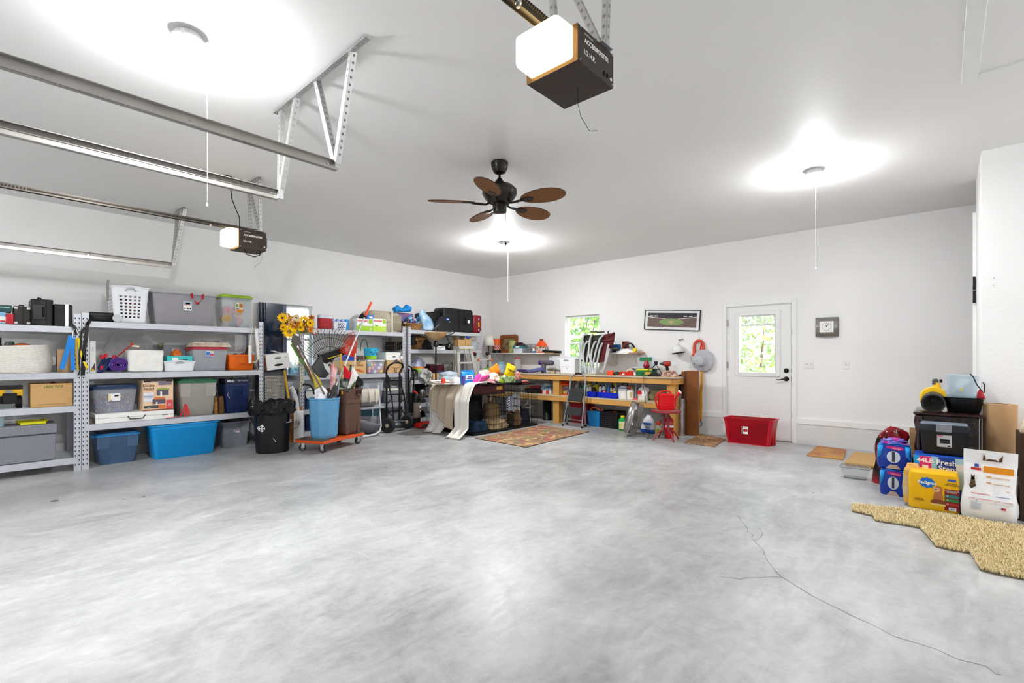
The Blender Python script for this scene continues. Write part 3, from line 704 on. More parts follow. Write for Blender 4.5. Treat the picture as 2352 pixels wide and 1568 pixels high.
# second shelf
zT=1.074
s=site('L',-60,124,793,zT,.68);t=at(s,'rope_basket','wide white woven rope basket bulging over its shelf','basket')
b=MB();nr=26
for k in range(nr+1):
    pass
ROPE=mat('#efece4',.8,bump=.2,scale=30)
for k in range(nr):
    z=s.h*(k+.5)/nr;g=1-.06*abs(k/nr-.35)*2
    pts=[(x,y+.19,z*(1+.10*(x/s.w))) for x,y in rrect(s.w*g,.38*g,.15,5)];b.tube(pts,s.h/nr*.56,6,closed=True)
b.build('coiled_wall',ROPE,t);MB().rbox(0,.19,[(0,s.w*.9,.34),(.01,s.w*.9,.34)],.14).build('base',ROPE,t)
p=P(50,800,y=-.42);t=thing('basketball','orange basketball showing over the rope basket rim','ball',(p.x,-.49,zT+.195));MB().sph((0,0,0),.118,20).build('ball',mat('#d8621c',.7,bump=.15,scale=90),t)
b=MB();b.tube([(.119*math.cos(a*PI/12),.119*math.sin(a*PI/12)*.2,.119*math.sin(a*PI/12)) for a in range(24)],.002,4,closed=True);b.tube([(.1*math.cos(a*PI/12),.1*math.sin(a*PI/12),.066) for a in range(24)],.002,4,closed=True);b.build('seam',DARK,t)
s=site('L',14,31,784,zT,.30);t=at(s,'shaker','grey plastic shaker cup behind the rope basket','cup');MB().lathe([(.035,0),(.045,s.h*.9),(.03,s.h)],0,.04,14).build('cup',mat('#6d7072',.4),t)
s=site('L',-6,8,775,zT,.30);t=at(s,'bottle','dark navy bottle at the left edge behind the rope basket','bottle');bottle(t,s.w,s.h,mat('#10182c',.3),BLACK)
s=site('L',132,164,802,zT,.60);t=at(s,'paper_bag','open brown paper bag beside the hanging straps','bag');carton(t,s.w,.14,s.h,mat('#c9a681',.8),open_top=True)
# third shelf
zT=.711
s=site('L',70,167,878,zT,.69);t=at(s,'carton','open brown fruit carton marked in green script','box');carton(t,s.w,.36,s.h-.012,KRAFT,open_top=True);text('TREE TOP',.036,(.01,-.001,s.h*.82),mat('#5f7a36',.7),t,bold=.0006);text('60 CT   NET WT   KEEP COOL   HANDLE WITH CARE',.009,(0,-.001,s.h*.10),mat('#6d4b25'),t)
sh=crumple('shoe','dark red shoe inside the open fruit carton','shoe',s.loc+Vector((.02,.1,.15)),0,.12,.16,s.h-.15,mat('#5a1017',.4),4)
s=site('L',-25,53,887,zT,.66);t=at(s,'toy_truck','yellow and black toy truck seen from behind, left edge','toy')
YEL=mat('#e8b312',.4);b=MB();b.bx(-s.w/2,s.w/2,.02,.28,.13,s.h-.03,0);b.build('dump_bed',YEL,t,bevel=.006);MB().bx(-s.w/2,s.w/2,.015,.27,s.h-.035,s.h).build('bed_rim',BLACK,t)
MB().bx(-s.w*.12,s.w*.32,.0,.02,.05,.16).build('tailgate',BLACK,t,bevel=.006);MB().bx(-s.w*.02,s.w*.16,.0,.02,.16,.19).build('lamp',mat('#7d868f'),t)
MB().bx(-s.w*.4,s.w*.4,.05,.25,.05,.13).build('chassis',BLACK,t)
for sx in (-1,1):
    for yy in (.05,.22): b=MB();b.cyl((sx*s.w*.30,yy,.06),(sx*s.w*.48,yy,.06),.058,n=18);b.build('wheel',DARK,t)
# bottom shelf
zT=.147
s=site('L',-75,128,980,zT,.70);t=at(s,'felt_chest','large grey felt storage trunk on the lowest shelf','trunk');FELT=mat('#8b8c93',.9,h2='#76777e',scale=150,bump=.2)
MB().bx(-s.w/2,s.w/2,0,.38,0,s.h-.085).build('body',FELT,t,bevel=.008);MB().bx(-s.w/2-.012,s.w/2+.012,-.012,.392,s.h-.10,s.h).build('lid',FELT,t,bevel=.012);MB().bx(-s.w/2-.002,s.w/2+.002,-.003,.383,s.h-.108,s.h-.10).build('piping',mat('#3c3d42'),t)
ztop=zT+s.h
s2=site('L',38,113,972,ztop,.62);t=at(s2,'plastic_tray','bright yellow plastic tray on the grey trunk','tray',turn=3)
b=MB();hollow(b,.1,[(0,s2.w*.8,.17),(.035,s2.w,.22)],.02);b.build('tray',mat('#d9d616',.4),t);MB().box(0,-.008,.002,s2.w*.8,.02,.022).build('front_lip',mat('#e6e320',.4),t,bevel=.004)
t=thing('name_plaque','brown patterned plaque lying in the yellow tray','plaque',s2.loc+Vector((0,.09,.018)),R(3));MB().box(0,0,0,s2.w*.75,.09,.012).build('plaque',mat('#8a5b35',.6,h2='#c9a27a',scale=60),t)
s=site('L',-30,14,951,ztop,.66);t=at(s,'storage_tub','small clear tub with blue bottom at the left edge on the trunk','tub');tote(t,s.w,.16,s.h,clear('#cfe0ea',.45),None,r=.03,panels=False);MB().rbox(0,.08,[(.006,s.w*.76,.12),(.03,s.w*.78,.125)],.025).build('gel',mat('#4fb0d8',.4),t)
# straps over the meeting posts
def strap(b,pts,w,t_=.002,m=0,up=(0,1,0)):
    for k in range(len(pts)-1): b.bar(pts[k],pts[k+1],w,t_,m,up)
def PL(px,py,y): return tuple(P(px,py,y=y))
t=thing('strap_bundle','blue, yellow and black straps clipped together on the rack post','straps',PL(172,770,-.76))
def loc(px,py,y=-.76): return tuple(Vector(PL(px,py,y))-t.location)
b=MB();strap(b,[loc(163,770),loc(153,810,-.77),loc(142,847,-.775)],.040);b.build('strap',mat('#1b82d8',.6),t,label='wide blue strap swinging to the left')
b=MB();strap(b,[loc(168,772),loc(166,812,-.77),loc(168,850,-.765)],.034);b.build('strap',mat('#1b82d8',.6),t,label='wide blue strap hanging straight')
b=MB();strap(b,[loc(175,774),loc(175,812),loc(179,850)],.016);b.build('strap',mat('#c9a326',.6),t,label='narrow ochre strap')
b=MB();strap(b,[loc(180,776),loc(184,805),loc(193,830),loc(201,846)],.022);b.build('strap',mat('#f0cf12',.6),t,label='bright yellow strap')
b=MB();strap(b,[loc(164,745),loc(172,752,-.77),loc(177,768)],.03);b.build('strap',BLACK,t,label='black strap over the top shelf')
b=MB();b.tube([loc(168,760),loc(174,754,-.775),loc(180,768),loc(176,776,-.775),loc(166,776)],.005,7,closed=True);b.build('carabiner',WHITE,t)
t=thing('hanging_strap','long black webbing strap trailing down the paired rack posts','strap',PL(200,740,-.75))
b=MB();strap(b,[loc(214,728,-.70),loc(206,736,-.745),loc(200,748,-.755),loc(198,775,-.76),loc(194,800,-.76),loc(193,830,-.76),loc(190,862,-.755)],.034);b.build('webbing',BLACK,t)
b=MB();strap(b,[loc(197,752),loc(187,760,-.77),loc(186,790,-.765),loc(184,805,-.76)],.02);b.tube([loc(183,800),loc(182,830),loc(184,850),loc(180,862)],.006,6);b.build('cord_tail',BLACK,t)
b=MB();b.bar(loc(197,744,-.765),loc(204,741,-.765),.035,.02);b.build('buckle',DARK,t)

# --- rack of bins, top shelf
zT=1.641
s=site('L',206,262,717,zT,.67);t=at(s,'tool_case','flat black tool case beside the white laundry basket','case');case(t,s.w,.3,s.h,BLACK,.012,seam=.62,handle=None)
def laundry(t,w,d,h,m,cols,rows,holes,taper=.8,wheel=False,dark=None):
    def face(b,side,nu,nv,sk):
        def fn(u,v):
            f=taper+(1-taper)*v;x=(u-.5)*w*f;y=(u-.5)*d*f
            return {0: (x,d/2-d/2*f,v*h),1: (w/2*f,d/2+y,v*h),2: (-x,d/2+d/2*f,v*h),3: (-w/2*f,d/2-y,v*h)}[side]
        b.grid(fn,nu,nv,0,sk)
    b=MB();nu,nv=cols*2+5,rows*2+7
    sk=lambda i,j: (i-2) % 2== 1 and 2<i<nu-2 and (j-3) % 2== 0 and 3<= j<3+rows*2 and holes
    for q in range(4): face(b,q,nu,nv,sk)
    b.grid(lambda u,v: ((u-.5)*w*taper,d/2+(v-.5)*d*taper,.004),1,1)
    b.build('body',m,t,solid=.003)
    r=MB();r.tube([(x*w/2,d/2+y*d/2,h+(.015*(1-abs(x)) if abs(y)>.9 else-.004)) for x,y in ((-1,-1),(-.4,-1),(0,-1),(.4,-1),(1,-1),(1,0),(1,1),(.4,1),(0,1),(-.4,1),(-1,1),(-1,0))],.011,8,closed=True);r.build('rim',m,t)
    g=MB();g.tube([(-w*.14,-.004,h*.90),(-w*.08,-.022,h*.965),(w*.08,-.022,h*.965),(w*.14,-.004,h*.90)],.007,6);g.build('handle',mat('#b9bac0',.5),t)
WPL=mat('#eef0f4',.4,var=.02)
s=site('L',257,341,660,zT,.70);t=at(s,'laundry_basket','tall white wheeled laundry hamper with square holes, on the top shelf','laundry basket');laundry(t,s.w,.34,s.h,WPL,5,7,True,.84)
b=MB();b.cyl((-s.w*.36,-.03,.045),(-s.w*.36,.0,.045),.045,n=20);b.cyl((-s.w*.36,-.034,.045),(-s.w*.36,-.03,.045),.032,n=20);b.build('wheel',mat('#c5c6cc',.5),t)
MB().tube([(-s.w*.56,.12,s.h*.6),(-s.w*.57,.12,s.h+.02),(-s.w*.55,.12,s.h+.08)],.012,7).build('pull_handle',mat('#8e8a86',.5),t)
for k,(c,lb) in enumerate((('#2a1a1c','dark'),('#7a1f26','maroon'),('#8f7f70','taupe'))):
    crumple('folded_clothes',lb+' folded clothes seen through the hamper holes','clothes',s.loc+Vector(((-.5+k*.5)*s.w*.46,.06,.02)),0,s.w*.3,.22,s.h*(.72-.06*k),mat(c,.9),3+k,top=.8)
s=site('L',346,503,673,zT,.70);GT=mat('#98959a',.45,var=.03);t=at(s,'storage_tote','big grey plastic tote with a red ribbon loop, top shelf','tote');tote(t,s.w,.42,s.h,GT,None,.87,.035,False)
front_label(t,0,0,0,.015,s.h*.60,s.w*.125,s.h*.28,PAPER,[(mat('#7ea9cc'),.05,.95,.72,.97),(mat('#6f9a58'),.3,.8,.7,.9),(DARK,.1,.3,.18,.30),(DARK,.4,.65,.18,.30),(DARK,.75,.92,.18,.30),(RED,.05,.95,.62,.68)],y=.012)
t=thing('red_strap','red ribbon loop hanging over the grey tote rim','ribbon',s.loc);b=MB();x0=P(440,700,y=-.7).x-s.loc.x;x1=P(466,700,y=-.7).x-s.loc.x;hh=s.h
b.grid(lambda u,v: (x0+(x1-x0)*u+(-.012 if u<.5 else .012)*(v-.5)*2*abs(u-.5)*1.0,-.012-.006*v,hh+.004-.125*math.sin(PI*u)**.8-(.0 if u in (0,1) else 0)+(v-.5)*.028*math.sin(PI*u)),14,1);b.build('ribbon',mat('#b3162a',.5),t,solid=.0015)
b=MB();strap(b,[(x0,-.008,hh+.004),(x0+.006,-.015,hh-.06)],.026);strap(b,[(x1,-.008,hh+.004),(x1-.008,-.015,hh-.06)],.026);b.build('ribbon_end',mat('#b3162a',.5),t)
s=site('L',508,583,677,zT,.68);t=at(s,'storage_tote','clear tote with lime green lid full of caps, top shelf','tote');tote(t,s.w,.36,s.h,clear('#d6dde4',.30),mat('#93b81e',.45),.88,.03,False,.04,True)
front_label(t,0,0,0,s.w*.05,s.h*.66,s.w*.24,s.h*.2,mat('#e8e2c8'),[(mat('#3b56a8'),.1,.5,.05,.25),(mat('#b06a30'),.5,.95,.3,.9),(mat('#6f9a38'),.1,.4,.4,.8)],y=.012)
def cap(label,c,loc_,rot,r=.085):
    t=thing('baseball_cap',label,'cap',loc_,rot[2],'caps in the clear tote',rot[0],rot[1]);m=mat(c,.85)
    MB().lathe([(r,0),(r*1.0,.03),(r*.85,.07),(r*.5,.098),(.004,.108)],n=18).build('crown',m,t);MB().prism([(r*.9*math.cos(a),-r*.35-r*1.1*math.sin(a)) for a in [PI*k/10 for k in range(11)]],.0,.004,'z').build('brim',m,t);return t
for (lb,c,dx,dz,rz_) in (('coral red cap at the left in the clear tote','#c8483c',-.08,.20,40),('orange-yellow cap just below the tote label','#e0902a',.03,.21,90),('salmon cap low at the right in the clear tote','#d8604a',.07,.05,-30),('tan cap at the lower left in the clear tote','#b89a6a',-.11,.09,80),('navy cap in the middle of the clear tote','#28303f',.0,.11,10),('navy cap at the bottom of the clear tote','#2b3442',-.05,.01,150)):
    cap(lb,c,s.loc+Vector((dx,.11 if c != '#28303f' else .2,dz+.01)),(R(60) if dz>.02 else 0,0,R(rz_-90)),.07)
crumple('plastic_bag','white wadded plastic bag at the top right inside the clear tote','bag',s.loc+Vector((.09,.08,s.h*.52)),0,.14,.2,s.h*.3,PAPER,9,.3)
# --- second shelf of the bins rack
zT=1.063
s=site('L',206,220,783,zT,.69);t=at(s,'slim_box','tall slim white box with brown triangle at its foot','box');carton(t,s.w,.3,s.h,PAPER);b=MB();b.prism([(-s.w*.35,.03),(s.w*.38,.03),(s.w*.38,.12)],-.002,0,'y');b.build('print',mat('#4a3d3a'),t);MB().bx(-s.w*.22,s.w*.2,-.004,-.002,.02,.045).build('emblem',mat('#e0b020'),t);text('Luxor',.02,(0,-.001,s.h*.75),mat('#777777'),t,ry=-PI/2)
s=site('L',226,374,765,zT,.30)
t=thing('storage_tub','clear domed tub with an orange and grey label, behind the white cloth bag','tub',s.loc);b=MB();b.rbox(0,.14,[(.16,s.w*.95,.27),(.18,s.w,.28),(.20,s.w*.96,.27),(s.h*.55,s.w*.80,.22),(s.h*.98,s.w*.60,.16),(s.h,s.w*.58,.15)],.05);b.rbox(0,.14,[(0,s.w*.9,.26),(.16,s.w*.95,.27)],.05);b.build('shell',clear('#d5d3d2',.35),t)
front_label(t,0,0,0,s.w*.22,s.h*.36,s.w*.34,.04,mat('#bfc3c8'),[(mat('#d8603c'),.42,1,0,1)],y=-.002)
t=thing('exercise_tubes','bundle of navy and red foam-gripped exercise tubes','exercise tubes',PL(238,845,-.66))
b=MB()
for (a,c,r) in (((222,862),(245,826),.014),((230,858),(252,822),.014),((236,852),(268,820),.013),((226,846),(240,820),.013)): b=MB();b.cyl(loc(*a,-.68),loc(*c,-.62),r,n=10);b.build('tube',mat('#1d2d5c',.6),t)
for (q,r) in (((235,818),.02),((244,815),.016),((233,842),.02),((262,818),.015)): b=MB();b.cyl(loc(q[0],q[1]-3,-.66),loc(q[0]-1,q[1]+6,-.66),r,n=10);b.build('grip',mat('#c41c34',.5),t)
s=site('L',248,296,824,zT,.68);s.h *= 1.12;t=at(s,'exercise_mat','blue exercise mat rolled with purple edges','mat');pts=[]
for k in range(80):
    a=k*.42;r=(s.w/2-.004)*(1-k/92);pts.append((r*math.cos(a)*1.0,s.h/2+(s.h/2-.003)*(1-k/92)*math.sin(a)))
for (nm,mm,y0_,y1_,dr_) in (('roll',mat('#2b50b0',.8),0,.45,.0040),('edge',mat('#a83aa0',.8),-.003,.0,.0015)):
    b=MB()
    for k in range(79):
        p,q=pts[k],pts[k+1];dx,dz=q[0]-p[0],q[1]-p[1];L=math.hypot(dx,dz);nx,nz=-dz/L*dr_,dx/L*dr_
        b.prism([(p[0]-nx,p[1]-nz),(q[0]-nx,q[1]-nz),(q[0]+nx,q[1]+nz),(p[0]+nx,p[1]+nz)],y0_,y1_,'y')
    b.build(nm,mm,t)
t=thing('bar_clamp','thin red bar with a cream handle lying above the rolled mat','clamp',PL(285,805,-.5));b=MB();b.cyl(loc(265,822,-.5),loc(303,791,-.5),.007,n=8);b.sph(loc(303,790,-.5),.016,10);b.build('bar',mat('#c42a22',.4),t);b=MB();b.cyl(loc(303,794,-.48),loc(320,796,-.48),.013,n=10);b.build('handle',mat('#ece0c4',.5),t)
MB().bar(loc(262,826,-.5),loc(268,819,-.5),.06,.03).build('clamp_foot',mat('#c42a22',.4),t)
s=site('L',293,377,806,zT,.70);o=MB()
def wrk(x,y,z,a=.012): n=mnoise.noise(Vector((x*9,y*9,z*9)));return (x+a*n,y+a*mnoise.noise(Vector((z*8,x*8,2))),z+a*.7*n)
o.loft([[wrk(x*q,y+.12,z) for x,y in rrect(s.w,.24,.03,5)] for z,q in ((0,.96),(.03,1),(s.h*.3,.99),(s.h*.6,.98),(s.h*.9,.985),(s.h*.99,.96),(s.h,.90))]);o=o.build('cloth_bag',mat('#f3f1ec',.85),ang=1.2);o.location=s.loc+Vector((0,0,.008));tag(o,'white cloth bag draped square on the second shelf','bag')
s=site('L',374,431,787,zT+.0,.36);t=at(s,'storage_box','grey clear box with lime latches, behind the teal tray','box');tote(t,s.w,.26,s.h,clear('#a9a9ac',.6),mat('#a5a5a8',.4),.92,.02,False,.03,True,latch=mat('#c4d320',.4));front_label(t,0,0,0,.0,s.h*.66,s.w*.26,s.h*.3,mat('#d4e2ee'),[(mat('#e8b0a0'),.25,.8,.3,.75),(RED,.1,.9,.86,.96),(mat('#3a62b0'),.05,.4,.05,.2)],y=.006)
s=site('L',378,447,831,zT,.69);t=at(s,'plastic_basket','low white plastic basket holding a teal tray','basket');laundry(t,s.w,.28,s.h,WPL,2,4,False,.92)
b=MB()
for i in range(2):
    for j in range(4): b.bx(s.w*.30+i*.03,s.w*.30+i*.03+.008,-.001+.012,.0125,.025+j*.022,.032+j*.022)
b.build('vent_hole',mat('#8f9096'),t)
s=site('L',384,442,817,zT+.05,.67);t=at(s,'teal_tray','teal flat box lying in the white basket','box');carton(t,s.w,.22,s.h,mat('#3fc4c6',.5));MB().bx(-s.w*.3,-s.w*.08,-.002,0,s.h*.55,s.h*.85).build('print',PAPER,t);MB().bx(0,s.w*.3,-.002,0,s.h*.62,s.h*.7).build('print_line',mat('#1d5a66'),t)
o=crumple('foil_bag','crinkled orange wrapper on the teal tray','wrapper',s.loc+Vector((-.02,.03,s.h+.001)),0,.12,.12,.075,mat('#e07a1c',.3,h2='#c2381a',scale=25),12,.4,top=.5)
s=site('L',441,526,797,zT,.69);t=at(s,'storage_tote','clear tote with dark red lid beside the orange tub','tote');tote(t,s.w,.40,s.h,clear('#cfd3da',.38),mat('#b32438',.45),.9,.025,False,.03,True)
front_label(t,0,0,0,-s.w*.02,s.h*.72,s.w*.23,s.h*.24,mat('#b8cdea'),[(mat('#3a6fc0'),.05,.5,.3,.8),(mat('#e8c63a'),.5,.9,.75,.95),(mat('#c84a5c'),.5,.95,.15,.5),(mat('#2a4a90'),.1,.6,.05,.2)],y=.010)
q=thing('picture_book','dark slate book standing inside the clear tote with the red lid','book',s.loc+Vector((s.w*.12,.04,.01)));MB().bx(-s.w*.22,s.w*.26,0,.25,0,s.h*.58).build('cover',mat('#5d6b7a',.6),q);text('FAMILY RECORDS\nHOME KEEPING',.013,(s.w*.04,-.001,s.h*.25),mat('#b0b8a8'),q)
flakes('wadded_wrap','crinkled clear wrap at the left inside the red-lidded tote','wrap',s.loc+Vector((-s.w*.26,.05,.012)),0,s.w*.3,.25,s.h*.4,[clear('#c8ccd2',.7),mat('#a8acb2',.3)],160,.03,4)
zq=zT+s.h+.001
for k in range(4):
    q=thing('folded_linen',('topmost','second','third','lowest')[3-k]+' cream and red patterned folded linen on the red-lidded tote','linen',s.loc+Vector((.02,.02,s.h+.002+k*.0145)),R(k-2),'folded linens');MB().rbox(0,.15,[(0,s.w*1.08-.02*k,.28),(.004,s.w*1.1-.02*k,.30),(.010,s.w*1.1-.02*k,.30),(.0135,s.w*1.08-.02*k,.28)],.02).build('linen',mat('#efe8dc',.9,h2='#dcc4b0',scale=16),q)
t=thing('wire_bundle','loose coil of thin grey wire lying on the folded linens','wire',s.loc+Vector((.03,.14,s.h+.065)));b=MB();b.tube([(.11*math.cos(a*.5)*(1+.1*math.sin(a)),.07*math.sin(a*.5),.012+.012*math.sin(a*1.3)) for a in range(38)],.0022,4);b.build('wire',mat('#8d8a80',.4,.5),t)
s=site('L',525,588,814,zT,.69);ORG=mat('#ea6a10',.45,var=.03);t=at(s,'tub','open orange plastic tub with faint lettering','tub');tote(t,s.w,.36,s.h,ORG,None,.9,.02,False,bands=1);text('PROPERTY OF\nSTORAGE BIN\nDO NOT REMOVE',.013,(.01,.008,s.h*.38),mat('#a8440a',.6),t)
crumple('gloves','dark gloves heaped in the orange tub','gloves',s.loc+Vector((-.03,.1,s.h*.55)),0,s.w*.6,.2,s.h*.5,mat('#3b2f2b',.9),2,.3);crumple('red_cloth','red cloth folded in the orange tub','cloth',s.loc+Vector((s.w*.16,.08,s.h*.6)),0,s.w*.45,.16,s.h*.48,RED,5,.2)
crumple('leather_pouch','brown leather pouch behind the orange tub','pouch',site('L',558,590,791,zT,.30).loc,0,.16,.12,.33,mat('#4c3a20',.6),8,.15)
for k,(pa,pb,pt,lb) in enumerate((((574,805),(574,834),(581,750),'left white power strip hanging on the rack end'),((588,768),(594,826),(586,749),'right white power strip, partly behind its cord'))):
    t=thing('power_strip',lb,'power strip',PL(*pa,-.74),group='power strips on the rack');b=MB();b.bar(loc(pa[0],pa[1]-12,-.745),loc(*pb,-.745),.038,.025,up=(0,1,0));b.build('body',WHITE,t,bevel=.004)
    MB().tube([loc(pa[0],pa[1]-12,-.745),loc(pa[0]+2,770 if k== 0 else 760,-.745),loc(*pt,-.75),loc(588,760,-.75),loc(592+3*k,790,-.75),loc(596,815,-.75),loc(590-3*k,832,-.75),loc(580,830+2*k,-.75)],.0045,6).build('cord',mat('#e8c49a' if k else '#e8e2d8',.5),t)
# --- third shelf of the bins rack
zT=.491
s=site('L',222,397,947,zT,.72);t=at(s,'flat_case','long flat white case with black handle under the clear tote','case');s.w+= .02;s.h=.105
MB().bx(-s.w/2,s.w/2,0,.42,0,s.h).build('shell',PAPER,t,bevel=.006);MB().bx(-s.w/2-.001,s.w/2+.001,-.002,.421,s.h*.52,s.h*.55).build('seam',mat('#9a9a98'),t)
MB().tube([(-.08,-.001,s.h*.62),(-.065,-.02,s.h*.30),(.06,-.02,s.h*.30),(.08,-.001,s.h*.62)],.006,6).build('handle',BLACK,t);MB().bx(s.w*.34,s.w*.42,-.002,0,s.h*.45,s.h*.55).build('badge',mat('#777777'),t)
cz=zT+s.h+.001
t=thing('metal_bracket','grey metal bracket protruding left of the flat white case','bracket',(s.loc.x-s.w/2-.05,s.loc.y+.05,zT));MB().bx(-.03,.03,0,.2,0,.06).build('plate',mat('#6f675e',.4,.5),t,bevel=.004)
s=site('L',209,319,884,cz,.64);t=at(s,'storage_tote','clear tote with navy lid full of red, white and blue garland','tote');tote(t,s.w,.36,s.h,clear('#cdd2de',.26),mat('#16345c',.4),.86,.03,False,.045,True);front_label(t,0,0,0,-.01,s.h*.56,s.w*.25,s.h*.27,PAPER,[(mat('#e8d8a0'),.0,.2,.1,.9),(DARK,.5,.85,.6,.78),(DARK,.1,.3,.05,.12)],y=.008)
flakes('garland','tinsel garland in red, white and blue inside the navy-lidded tote','garland',s.loc+Vector((0,.05,.012)),0,s.w*.76,.24,s.h*.42,[mat('#3a4aa8'),mat('#c8384a'),mat('#e6e4ee'),mat('#8a7ac0')],900,.013,7)
flakes('straw','pale straw strands above the garland','straw',s.loc+Vector((0,.05,.012+s.h*.42)),0,s.w*.72,.24,s.h*.14,[mat('#d8c088'),mat('#b8444c')],60,.035,8)
s=site('L',328,398,873,cz,.70);t=at(s,'cooker_box','printed box picturing a stacked double cooker','box');carton(t,s.w,.24,s.h,mat('#e9c7a4',.5));W_,H_=s.w,s.h
def pb(u0,u1,v0,v1,c,y=-.002): return MB().bx(-W_/2+u0*W_,-W_/2+u1*W_,y-.0008,y,v0*H_,v1*H_).build('print',c,t)
pb(.02,.98,.94,1.0,BLACK);text('the perfect side dish for every table',.010,(0,-.004,H_*.968),PAPER,t);text('Double\nStack\'d',.044,(-W_*.31,-.001,H_*.78),mat('#5a3626'),t,bold=.0007,sx=.85);text('NINJA',.014,(-W_*.33,-.001,H_*.885),mat('#5a3626'),t);text('XL AIR FRYER',.013,(-W_*.3,-.001,H_*.665),RED,t)
pb(.03,.35,.30,.60,mat('#e6e6f0'));text('EXTRA CAPACITY\nFOR THE FAMILY\nooo  ooo  ooo',.012,(-W_*.31,-.004,H_*.46),mat('#55608c'),t)
c=mat('#5c5363',.5);g=MB();g.rbox(0,0,[(0,.11,.001),(.07,.125,.001)],.0004,n=1);
for (cx_,cz_,ww,hh_,cc) in ((.64,.50,.40,.24,c),(.52,.22,.42,.20,c),(.72,.84,.44,.14,mat('#7a6f80',.5))): pb(cx_-ww/2,cx_+ww/2,cz_,cz_+hh_*.8,cc,-.003)
pb(.46,.86,.67,.73,mat('#8fa050'),-.004);pb(.36,.72,.36,.43,mat('#c8703a'),-.004);pb(.56,.62,.44,.62,PAPER,-.004);pb(.42,.47,.18,.28,PAPER,-.004)
pb(.76,.98,.04,.33,mat('#d8484a'),-.0045);text('FULL\nSIZE\nMEAL',.016,(W_*.37,-.006,H_*.185),PAPER,t);pb(.03,.50,.08,.17,mat('#2d3b38'));pb(.50,.74,.07,.18,mat('#d8763a'));text('BAKE ROAST',.014,(-W_*.22,-.004,H_*.125),PAPER,t);pb(0,1,.0,.045,mat('#8a4a38'))
s=site('L',409,502,869,zT,.67);t=at(s,'storage_tote','beige plastic tote with dark green lid on the third shelf','tote');tote(t,s.w,.40,s.h,mat('#a9a49c',.5),mat('#2f6b4c',.5),.84,.03,True,.055)
for k in range(4): p=MB().cyl((-.045+k*.03,.0,s.h-.03),(-.045+k*.03,.004,s.h-.03),.005,n=8).build('lid_hole',PAPER,t)
t=thing('folding_tripod','folded red metal stand propped against the green-lidded tote','stand',PL(428,955,-.735));
for (a,c) in (((414,955),(426,928)),((424,956),(428,928)),((430,955),(428,928)),((436,953),(428,928))): b=MB();b.bar(loc(*a,-.745),loc(*c,-.735),.014,.006,up=(0,1,0));b.build('leg',mat('#c41818',.4),t)
MB().bar(loc(380,960,-.735),loc(412,957,-.735),.02,.006,up=(0,0,1)).build('base_bar',mat('#c41818',.4),t)
for (pa,pb_,c,lb) in ((494,503,'#a0703c','tan work glove standing between the two big totes'),(504,518,'#5c4326','dark brown knotted glove beside the navy tote')):
    s=site('L',pa,pb_,910,zT,.66);crumple('work_glove',lb,'glove',s.loc,0,s.w*1.1,.12,s.h,mat(c,.9,h2='#6b4a26',scale=20),pa,.2,top=.7)
s=site('L',517,577,880,zT,.68);t=at(s,'storage_tote','navy blue plastic tote with a board game on its lid','tote');NAVY=mat('#1c2c55',.45);tote(t,s.w,.38,s.h,NAVY,NAVY,.84,.03,True,.035);zz=zT+s.h+.001
MB().tube([(-s.w*.38,-.004,s.h*.72),(-s.w*.42,-.006,s.h*.62),(-s.w*.33,-.006,s.h*.5)],.0015,4).build('scratch',PAPER,t)
s=site('L',517,576,869,zz,.66);t=at(s,'board_game','dark board game box lettered in white on the navy tote','game');carton(t,s.w,.26,s.h,mat('#141c34',.4));text('KER-O',.034,(-s.w*.28,-.001,s.h*.5),PAPER,t,bold=.0012,sx=.9);text('BATTLESHIP',.026,(s.w*.20,-.001,s.h*.5),mat('#aeb8cc'),t,sx=.95)
# --- bins on the floor under the rack
def floor_site(px0,px1,py,pyt): o=-P((px0+px1)/2,py,z=0).y;return site('L',px0,px1,pyt,0,o)
s=floor_site(216,325,1065,1000);t=at(s,'storage_tote','slate blue tote with bright blue rimmed lid on the floor','tote');SL=mat('#4b6384',.5);LB=mat('#2a86c8',.45);tote(t,s.w,.36,s.h+.03,SL,LB,.80,.035,True,.035);MB().rbox(0,.18,[(s.h+.029,s.w*.86,.30),(s.h+.032,s.w*.85,.29)],.03).build('lid_top',mat('#3c5878',.5),t)
s=floor_site(342,508,1049,970);s.h=min(s.h,.418);t=at(s,'storage_tote','large bright blue tote on the floor under the rack','tote');tote(t,s.w,.42,s.h,mat('#128fd2',.4,var=.02),None,.86,.05,False,bands=2)
s=floor_site(509,577,1026,968);s.h=min(s.h,.36);t=at(s,'storage_tote','medium grey tote on the floor beside the trash can','tote');tote(t,s.w,.38,s.h,mat('#8d929a',.5),None,.86,.04,True);front_label(t,0,0,0,0,s.h*.62,.07,.04,mat('#dfe3ec'),[(mat('#c87080'),.2,.9,.6,.9),(mat('#5a80b0'),.05,.3,.1,.5)],y=.006)
crumple('dark_bag','dark folded bag sticking out of the grey floor tote','bag',s.loc+Vector((0,.08,s.h*.6)),0,s.w*.7,.2,s.h*.55,mat('#26221e',.6),31,.3)
# ================================================================ THE MIDDLE: WINDOW GAP, TROLLEY, SECOND PAIR OF RACKS
def V(px,py,x=None,y=None,z=None): return P(px,py,x,y,z)
s=site('L',594,658,697,0,.05)
t=at(s,'vinyl_panel','tall glossy navy sheet standing in front of the left window','panel');NV=mat('#10243f',.12,var=.05,coat=.5)
MB().bx(-s.w/2+.05,s.w/2,0,.012,0,s.h).build('sheet',NV,t)
for k in range(2): b=MB();b.cyl((-s.w/2+.03+k*.05,.0,0),(-s.w/2+.03+k*.05,.0,s.h+.005-k*.006),.028,n=14);b.build('rolled_edge',NV,t)
MB().bx(s.w/2-.05,s.w/2,-.003,0,0,s.h-.01).build('edge_band',mat('#5b6b84',.3),t)
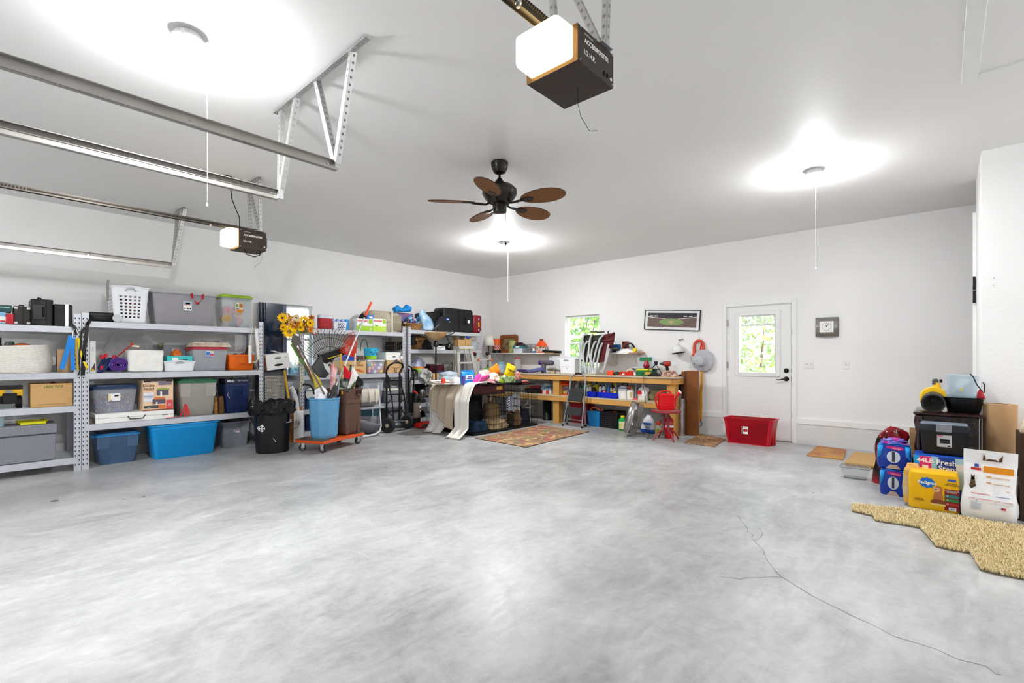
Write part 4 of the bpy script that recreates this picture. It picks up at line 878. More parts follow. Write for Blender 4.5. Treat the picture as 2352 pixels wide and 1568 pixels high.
# grey lattice crate, file box, boards and the shovel handle between the racks
s=site('L',606,656,852,0,.50);t=at(s,'lattice_crate','dark grey cabinet with a pale diamond lattice front behind the trash can','cabinet')
GD=mat('#4d4f52',.6);MB().bx(-s.w/2,s.w/2,0,.34,0,s.h).build('body',GD,t,bevel=.006)
b=MB();x0,x1,z0,z1=-s.w*.44,s.w*.44,s.h-.47,s.h-.07;nx,nz=8,10
for i in range(nx):
    for j in range(nz):
        cx=x0+(x1-x0)*(i+.5)/nx;cz=z0+(z1-z0)*(j+.5)/nz;a=(x1-x0)/nx/2;c_=(z1-z0)/nz/2
        for p,q in (((cx-a,cz),(cx,cz+c_)),((cx,cz+c_),(cx+a,cz)),((cx+a,cz),(cx,cz-c_)),((cx,cz-c_),(cx-a,cz))): b.bar((p[0],-.004,p[1]),(q[0],-.004,q[1]),.013,.004,up=(0,1,0))
b.build('lattice',mat('#cfc8bf',.5),t)
zc=s.h
s=site('L',614,668,812,zc+.03,.56);t=at(s,'file_box','white lidded file box tilted on the lattice cabinet','file box');t.rotation_euler=(0,R(-7),0)
MB().bx(-s.w/2,s.w/2,0,.32,0,s.h).build('body',PAPER,t,bevel=.003);MB().bx(-s.w/2-.003,-s.w/2-.001,.0,.32,0,s.h).build('side_panel',mat('#a48a82',.8),t);MB().bx(-s.w/2,s.w/2,-.001,.32,0,.002).build('base',mat('#c8c4be'),t)
for (zz,ww) in ((s.h*.72,.10),(s.h*.28,.13)): b=MB();b.prism([(ww/2*math.cos(a*PI/8),zz+.017*math.sin(a*PI/8)) for a in range(16)],-.0015,0,'y');b.build('hand_hole',mat('#7c7a76') if zz>s.h*.5 else BLACK,t)
for k in range(2): MB().bx(-s.w*.3,s.w*.4,-.0012,0,s.h*(.44+.1*k),s.h*(.445+.1*k)).build('print_line',mat('#b8b8b8'),t)
MB().box(-s.w*.1,.14,s.h+.01,s.w*.5,.10,.012,M=Matrix.Rotation(R(24),4,'Y')).build('loose_lid',mat('#d8d4cc'),t)
MB().bx(.30*s.w,.42*s.w,-.0014,0,s.h*.70,s.h*.74).build('print_mark',mat('#888888'),t)
def rod(name,label,cat,a,c,r,m,group=None,r1=None,n=10):
    t=thing(name,label,cat,a,group=group);d=Vector(c)-Vector(a);b=MB();b.tube([(0,0,0),tuple(d)],[r,r1 if r1 else r],n);b.build('shaft',m,t);return t,d
t,d=rod('yellow_pole','yellow wooden pole leaning beside the lattice cabinet','pole',P(668,948,y=-.62),P(653,850,y=-.52),.016,mat('#d8a520',.5))
t=thing('plastic_guard','white curved plastic guard standing behind the cork board','guard',P(676,940,y=-.70));b=MB();
def L2(px,py,y): return tuple(P(px,py,y=y)-t.location)
b.tube([L2(684,948,-.72),L2(681,920,-.72),L2(676,900,-.72),L2(670,888,-.71),L2(666,893,-.71)],[.03,.03,.028,.026,.02],8);b.build('guard',mat('#d8d8da',.4),t)
s=site('L',667,694,935,0,.74);t=at(s,'cork_board','cork board with wrapped edge standing on the floor behind the trolley','board');MB().bx(-s.w/2,s.w/2,0,.02,0,s.h).build('board',mat('#b57d42',.9,h2='#8a5a2a',scale=50),t)
s=site('L',675,697,943,0,.80);t=at(s,'white_board','narrow white panel with a black pen curl, leaning on the cork board','board');MB().bx(-s.w/2,s.w/2,0,.012,.012,s.h).build('board',mat('#f4f4f4',.4),t);b=MB();b.tube([(-s.w*.45,-.003,s.h*.46),(-s.w*.05,-.003,s.h*.5),(s.w*.1,-.003,s.h*.62),(s.w*.02,-.003,s.h*.66),(-s.w*.1,-.003,s.h*.55)],.0022,4);b.build('pen_mark',DARK,t)
s=site('L',655,677,950,0,.62);t=at(s,'wood_block','stack of rough wooden block ends between trash can and white panel','wood');MB().bx(-s.w/2,s.w/2,0,.2,0,s.h).build('block',mat('#a87a45',.9,h2='#6b4420',scale=14),t)
# trash can
ct=P(618,1041,z=0);cx,cy=-5.30,-1.17
t=thing('trash_can','big black trash can with a black liner bag','trash can',(cx,cy,0),R(-20));CAN=mat('#0e0f12',.5,bump=.12,scale=60)
b=MB();prof=[(0,.185),(.012,.195),(.50,.222),(.515,.235),(.60,.238),(.615,.252),(.635,.252),(.638,.238),(.60,.228)]
b.loft([[(x,y,z) for x,y in rrect(r*2,r*2,r*.82,6)] for z,r in prof],cap1=False);b.build('body',CAN,t)
for sx in (-1,1): MB().box(0,sx*.245,.52,.13,.03,.05).build('grip',CAN,t,bevel=.008)
b=MB();rings=[]
for (z,r,am) in ((.40,.205,.0),(.62,.225,.012),(.655,.246,.022),(.665,.262,.024),(.63,.276,.022),(.585,.268,.03),(.54,.266,.036),(.51,.256,.05)):
    ring=[]
    for i in range(64):
        a=2*PI*i/64;nz=mnoise.noise(Vector((math.cos(a)*5,math.sin(a)*5,z*14)));ca,sa=math.cos(a),math.sin(a);k=(abs(ca)**5+abs(sa)**5)**-.2
        droop=-.05*max(0,math.sin(a-.9))**4 if z<.6 else 0
        ring.append((r*ca*k+am*nz*ca*1.6,r*sa*k+am*nz*sa*1.6,z+nz*am*1.2+droop))
    rings.append(ring)
b.loft(rings,cap0=True,cap1=False);b.build('liner',mat('#0c0c0e',.12,var=.1),t,ang=.5)
rz=-R(20)
def onring(body,size,a,z,r,name='lettering'):
    q=text(body,size,(0,0,0),PAPER,t,name,bold=.001);q.location=(r*math.cos(a),r*math.sin(a),z);q.rotation_euler=(PI/2,0,a+PI/2);return q
onring('FLEX',.055,R(-36),.40,.238);
b=MB();b.tube([(.036*math.cos(a*PI/10),-.0,.036*math.sin(a*PI/10)) for a in range(20)],.0035,5,closed=True);b.bar((-.042,0,0),(.042,0,0),.009,.003,up=(0,1,0));b.bar((0,0,-.042),(0,0,.05),.009,.003,up=(0,1,0));b.tube([(-.045,0,-.02),(-.055,0,.01),(-.042,0,.03)],.004,5)
o=b.build('emblem',PAPER,t);aa=R(-122);o.location=(.236*math.cos(aa),.236*math.sin(aa),.33);o.rotation_euler=(0,0,aa+PI/2)
b=MB();b.bar((0,-.226,.20),(.03,-.224,.165),.004,.002,up=(0,1,0));b.bar((.02,-.224,.175),(.035,-.222,.155),.008,.002,up=(0,1,0));b.build('scuff',PAPER,t)

# platform trolley with its two cans of tools
DA=R(21);D0=Vector((-4.95,-1.85,0));DM=Matrix.Translation(D0) @ Matrix.Rotation(DA,4,'Z')
t=thing('platform_trolley','orange platform trolley with dark carpet ends on four casters','trolley',D0,DA);OR2=mat('#d9531c',.45);CP=mat('#4e4b4a',.95,bump=.3,scale=120)
MB().bx(0,.83,0,.46,.118,.158).build('deck',OR2,t,bevel=.004)
for (a,c) in ((.0,.14),(.66,.83)): MB().bx(a+.002,c,.004,.456,.158,.168).build('carpet',CP,t,bevel=.003)
for (x,y,r_) in ((.07,.06,10),(.76,.06,75),(.07,.40,60),(.76,.40,30)):
    M=Matrix.Translation((x,y,.045)) @ Matrix.Rotation(R(r_),4,'Z');b=MB();b.cyl(tuple(M @ Vector((-.012,0,0))),tuple(M @ Vector((.012,0,0))),.045,n=20);w=b.build('caster',mat('#2a2a2b',.6),t)
    b=MB();b.cyl(tuple(M @ Vector((-.0135,0,0))),tuple(M @ Vector((.0135,0,0))),.026,n=16);b.build('caster_hub',mat('#8d8d90',.4,.6),w)
    b=MB();b.box(-.02,0,0,.003,.04,.068,M=M);b.box(.02,0,0,.003,.04,.068,M=M);b.box(0,0,.064,.06,.06,.006,M=M);b.build('caster_fork',CHROME,w)
def DW(x,y,z): return DM @ Vector((x,y,z))
bc=DW(.25,.20,.169);ZB=.168
t=thing('waste_bin','light blue faceted waste bin at the left of the orange trolley','bin',bc,DA-R(12));LBL=mat('#5f9bc4',.5,var=.03)
b=MB();rings=[]
for z,r in ((0,.155),(.03,.162),(.031,.168),(.50,.192),(.51,.200),(.528,.200),(.529,.190),(.49,.186),(.02,.158)):
    rings.append([(r*1.02*math.cos(a),r*.98*math.sin(a),z) for a in [R(-90+q) for q in (-58,-40,-22,0,22,38,60,100,125,150,180,210,235,260)]])
b.loft(rings);b.build('body',LBL,t,ang=.25);b=MB();
o=b;b.prism([(.05*math.cos(PI*k/10),.018*math.sin(PI*k/10)) for k in range(11)],-.003,.0,'y');o=b.build('hand_hold',mat('#3d6f94',.6),t);o.location=(.145,-.118,.44);o.rotation_euler=(0,0,R(48))
brc=DW(.655,.24,.169);t=thing('slim_bin','tall slim brown bin full of garden tools on the orange trolley','bin',brc,DA-R(5));BR=mat('#5e4438',.55,var=.04)
b=MB();hollow(b,0,[(0,.26,.36),(.02,.28,.38),(.045,.285,.385),(.42,.31,.43),(.425,.325,.445),(.46,.325,.445),(.465,.315,.435),(.60,.33,.46),(.605,.345,.475),(.63,.345,.475)],.04);b.build('body',BR,t)
for sx in (-1,1): MB().bx(sx*.11-.035,sx*.11+.035,-.205,-.195,0,.36).build('rib',BR,t,bevel=.006)
MB().bx(.165,.18,-.10,.10,.52,.545).build('handle',BR,t,bevel=.005);b=MB();b.bx(.03,.12,-.245,-.23,.55,.60);b.build('grip_slot',mat('#2c1f19'),t);MB().bx(.03,.12,-.255,-.235,.53,.55).build('grip',BR,t,bevel=.004)
# tools in the cans: each runs from inside its can up to where the photo shows its head
def tp(px,py,y): return Vector(P(px,py,y=y))
t,d=rod('telescopic_pole','long pale telescopic pole with an orange grip, tallest thing on the trolley','pole',tp(764,905,-1.62),tp(838,727,-1.52),.013,mat('#cfd0d2',.3,.4));e=tp(853,694,-1.50)-t.location
b=MB();b.tube([tuple(d),tuple(d.lerp(e,.30)),tuple(d.lerp(e,.42)),tuple(e)],[.017,.019,.015,.017],10);b.build('grip',mat('#f0562e',.5),t);b=MB();b.sph(tuple(d),.02,10);b.sph(tuple(d+Vector((-.03,0,.01))),.016,8);b.build('clamp',DARK,t)
def rake(name,label,head,axis_to,spread,length,n,m,mg,y,tail=None,w=.004):
    """A fan rake: tines radiate from head, the handle goes to tail."""
    h=tp(*head,y);t=thing(name,label,'rake',h);ax=(tp(*axis_to,y)-h).normalized();sd=Vector((ax.z,0,-ax.x))
    b=MB()
    for k in range(n):
        a=spread*(k/(n-1)-.5);dd=(ax*math.cos(a)+sd*math.sin(a));L=length
        b.tube([tuple(dd*.04),tuple(dd*L*.9+Vector((0,-.02,0))),tuple(dd*L+Vector((0,-.06,-.0)))],w,4)
    b.build('tines',m,t);b=MB()
    for q in (.5,.74): b.tube([tuple((ax*math.cos(a)+sd*math.sin(a))*length*q+Vector((0,-.008,0))) for a in [spread*(k/16-.5) for k in range(17)]],w*1.2,4)
    b.sph((0,0,0),.022,8);b.build('brace',mg,t)
    if tail: b=MB();b.tube([(0,0,0),tuple(tp(*tail)-h)],.011,8);b.build('handle',mat('#c9a26a',.6),t)
    return t
rake('leaf_rake','wide leaf rake with brown wire tines and a green brace',(757,838),(743,780),R(105),.52,22,mat('#5c4a40',.5,.3),mat('#2c6b46',.5),-1.30,(790,915,-1.5),.0042)
rake('leaf_rake','red plastic leaf rake leaning behind the telescopic pole',(817,822),(795,786),R(72),.30,15,mat('#d8442c',.5),mat('#d8442c',.5),-1.42,(813,905,-1.55),.0055)
rake('hand_rake','small red rake head pointing up behind the larger red rake',(812,800),(796,768),R(60),.25,11,mat('#c43a2c',.5),mat('#c43a2c',.5),-1.25,None,.004)
t=thing('push_broom','black push squeegee broom with a yellow stripe, tilted over the bins','broom',tp(763,815,-1.35));M=Matrix.Rotation(R(-16),4,'Y');b=MB();b.box(0,0,-.045,.40,.05,.10,M=M);b.build('head',BLACK,t,bevel=.005);MB().box(0.02,-.027,-.035,.22,.004,.014,M=M).build('stripe',mat('#d8b818'),t);MB().box(0,-.005,.055,.41,.06,.015,M=M).build('edge',mat('#5a5a5e',.5),t)
b=MB();b.tube([(0,0,-.03),tuple(tp(760,905,-1.55)-t.location)],.011,8);b.build('handle',mat('#3a3a3c',.5),t)
t=thing('snow_shovel','dark grey scoop shovel blade hanging beside the broom','shovel',tp(735,855,-1.45));pts=[(722,838),(738,815),(747,845),(757,858),(748,868),(732,866),(716,842)]
b=MB();C0=[tp(a,c,-1.45)-t.location for a,c in pts];b.loft([[tuple(p) for p in C0],[tuple(p+Vector((0,.06,0))) for p in C0]]);b.build('blade',mat('#47474a',.35,.2),t,bevel=.01)
t=thing('trim_board','narrow green and brown trim plank leaning across the window','board',tp(722,880,-1.2));b=MB();b.bar(tuple(tp(671,782,-.95)-t.location),(0,0,0),.045,.014,up=(.2,-1,.3));b.build('plank',mat('#6f5a45',.6),t);b=MB();b.bar(tuple(tp(669,790,-.97)-t.location),tuple(tp(698,838,-1.1)-t.location),.03,.012,up=(.2,-1,.3));b.build('green_strip',mat('#5f9440',.6),t)
t,d=rod('broom','straw broom upside down with yellow bristles near the blue bin','broom',tp(732,900,-1.55),tp(706,832,-1.35),.012,mat('#c9a97c',.6));b=MB();b.tube([tuple(tp(720,858,-1.45)-t.location),tuple(tp(727,872,-1.48)-t.location),tuple(tp(733,890,-1.52)-t.location)],[.018,.045,.055],10);b.build('bristles',mat('#d8c45a',.9,h2='#b89a30',scale=60),t)
t,d=rod('shovel','long-handled shovel with a grey shaft leaning to the left','shovel',tp(745,905,-1.72),tp(686,792,-1.34),.012,mat('#6b5f57',.5));MB().prism([(-.05,0),(.05,0),(.055,.10),(0,.17),(-.055,.10)],-.006,.006,'y').xf(Matrix.Translation(d) @ Matrix.Rotation(R(-27),4,'Y')).build('blade',mat('#55504c',.4,.5),t)
for k,(a,c,yy,m,r,lb) in enumerate((((786,905),(783,812),-1.6,mat('#e0a830',.5),.012,'tool with yellow grip rising behind the push broom'),((799,900),(806,838),-1.66,mat('#2a4a3a',.6),.014,'dark green closed umbrella in the brown bin'),((776,905),(782,850),-1.68,mat('#9a9a9c',.4,.5),.008,'thin grey metal rod at the front of the brown bin'),((812,885),(816,812),-1.58,mat('#e8dcc0',.6),.010,'cream wooden rake handle standing right in the brown bin'))):
    rod('garden_tool',lb,'tool',tp(*a,yy),tp(*c,yy+.1),r,m,'long tools in the brown bin')
def flag(name,label,pts,y,m,cat='flag',th=.012):
    t=thing(name,label,cat,tp(*pts[0],y));c=[tp(a,q,y)-t.location for a,q in pts];cen=sum(c,Vector())/len(c)
    b=MB();n=len(c);b.add([tuple(p) for p in c]+[tuple(cen+Vector((0,-.05,0)))]+[tuple(p+Vector((0,th,0))) for p in c],[(i,(i+1) % n,n) for i in range(n)]+[tuple(n+1+i for i in reversed(range(n)))]);b.build('cloth',m,t,ang=1.2);return t
flag('garden_flag','pink and white folded flag at the left of the brown bin',[(761,832),(775,848),(768,890),(759,896)],-1.62,mat('#e3c4c4',.8,h2='#c8505a',scale=7))
flag('garden_flag','bright red flag furled in the middle of the brown bin',[(790,838),(797,846),(809,858),(803,872),(790,866)],-1.66,mat('#cc1424',.8));flag('garden_flag','white pointed flag at the right of the brown bin',[(810,842),(823,860),(812,888),(798,892),(806,866)],-1.68,mat('#ece6e4',.8));flag('garden_flag','small red and green flag tip beside the white pointed flag',[(815,872),(818,886),(806,890)],-1.70,mat('#c8202c',.8,h2='#1f6b3c',scale=9))
crumple('gloves','dark green work gloves stuffed in the brown bin','gloves',tp(795,893,-1.66),0,.22,.12,.15,mat('#16382e',.8,h2='#c8c0b8',scale=12),41,.35)
t=thing('ice_scraper','black triangular scoop head leaning right of the brown bin','scraper',tp(828,890,-1.5));b=MB();c=[tp(a,q,-1.5)-t.location for a,q in ((822,862),(834,874),(836,884),(822,890),(818,880))];b.loft([[tuple(p) for p in c],[tuple(p+Vector((0,.1,0))) for p in c]]);b.build('scoop',BLACK,t,bevel=.008)
t=thing('snow_brush','grey bristle brush leaning in the blue waste bin','brush',tp(758,916,-1.68));b=MB();b.bar((0,0,0),tuple(tp(771,885,-1.66)-t.location),.045,.035,up=(0,1,0));b.build('bristles',mat('#3d3d40',.95,bump=.4,scale=200),t);b=MB();b.bar(tuple(tp(770,912,-1.66)-t.location),tuple(tp(774,893,-1.66)-t.location),.03,.02,up=(0,1,0));b.build('back',mat('#57575c',.5),t)
crumple('paper_bag','white crumpled paper bag in the blue waste bin','paper',bc+Vector((-.05,-.10,.42)),0,.20,.16,.26,mat('#f0f0f4',.8),44,.4,top=.55)
crumple('paper_wad','smaller white paper wad at the right of the blue waste bin','paper',bc+Vector((.08,-.10,.45)),0,.12,.1,.15,mat('#f0f0f4',.8),45,.4)
t=thing('plunger_cane','black curved cane handle hooked at the left of the blue bin','cane',tp(708,914,-1.5));b=MB();b.tube([tuple(tp(*q,-1.5)-t.location) for q in ((722,905),(719,892),(711,884),(700,882),(696,884))],.014,8);b.build('handle',BLACK,t)

# sunflower garland on the rack corner
gc=P(682,744,y=-.74);t=thing('flower_garland','yellow sunflower garland hanging on the corner of the middle rack','garland',gc);PET=mat('#ffdc10',.6,h2='#f6ae08',scale=30)
def GL(px,py,y=-.76): return P(px,py,y=y)-gc
def flower(px,py,r,y,seed,m=PET):
    r *= 1.28;c=GL(px,py,y);rnd=random.Random(seed);b=MB()
    for k in range(15):
        a=2*PI*k/15+rnd.uniform(-.1,.1);L=r*rnd.uniform(.85,1.1);w=r*.2;u=Vector((math.cos(a),-.25,math.sin(a)));v=Vector((-math.sin(a),0,math.cos(a)))
        b.add([tuple(c+u*r*.15),tuple(c+u*L*.6+v*w),tuple(c+u*L),tuple(c+u*L*.6-v*w),tuple(c+u*L*.6+Vector((0,-.012,0)))],[(0,1,4),(1,2,4),(2,3,4),(3,0,4)])
    f=b.build('flower',m,t);MB().sph(tuple(c+Vector((0,-.01,0))),(r*.16,.012,r*.16),10).build('flower_centre',mat('#4a2a10',.9),f)
for k,(a,c,r,m) in enumerate(((664,761,.085,PET),(697,737,.075,PET),(648,730,.065,PET),(712,742,.055,PET),(655,742,.05,mat('#c87a20',.7)),(677,744,.06,mat('#b8641c',.7)),(668,735,.05,mat('#e0a040',.7)),(680,730,.055,mat('#e8cfa0',.7)),(672,752,.055,PET),(715,730,.04,mat('#c8641c',.7)),(712,756,.045,mat('#e8941c',.7)),(650,752,.045,PET),(660,725,.04,mat('#e0a428',.7)),(690,752,.05,PET),(703,746,.05,mat('#8a4a18',.7)))): flower(a,c,r,-.765-.01*(k % 4),k,m)
b=MB();rnd=random.Random(5)
for _ in range(110):
    c=GL(rnd.uniform(646,716),744+rnd.uniform(-16,20),-.74-rnd.uniform(0,.05));a=rnd.uniform(0,6.28);u=Vector((math.cos(a),rnd.uniform(-.4,.4),math.sin(a)))*.035;v=Vector((-u.z,0,u.x))*.35;b.add([tuple(c-u),tuple(c+v),tuple(c+u),tuple(c-v)],[(0,1,2,3)],rnd.randrange(3))
b.build('leaf',[mat('#5c6b2c',.7),mat('#7a8a38',.7),mat('#a87a30',.7)],t)
def string(label,pts,y,m=mat('#e8dc2a',.6),r=.004):
    t=thing('yellow_string',label,'string',P(*pts[0],y=y),group='yellow strings on the middle rack');b=MB();b.tube([tuple(P(*q,y=y)-t.location) for q in pts],r,5);b.build('cord',m,t)
string('yellow cord with a loop hanging left of the rack post',[(686,808),(676,822),(684,836),(680,846),(690,826),(688,808)],-.70);string('long yellow cord hanging down to the trolley with a hook at its end',[(698,838),(690,848),(692,870),(690,886),(688,895),(691,900)],-.75);string('thin yellow cord hanging from the sunflowers right of the rack post',[(703,755),(709,780),(711,800),(708,828),(700,846),(694,852)],-.70,r=.003)
t=thing('wall_thermometer','round red dial thermometer at the end of the middle rack shelf','thermometer',P(721,761,y=-.70));b=MB();b.cyl((0,-.03,0),(0,.02,0),.047,n=24);b.build('rim',mat('#c8402c',.4),t);b=MB();b.cyl((0,-.032,0),(0,-.029,0),.036,n=24);b.build('dial',PAPER,t)
b=MB();
for k in range(8): b.box(.024*math.cos(k*PI/4),-.0335,.024*math.sin(k*PI/4)-.004,.008,.001,.008)
b.build('dial_mark',mat('#4a8a6a'),t)

# ---------------------------------------------------------------- middle rack
Y3=.63;zT=1.676
s=site('L',719,734,723,zT,Y3);t=at(s,'bucket','ribbed white roll standing at the left end of the middle rack','roll');MB().lathe([(s.w*.5,0),(s.w*.5,s.h)],0,.08,18).build('roll',PAPER,t)
for k in range(6): MB().lathe([(s.w*.51,s.h*(k+.5)/6),(s.w*.51,s.h*(k+.5)/6+.004)],0,.08,18).build('rib',mat('#dcdcdc'),t)
s=site('L',735,764,730,zT,Y3);t=at(s,'cooler','small red cooler with a white lid','cooler');MB().rbox(0,.11,[(0,s.w*.93,.2),(s.h*.97,s.w,.22)],.015).build('body',mat('#b5232c',.5),t);MB().rbox(0,.11,[(s.h*.97,s.w*1.04,.23),(s.h*1.25,s.w*1.02,.225),(s.h*1.28,s.w*.98,.21)],.02).build('lid',mat('#d8dade',.45),t)
for k in range(7): MB().bx(-s.w*.46,s.w*.46,-.001,.002,s.h*(.1+.12*k),s.h*(.13+.12*k)).build('rib',mat('#a01f28',.5),t)
s=site('L',766,798,739,zT,Y3);t=at(s,'plastic_basket','white dotted plastic basket of blue packets beside the red cooler','basket');MB().rbox(0,.1,[(0,s.w*.86,.17),(s.h,s.w,.2)],.02).build('body',WPL,t);b=MB()
for i in range(4):
    for j in range(5): b.cyl((-s.w*.16+i*s.w*.12+(j % 2)*s.w*.06,.002,s.h*(.12+.18*j)),(-s.w*.16+i*s.w*.12+(j % 2)*s.w*.06,.012,s.h*(.12+.18*j)),.009,n=6)
b.build('hole',mat('#2a3c6b',.7),t);MB().rbox(0,.1,[(s.h*.92,s.w*1.04,.21),(s.h*.99,s.w*1.05,.215)],.02).build('rim',WPL,t)
for k in range(3): crumple('snack_packet',('left','middle','right')[k]+' shiny blue packet in the white dotted basket','packet',s.loc+Vector((-.08+.08*k,.04,s.h*.85)),0,.10,.14,.075,mat('#2c64c0',.3,h2='#dfe8f4',scale=18),50+k,.3)
s=site('L',795,801,733,zT,Y3-.05);t=at(s,'storage_box','thin blue edge of a box behind the dotted basket','box');carton(t,s.w*1.4,.2,s.h,mat('#2c8ac8',.5))
for k,(a,c,lb) in enumerate(((819,856,'wide diaper box at the left, half behind the telescopic pole'),(857,887,'narrower diaper box at the right, beside the pet carrier'))):
    s=site('L',a,c,732,zT,Y3+.01*k);t=at(s,'diaper_box',lb,'box','diaper boxes');carton(t,s.w,.12,s.h,mat('#eeefe9',.6));GR=mat('#9ac832',.6)
    MB().bx(-s.w/2,s.w/2,-.002,-.0005,0,s.h*.42).build('green_band',GR if k== 0 else mat('#b8d84a',.6),t);MB().bx(s.w*.24,s.w*.47,-.0025,-.0005,s.h*.62,s.h*.97).build('green_patch',GR,t);text('HUGGIES',.046 if k== 0 else .040,(-s.w*.13,-.003,s.h*.82),mat('#d8281c'),t,bold=.001)
    b=MB();b.prism([(-s.w*.36,s.h*.42),(-s.w*.30,s.h*.60),(-s.w*.22,s.h*.42)],-.0035,-.002,'y');b.prism([(-s.w*.26,s.h*.42),(-s.w*.19,s.h*.55),(-s.w*.12,s.h*.42)],-.0035,-.002,'y');b.build('tree_print',mat('#5f9a2c'),t);MB().bx(s.w*.30,s.w*.42,-.0035,-.002,s.h*.1,s.h*.28).build('seal_print',mat('#c8dca0'),t)
crumple('plush_toy','black plush toy sitting on the diaper boxes by the pole','toy',P(836,735,y=-.58),0,.11,.1,.12,mat('#16161a',.9),61,.35);s=site('L',843,859,723,P(850,735,y=-.55).z,.55);t=at(s,'wipes_pack','small blue packet on the diaper boxes','packet');carton(t,s.w,.1,s.h,mat('#2a6cb8',.4));MB().bx(-s.w*.2,s.w*.3,-.002,0,s.h*.4,s.h*.7).build('print',PAPER,t)
# pet carrier
s=site('L',850,924,714,zT,.50);t=at(s,'pet_carrier','beige plastic pet carrier with a wire-look door side','pet carrier');BG=mat('#b3a793',.55,var=.03);w,h=s.w,s.h
MB().rbox(0,.2,[(0,w*.92,.36),(.02,w*.95,.38),(h*.48,w,.40)],.05).build('lower_shell',BG,t);MB().rbox(0,.2,[(h*.49,w*1.02,.415),(h*.54,w*1.02,.415)],.055).build('flange',mat('#a39783',.55),t);MB().rbox(0,.2,[(h*.54,w,.40),(h*.85,w*.93,.37),(h*.97,w*.85,.32),(h,w*.78,.28)],.06).build('upper_shell',BG,t)
b=MB()
for i in range(9):
    for j in range(4):
        a=R(20+140*i/8);r=.07+.030*j;x=-w*.22+r*math.cos(a)*1.1;z=h*.56+r*math.sin(a)*.8
        if-w*.47<x<w*.02 and z<h*.88: yy=.2-.2*(1-(z/h-.54)*.22)-.003;b.bar((x,yy,z),(x+.014*math.cos(a),yy,z+.012*math.sin(a)),.006,.003,up=(0,1,0))
b.build('vent_slot',mat('#5a5146'),t)
MB().bx(w*.13,w*.20,-.014,.02,.0,h*.98).build('door_frame',mat('#c9c2b4',.5),t,bevel=.006);MB().bx(w*.22,w*.46,-.006,.004,h*.12,h*.82).build('door_recess',mat('#8f826e',.6),t)
b=MB()
for i in range(5):
    for j in range(5): b.sph((w*(.25+.045*i),-.008,h*(.48+.08*j)),.005,6)
b.build('door_vent',mat('#e6e0d2'),t)
# on top of carrier and rack joint
zc=P(905,719,y=-.52).z;t=thing('bow_pillow','bright blue bow-shaped pillow on top of the pet carrier','pillow',P(925,712,y=-.5));b=MB();
def bow(px,py): return tuple(P(px,py,y=-.5)-t.location)
b.tube([bow(906,712),bow(913,708),bow(924,713),bow(934,708),bow(942,710)],[.05,.06,.03,.07,.05],14);b.build('pillow',mat('#1484d0',.7),t);s=site('L',900,948,716,zT+.22,.45);t=at(s,'gift_box','blue and red printed box behind the bow pillow','box');carton(t,s.w,.1,s.h*.9,mat('#2a70b0',.6,h2='#a04858',scale=5))
MB().bx(-s.w/2,s.w*.2,.05,.09,-.2,0).build('support_box',mat('#8a8478',.8),t)
# second shelf of the middle rack
zT=.966
s=site('L',788,841,828,zT,Y3);t=at(s,'carton','tan cookie carton lettered in brown script','box');carton(t,s.w,.3,s.h,mat('#d8b27c',.8));text('Fire Cookie',.062,(0,-.001,s.h*.66),mat('#8a3a1e'),t,bold=.0008,shear=.35);b=MB();b.prism([(-.02,.07),(.10,.03),(.16,.05),(.06,.085)],-.002,0,'y');b.build('print',mat('#c8642c'),t);text('TREATS',.024,(.13,-.001,.03),mat('#6b3a1e'),t,shear=.3)
s=site('L',843,886,826,zT,Y3);t=at(s,'storage_tote','clear tote full of coloured plastic eggs','tote');tote(t,s.w,.28,s.h,clear('#e4e8ee',.22),clear('#e8ecf0',.7),.9,.02,False,.025,True)
ec=['#f2a0b8','#8ad0a8','#f0d23a','#8a6cc8','#5ab8e0','#f08ac8','#e8f0f4','#f4c84a','#62c0c8','#e86a90']
names=['pink','mint green','yellow','purple','sky blue','magenta','white','amber','turquoise','rose'];rnd=random.Random(2);proto=None;k=0
for j in range(3):
    for i in range(5):
        x=-s.w*.34+i*s.w*.16+(.016 if j % 2 else 0);z=.034+j*.056;c=ec[(i*3+j*7) % 10];nm=names[(i*3+j*7) % 10]
        e=MB().sph((0,0,0),(.030,.030,.036),12).build('plastic_egg',mat(c,.35));e.location=s.loc+Vector((x,.045+.012*((i+j) % 2),z));e.rotation_euler=(rnd.uniform(-1,1),0,rnd.uniform(0,3));tag(e,'%s plastic egg, %s row of the clear tote, %s' % (nm,('bottom','middle','top')[j],('at its left side','left of centre','at the centre','right of centre','at its right side')[i]),'egg','plastic eggs in the clear tote')
s=site('L',889,928,827,zT,Y3);t=at(s,'carton','brown delivery carton with a black smile arrow','box');carton(t,s.w,.3,s.h,mat('#c9a273',.8));b=MB();b.tube([(-s.w*.28+s.w*.56*q/12,-.001,s.h*.50-.028*math.sin(PI*q/12)) for q in range(13)],.003,4);b.bar((s.w*.28,-.002,s.h*.5),(s.w*.22,-.002,s.h*.53),.005,.002,up=(0,1,0));b.build('smile_print',BLACK,t);MB().bx(-.022,.022,-.002,0,.01,.075).build('print',mat('#2c2016'),t);b=MB();b.bx(-.012,.012,-.003,-.002,.045,.068);b.bx(-.010,.010,-.003,-.002,.018,.036);b.build('print_symbol',mat('#d8b890'),t);MB().bx(-.03,.03,-.002,.3,s.h-.03,s.h+.001).build('tape',mat('#2c3c44',.3),t)
zz=zT+s.h+.002
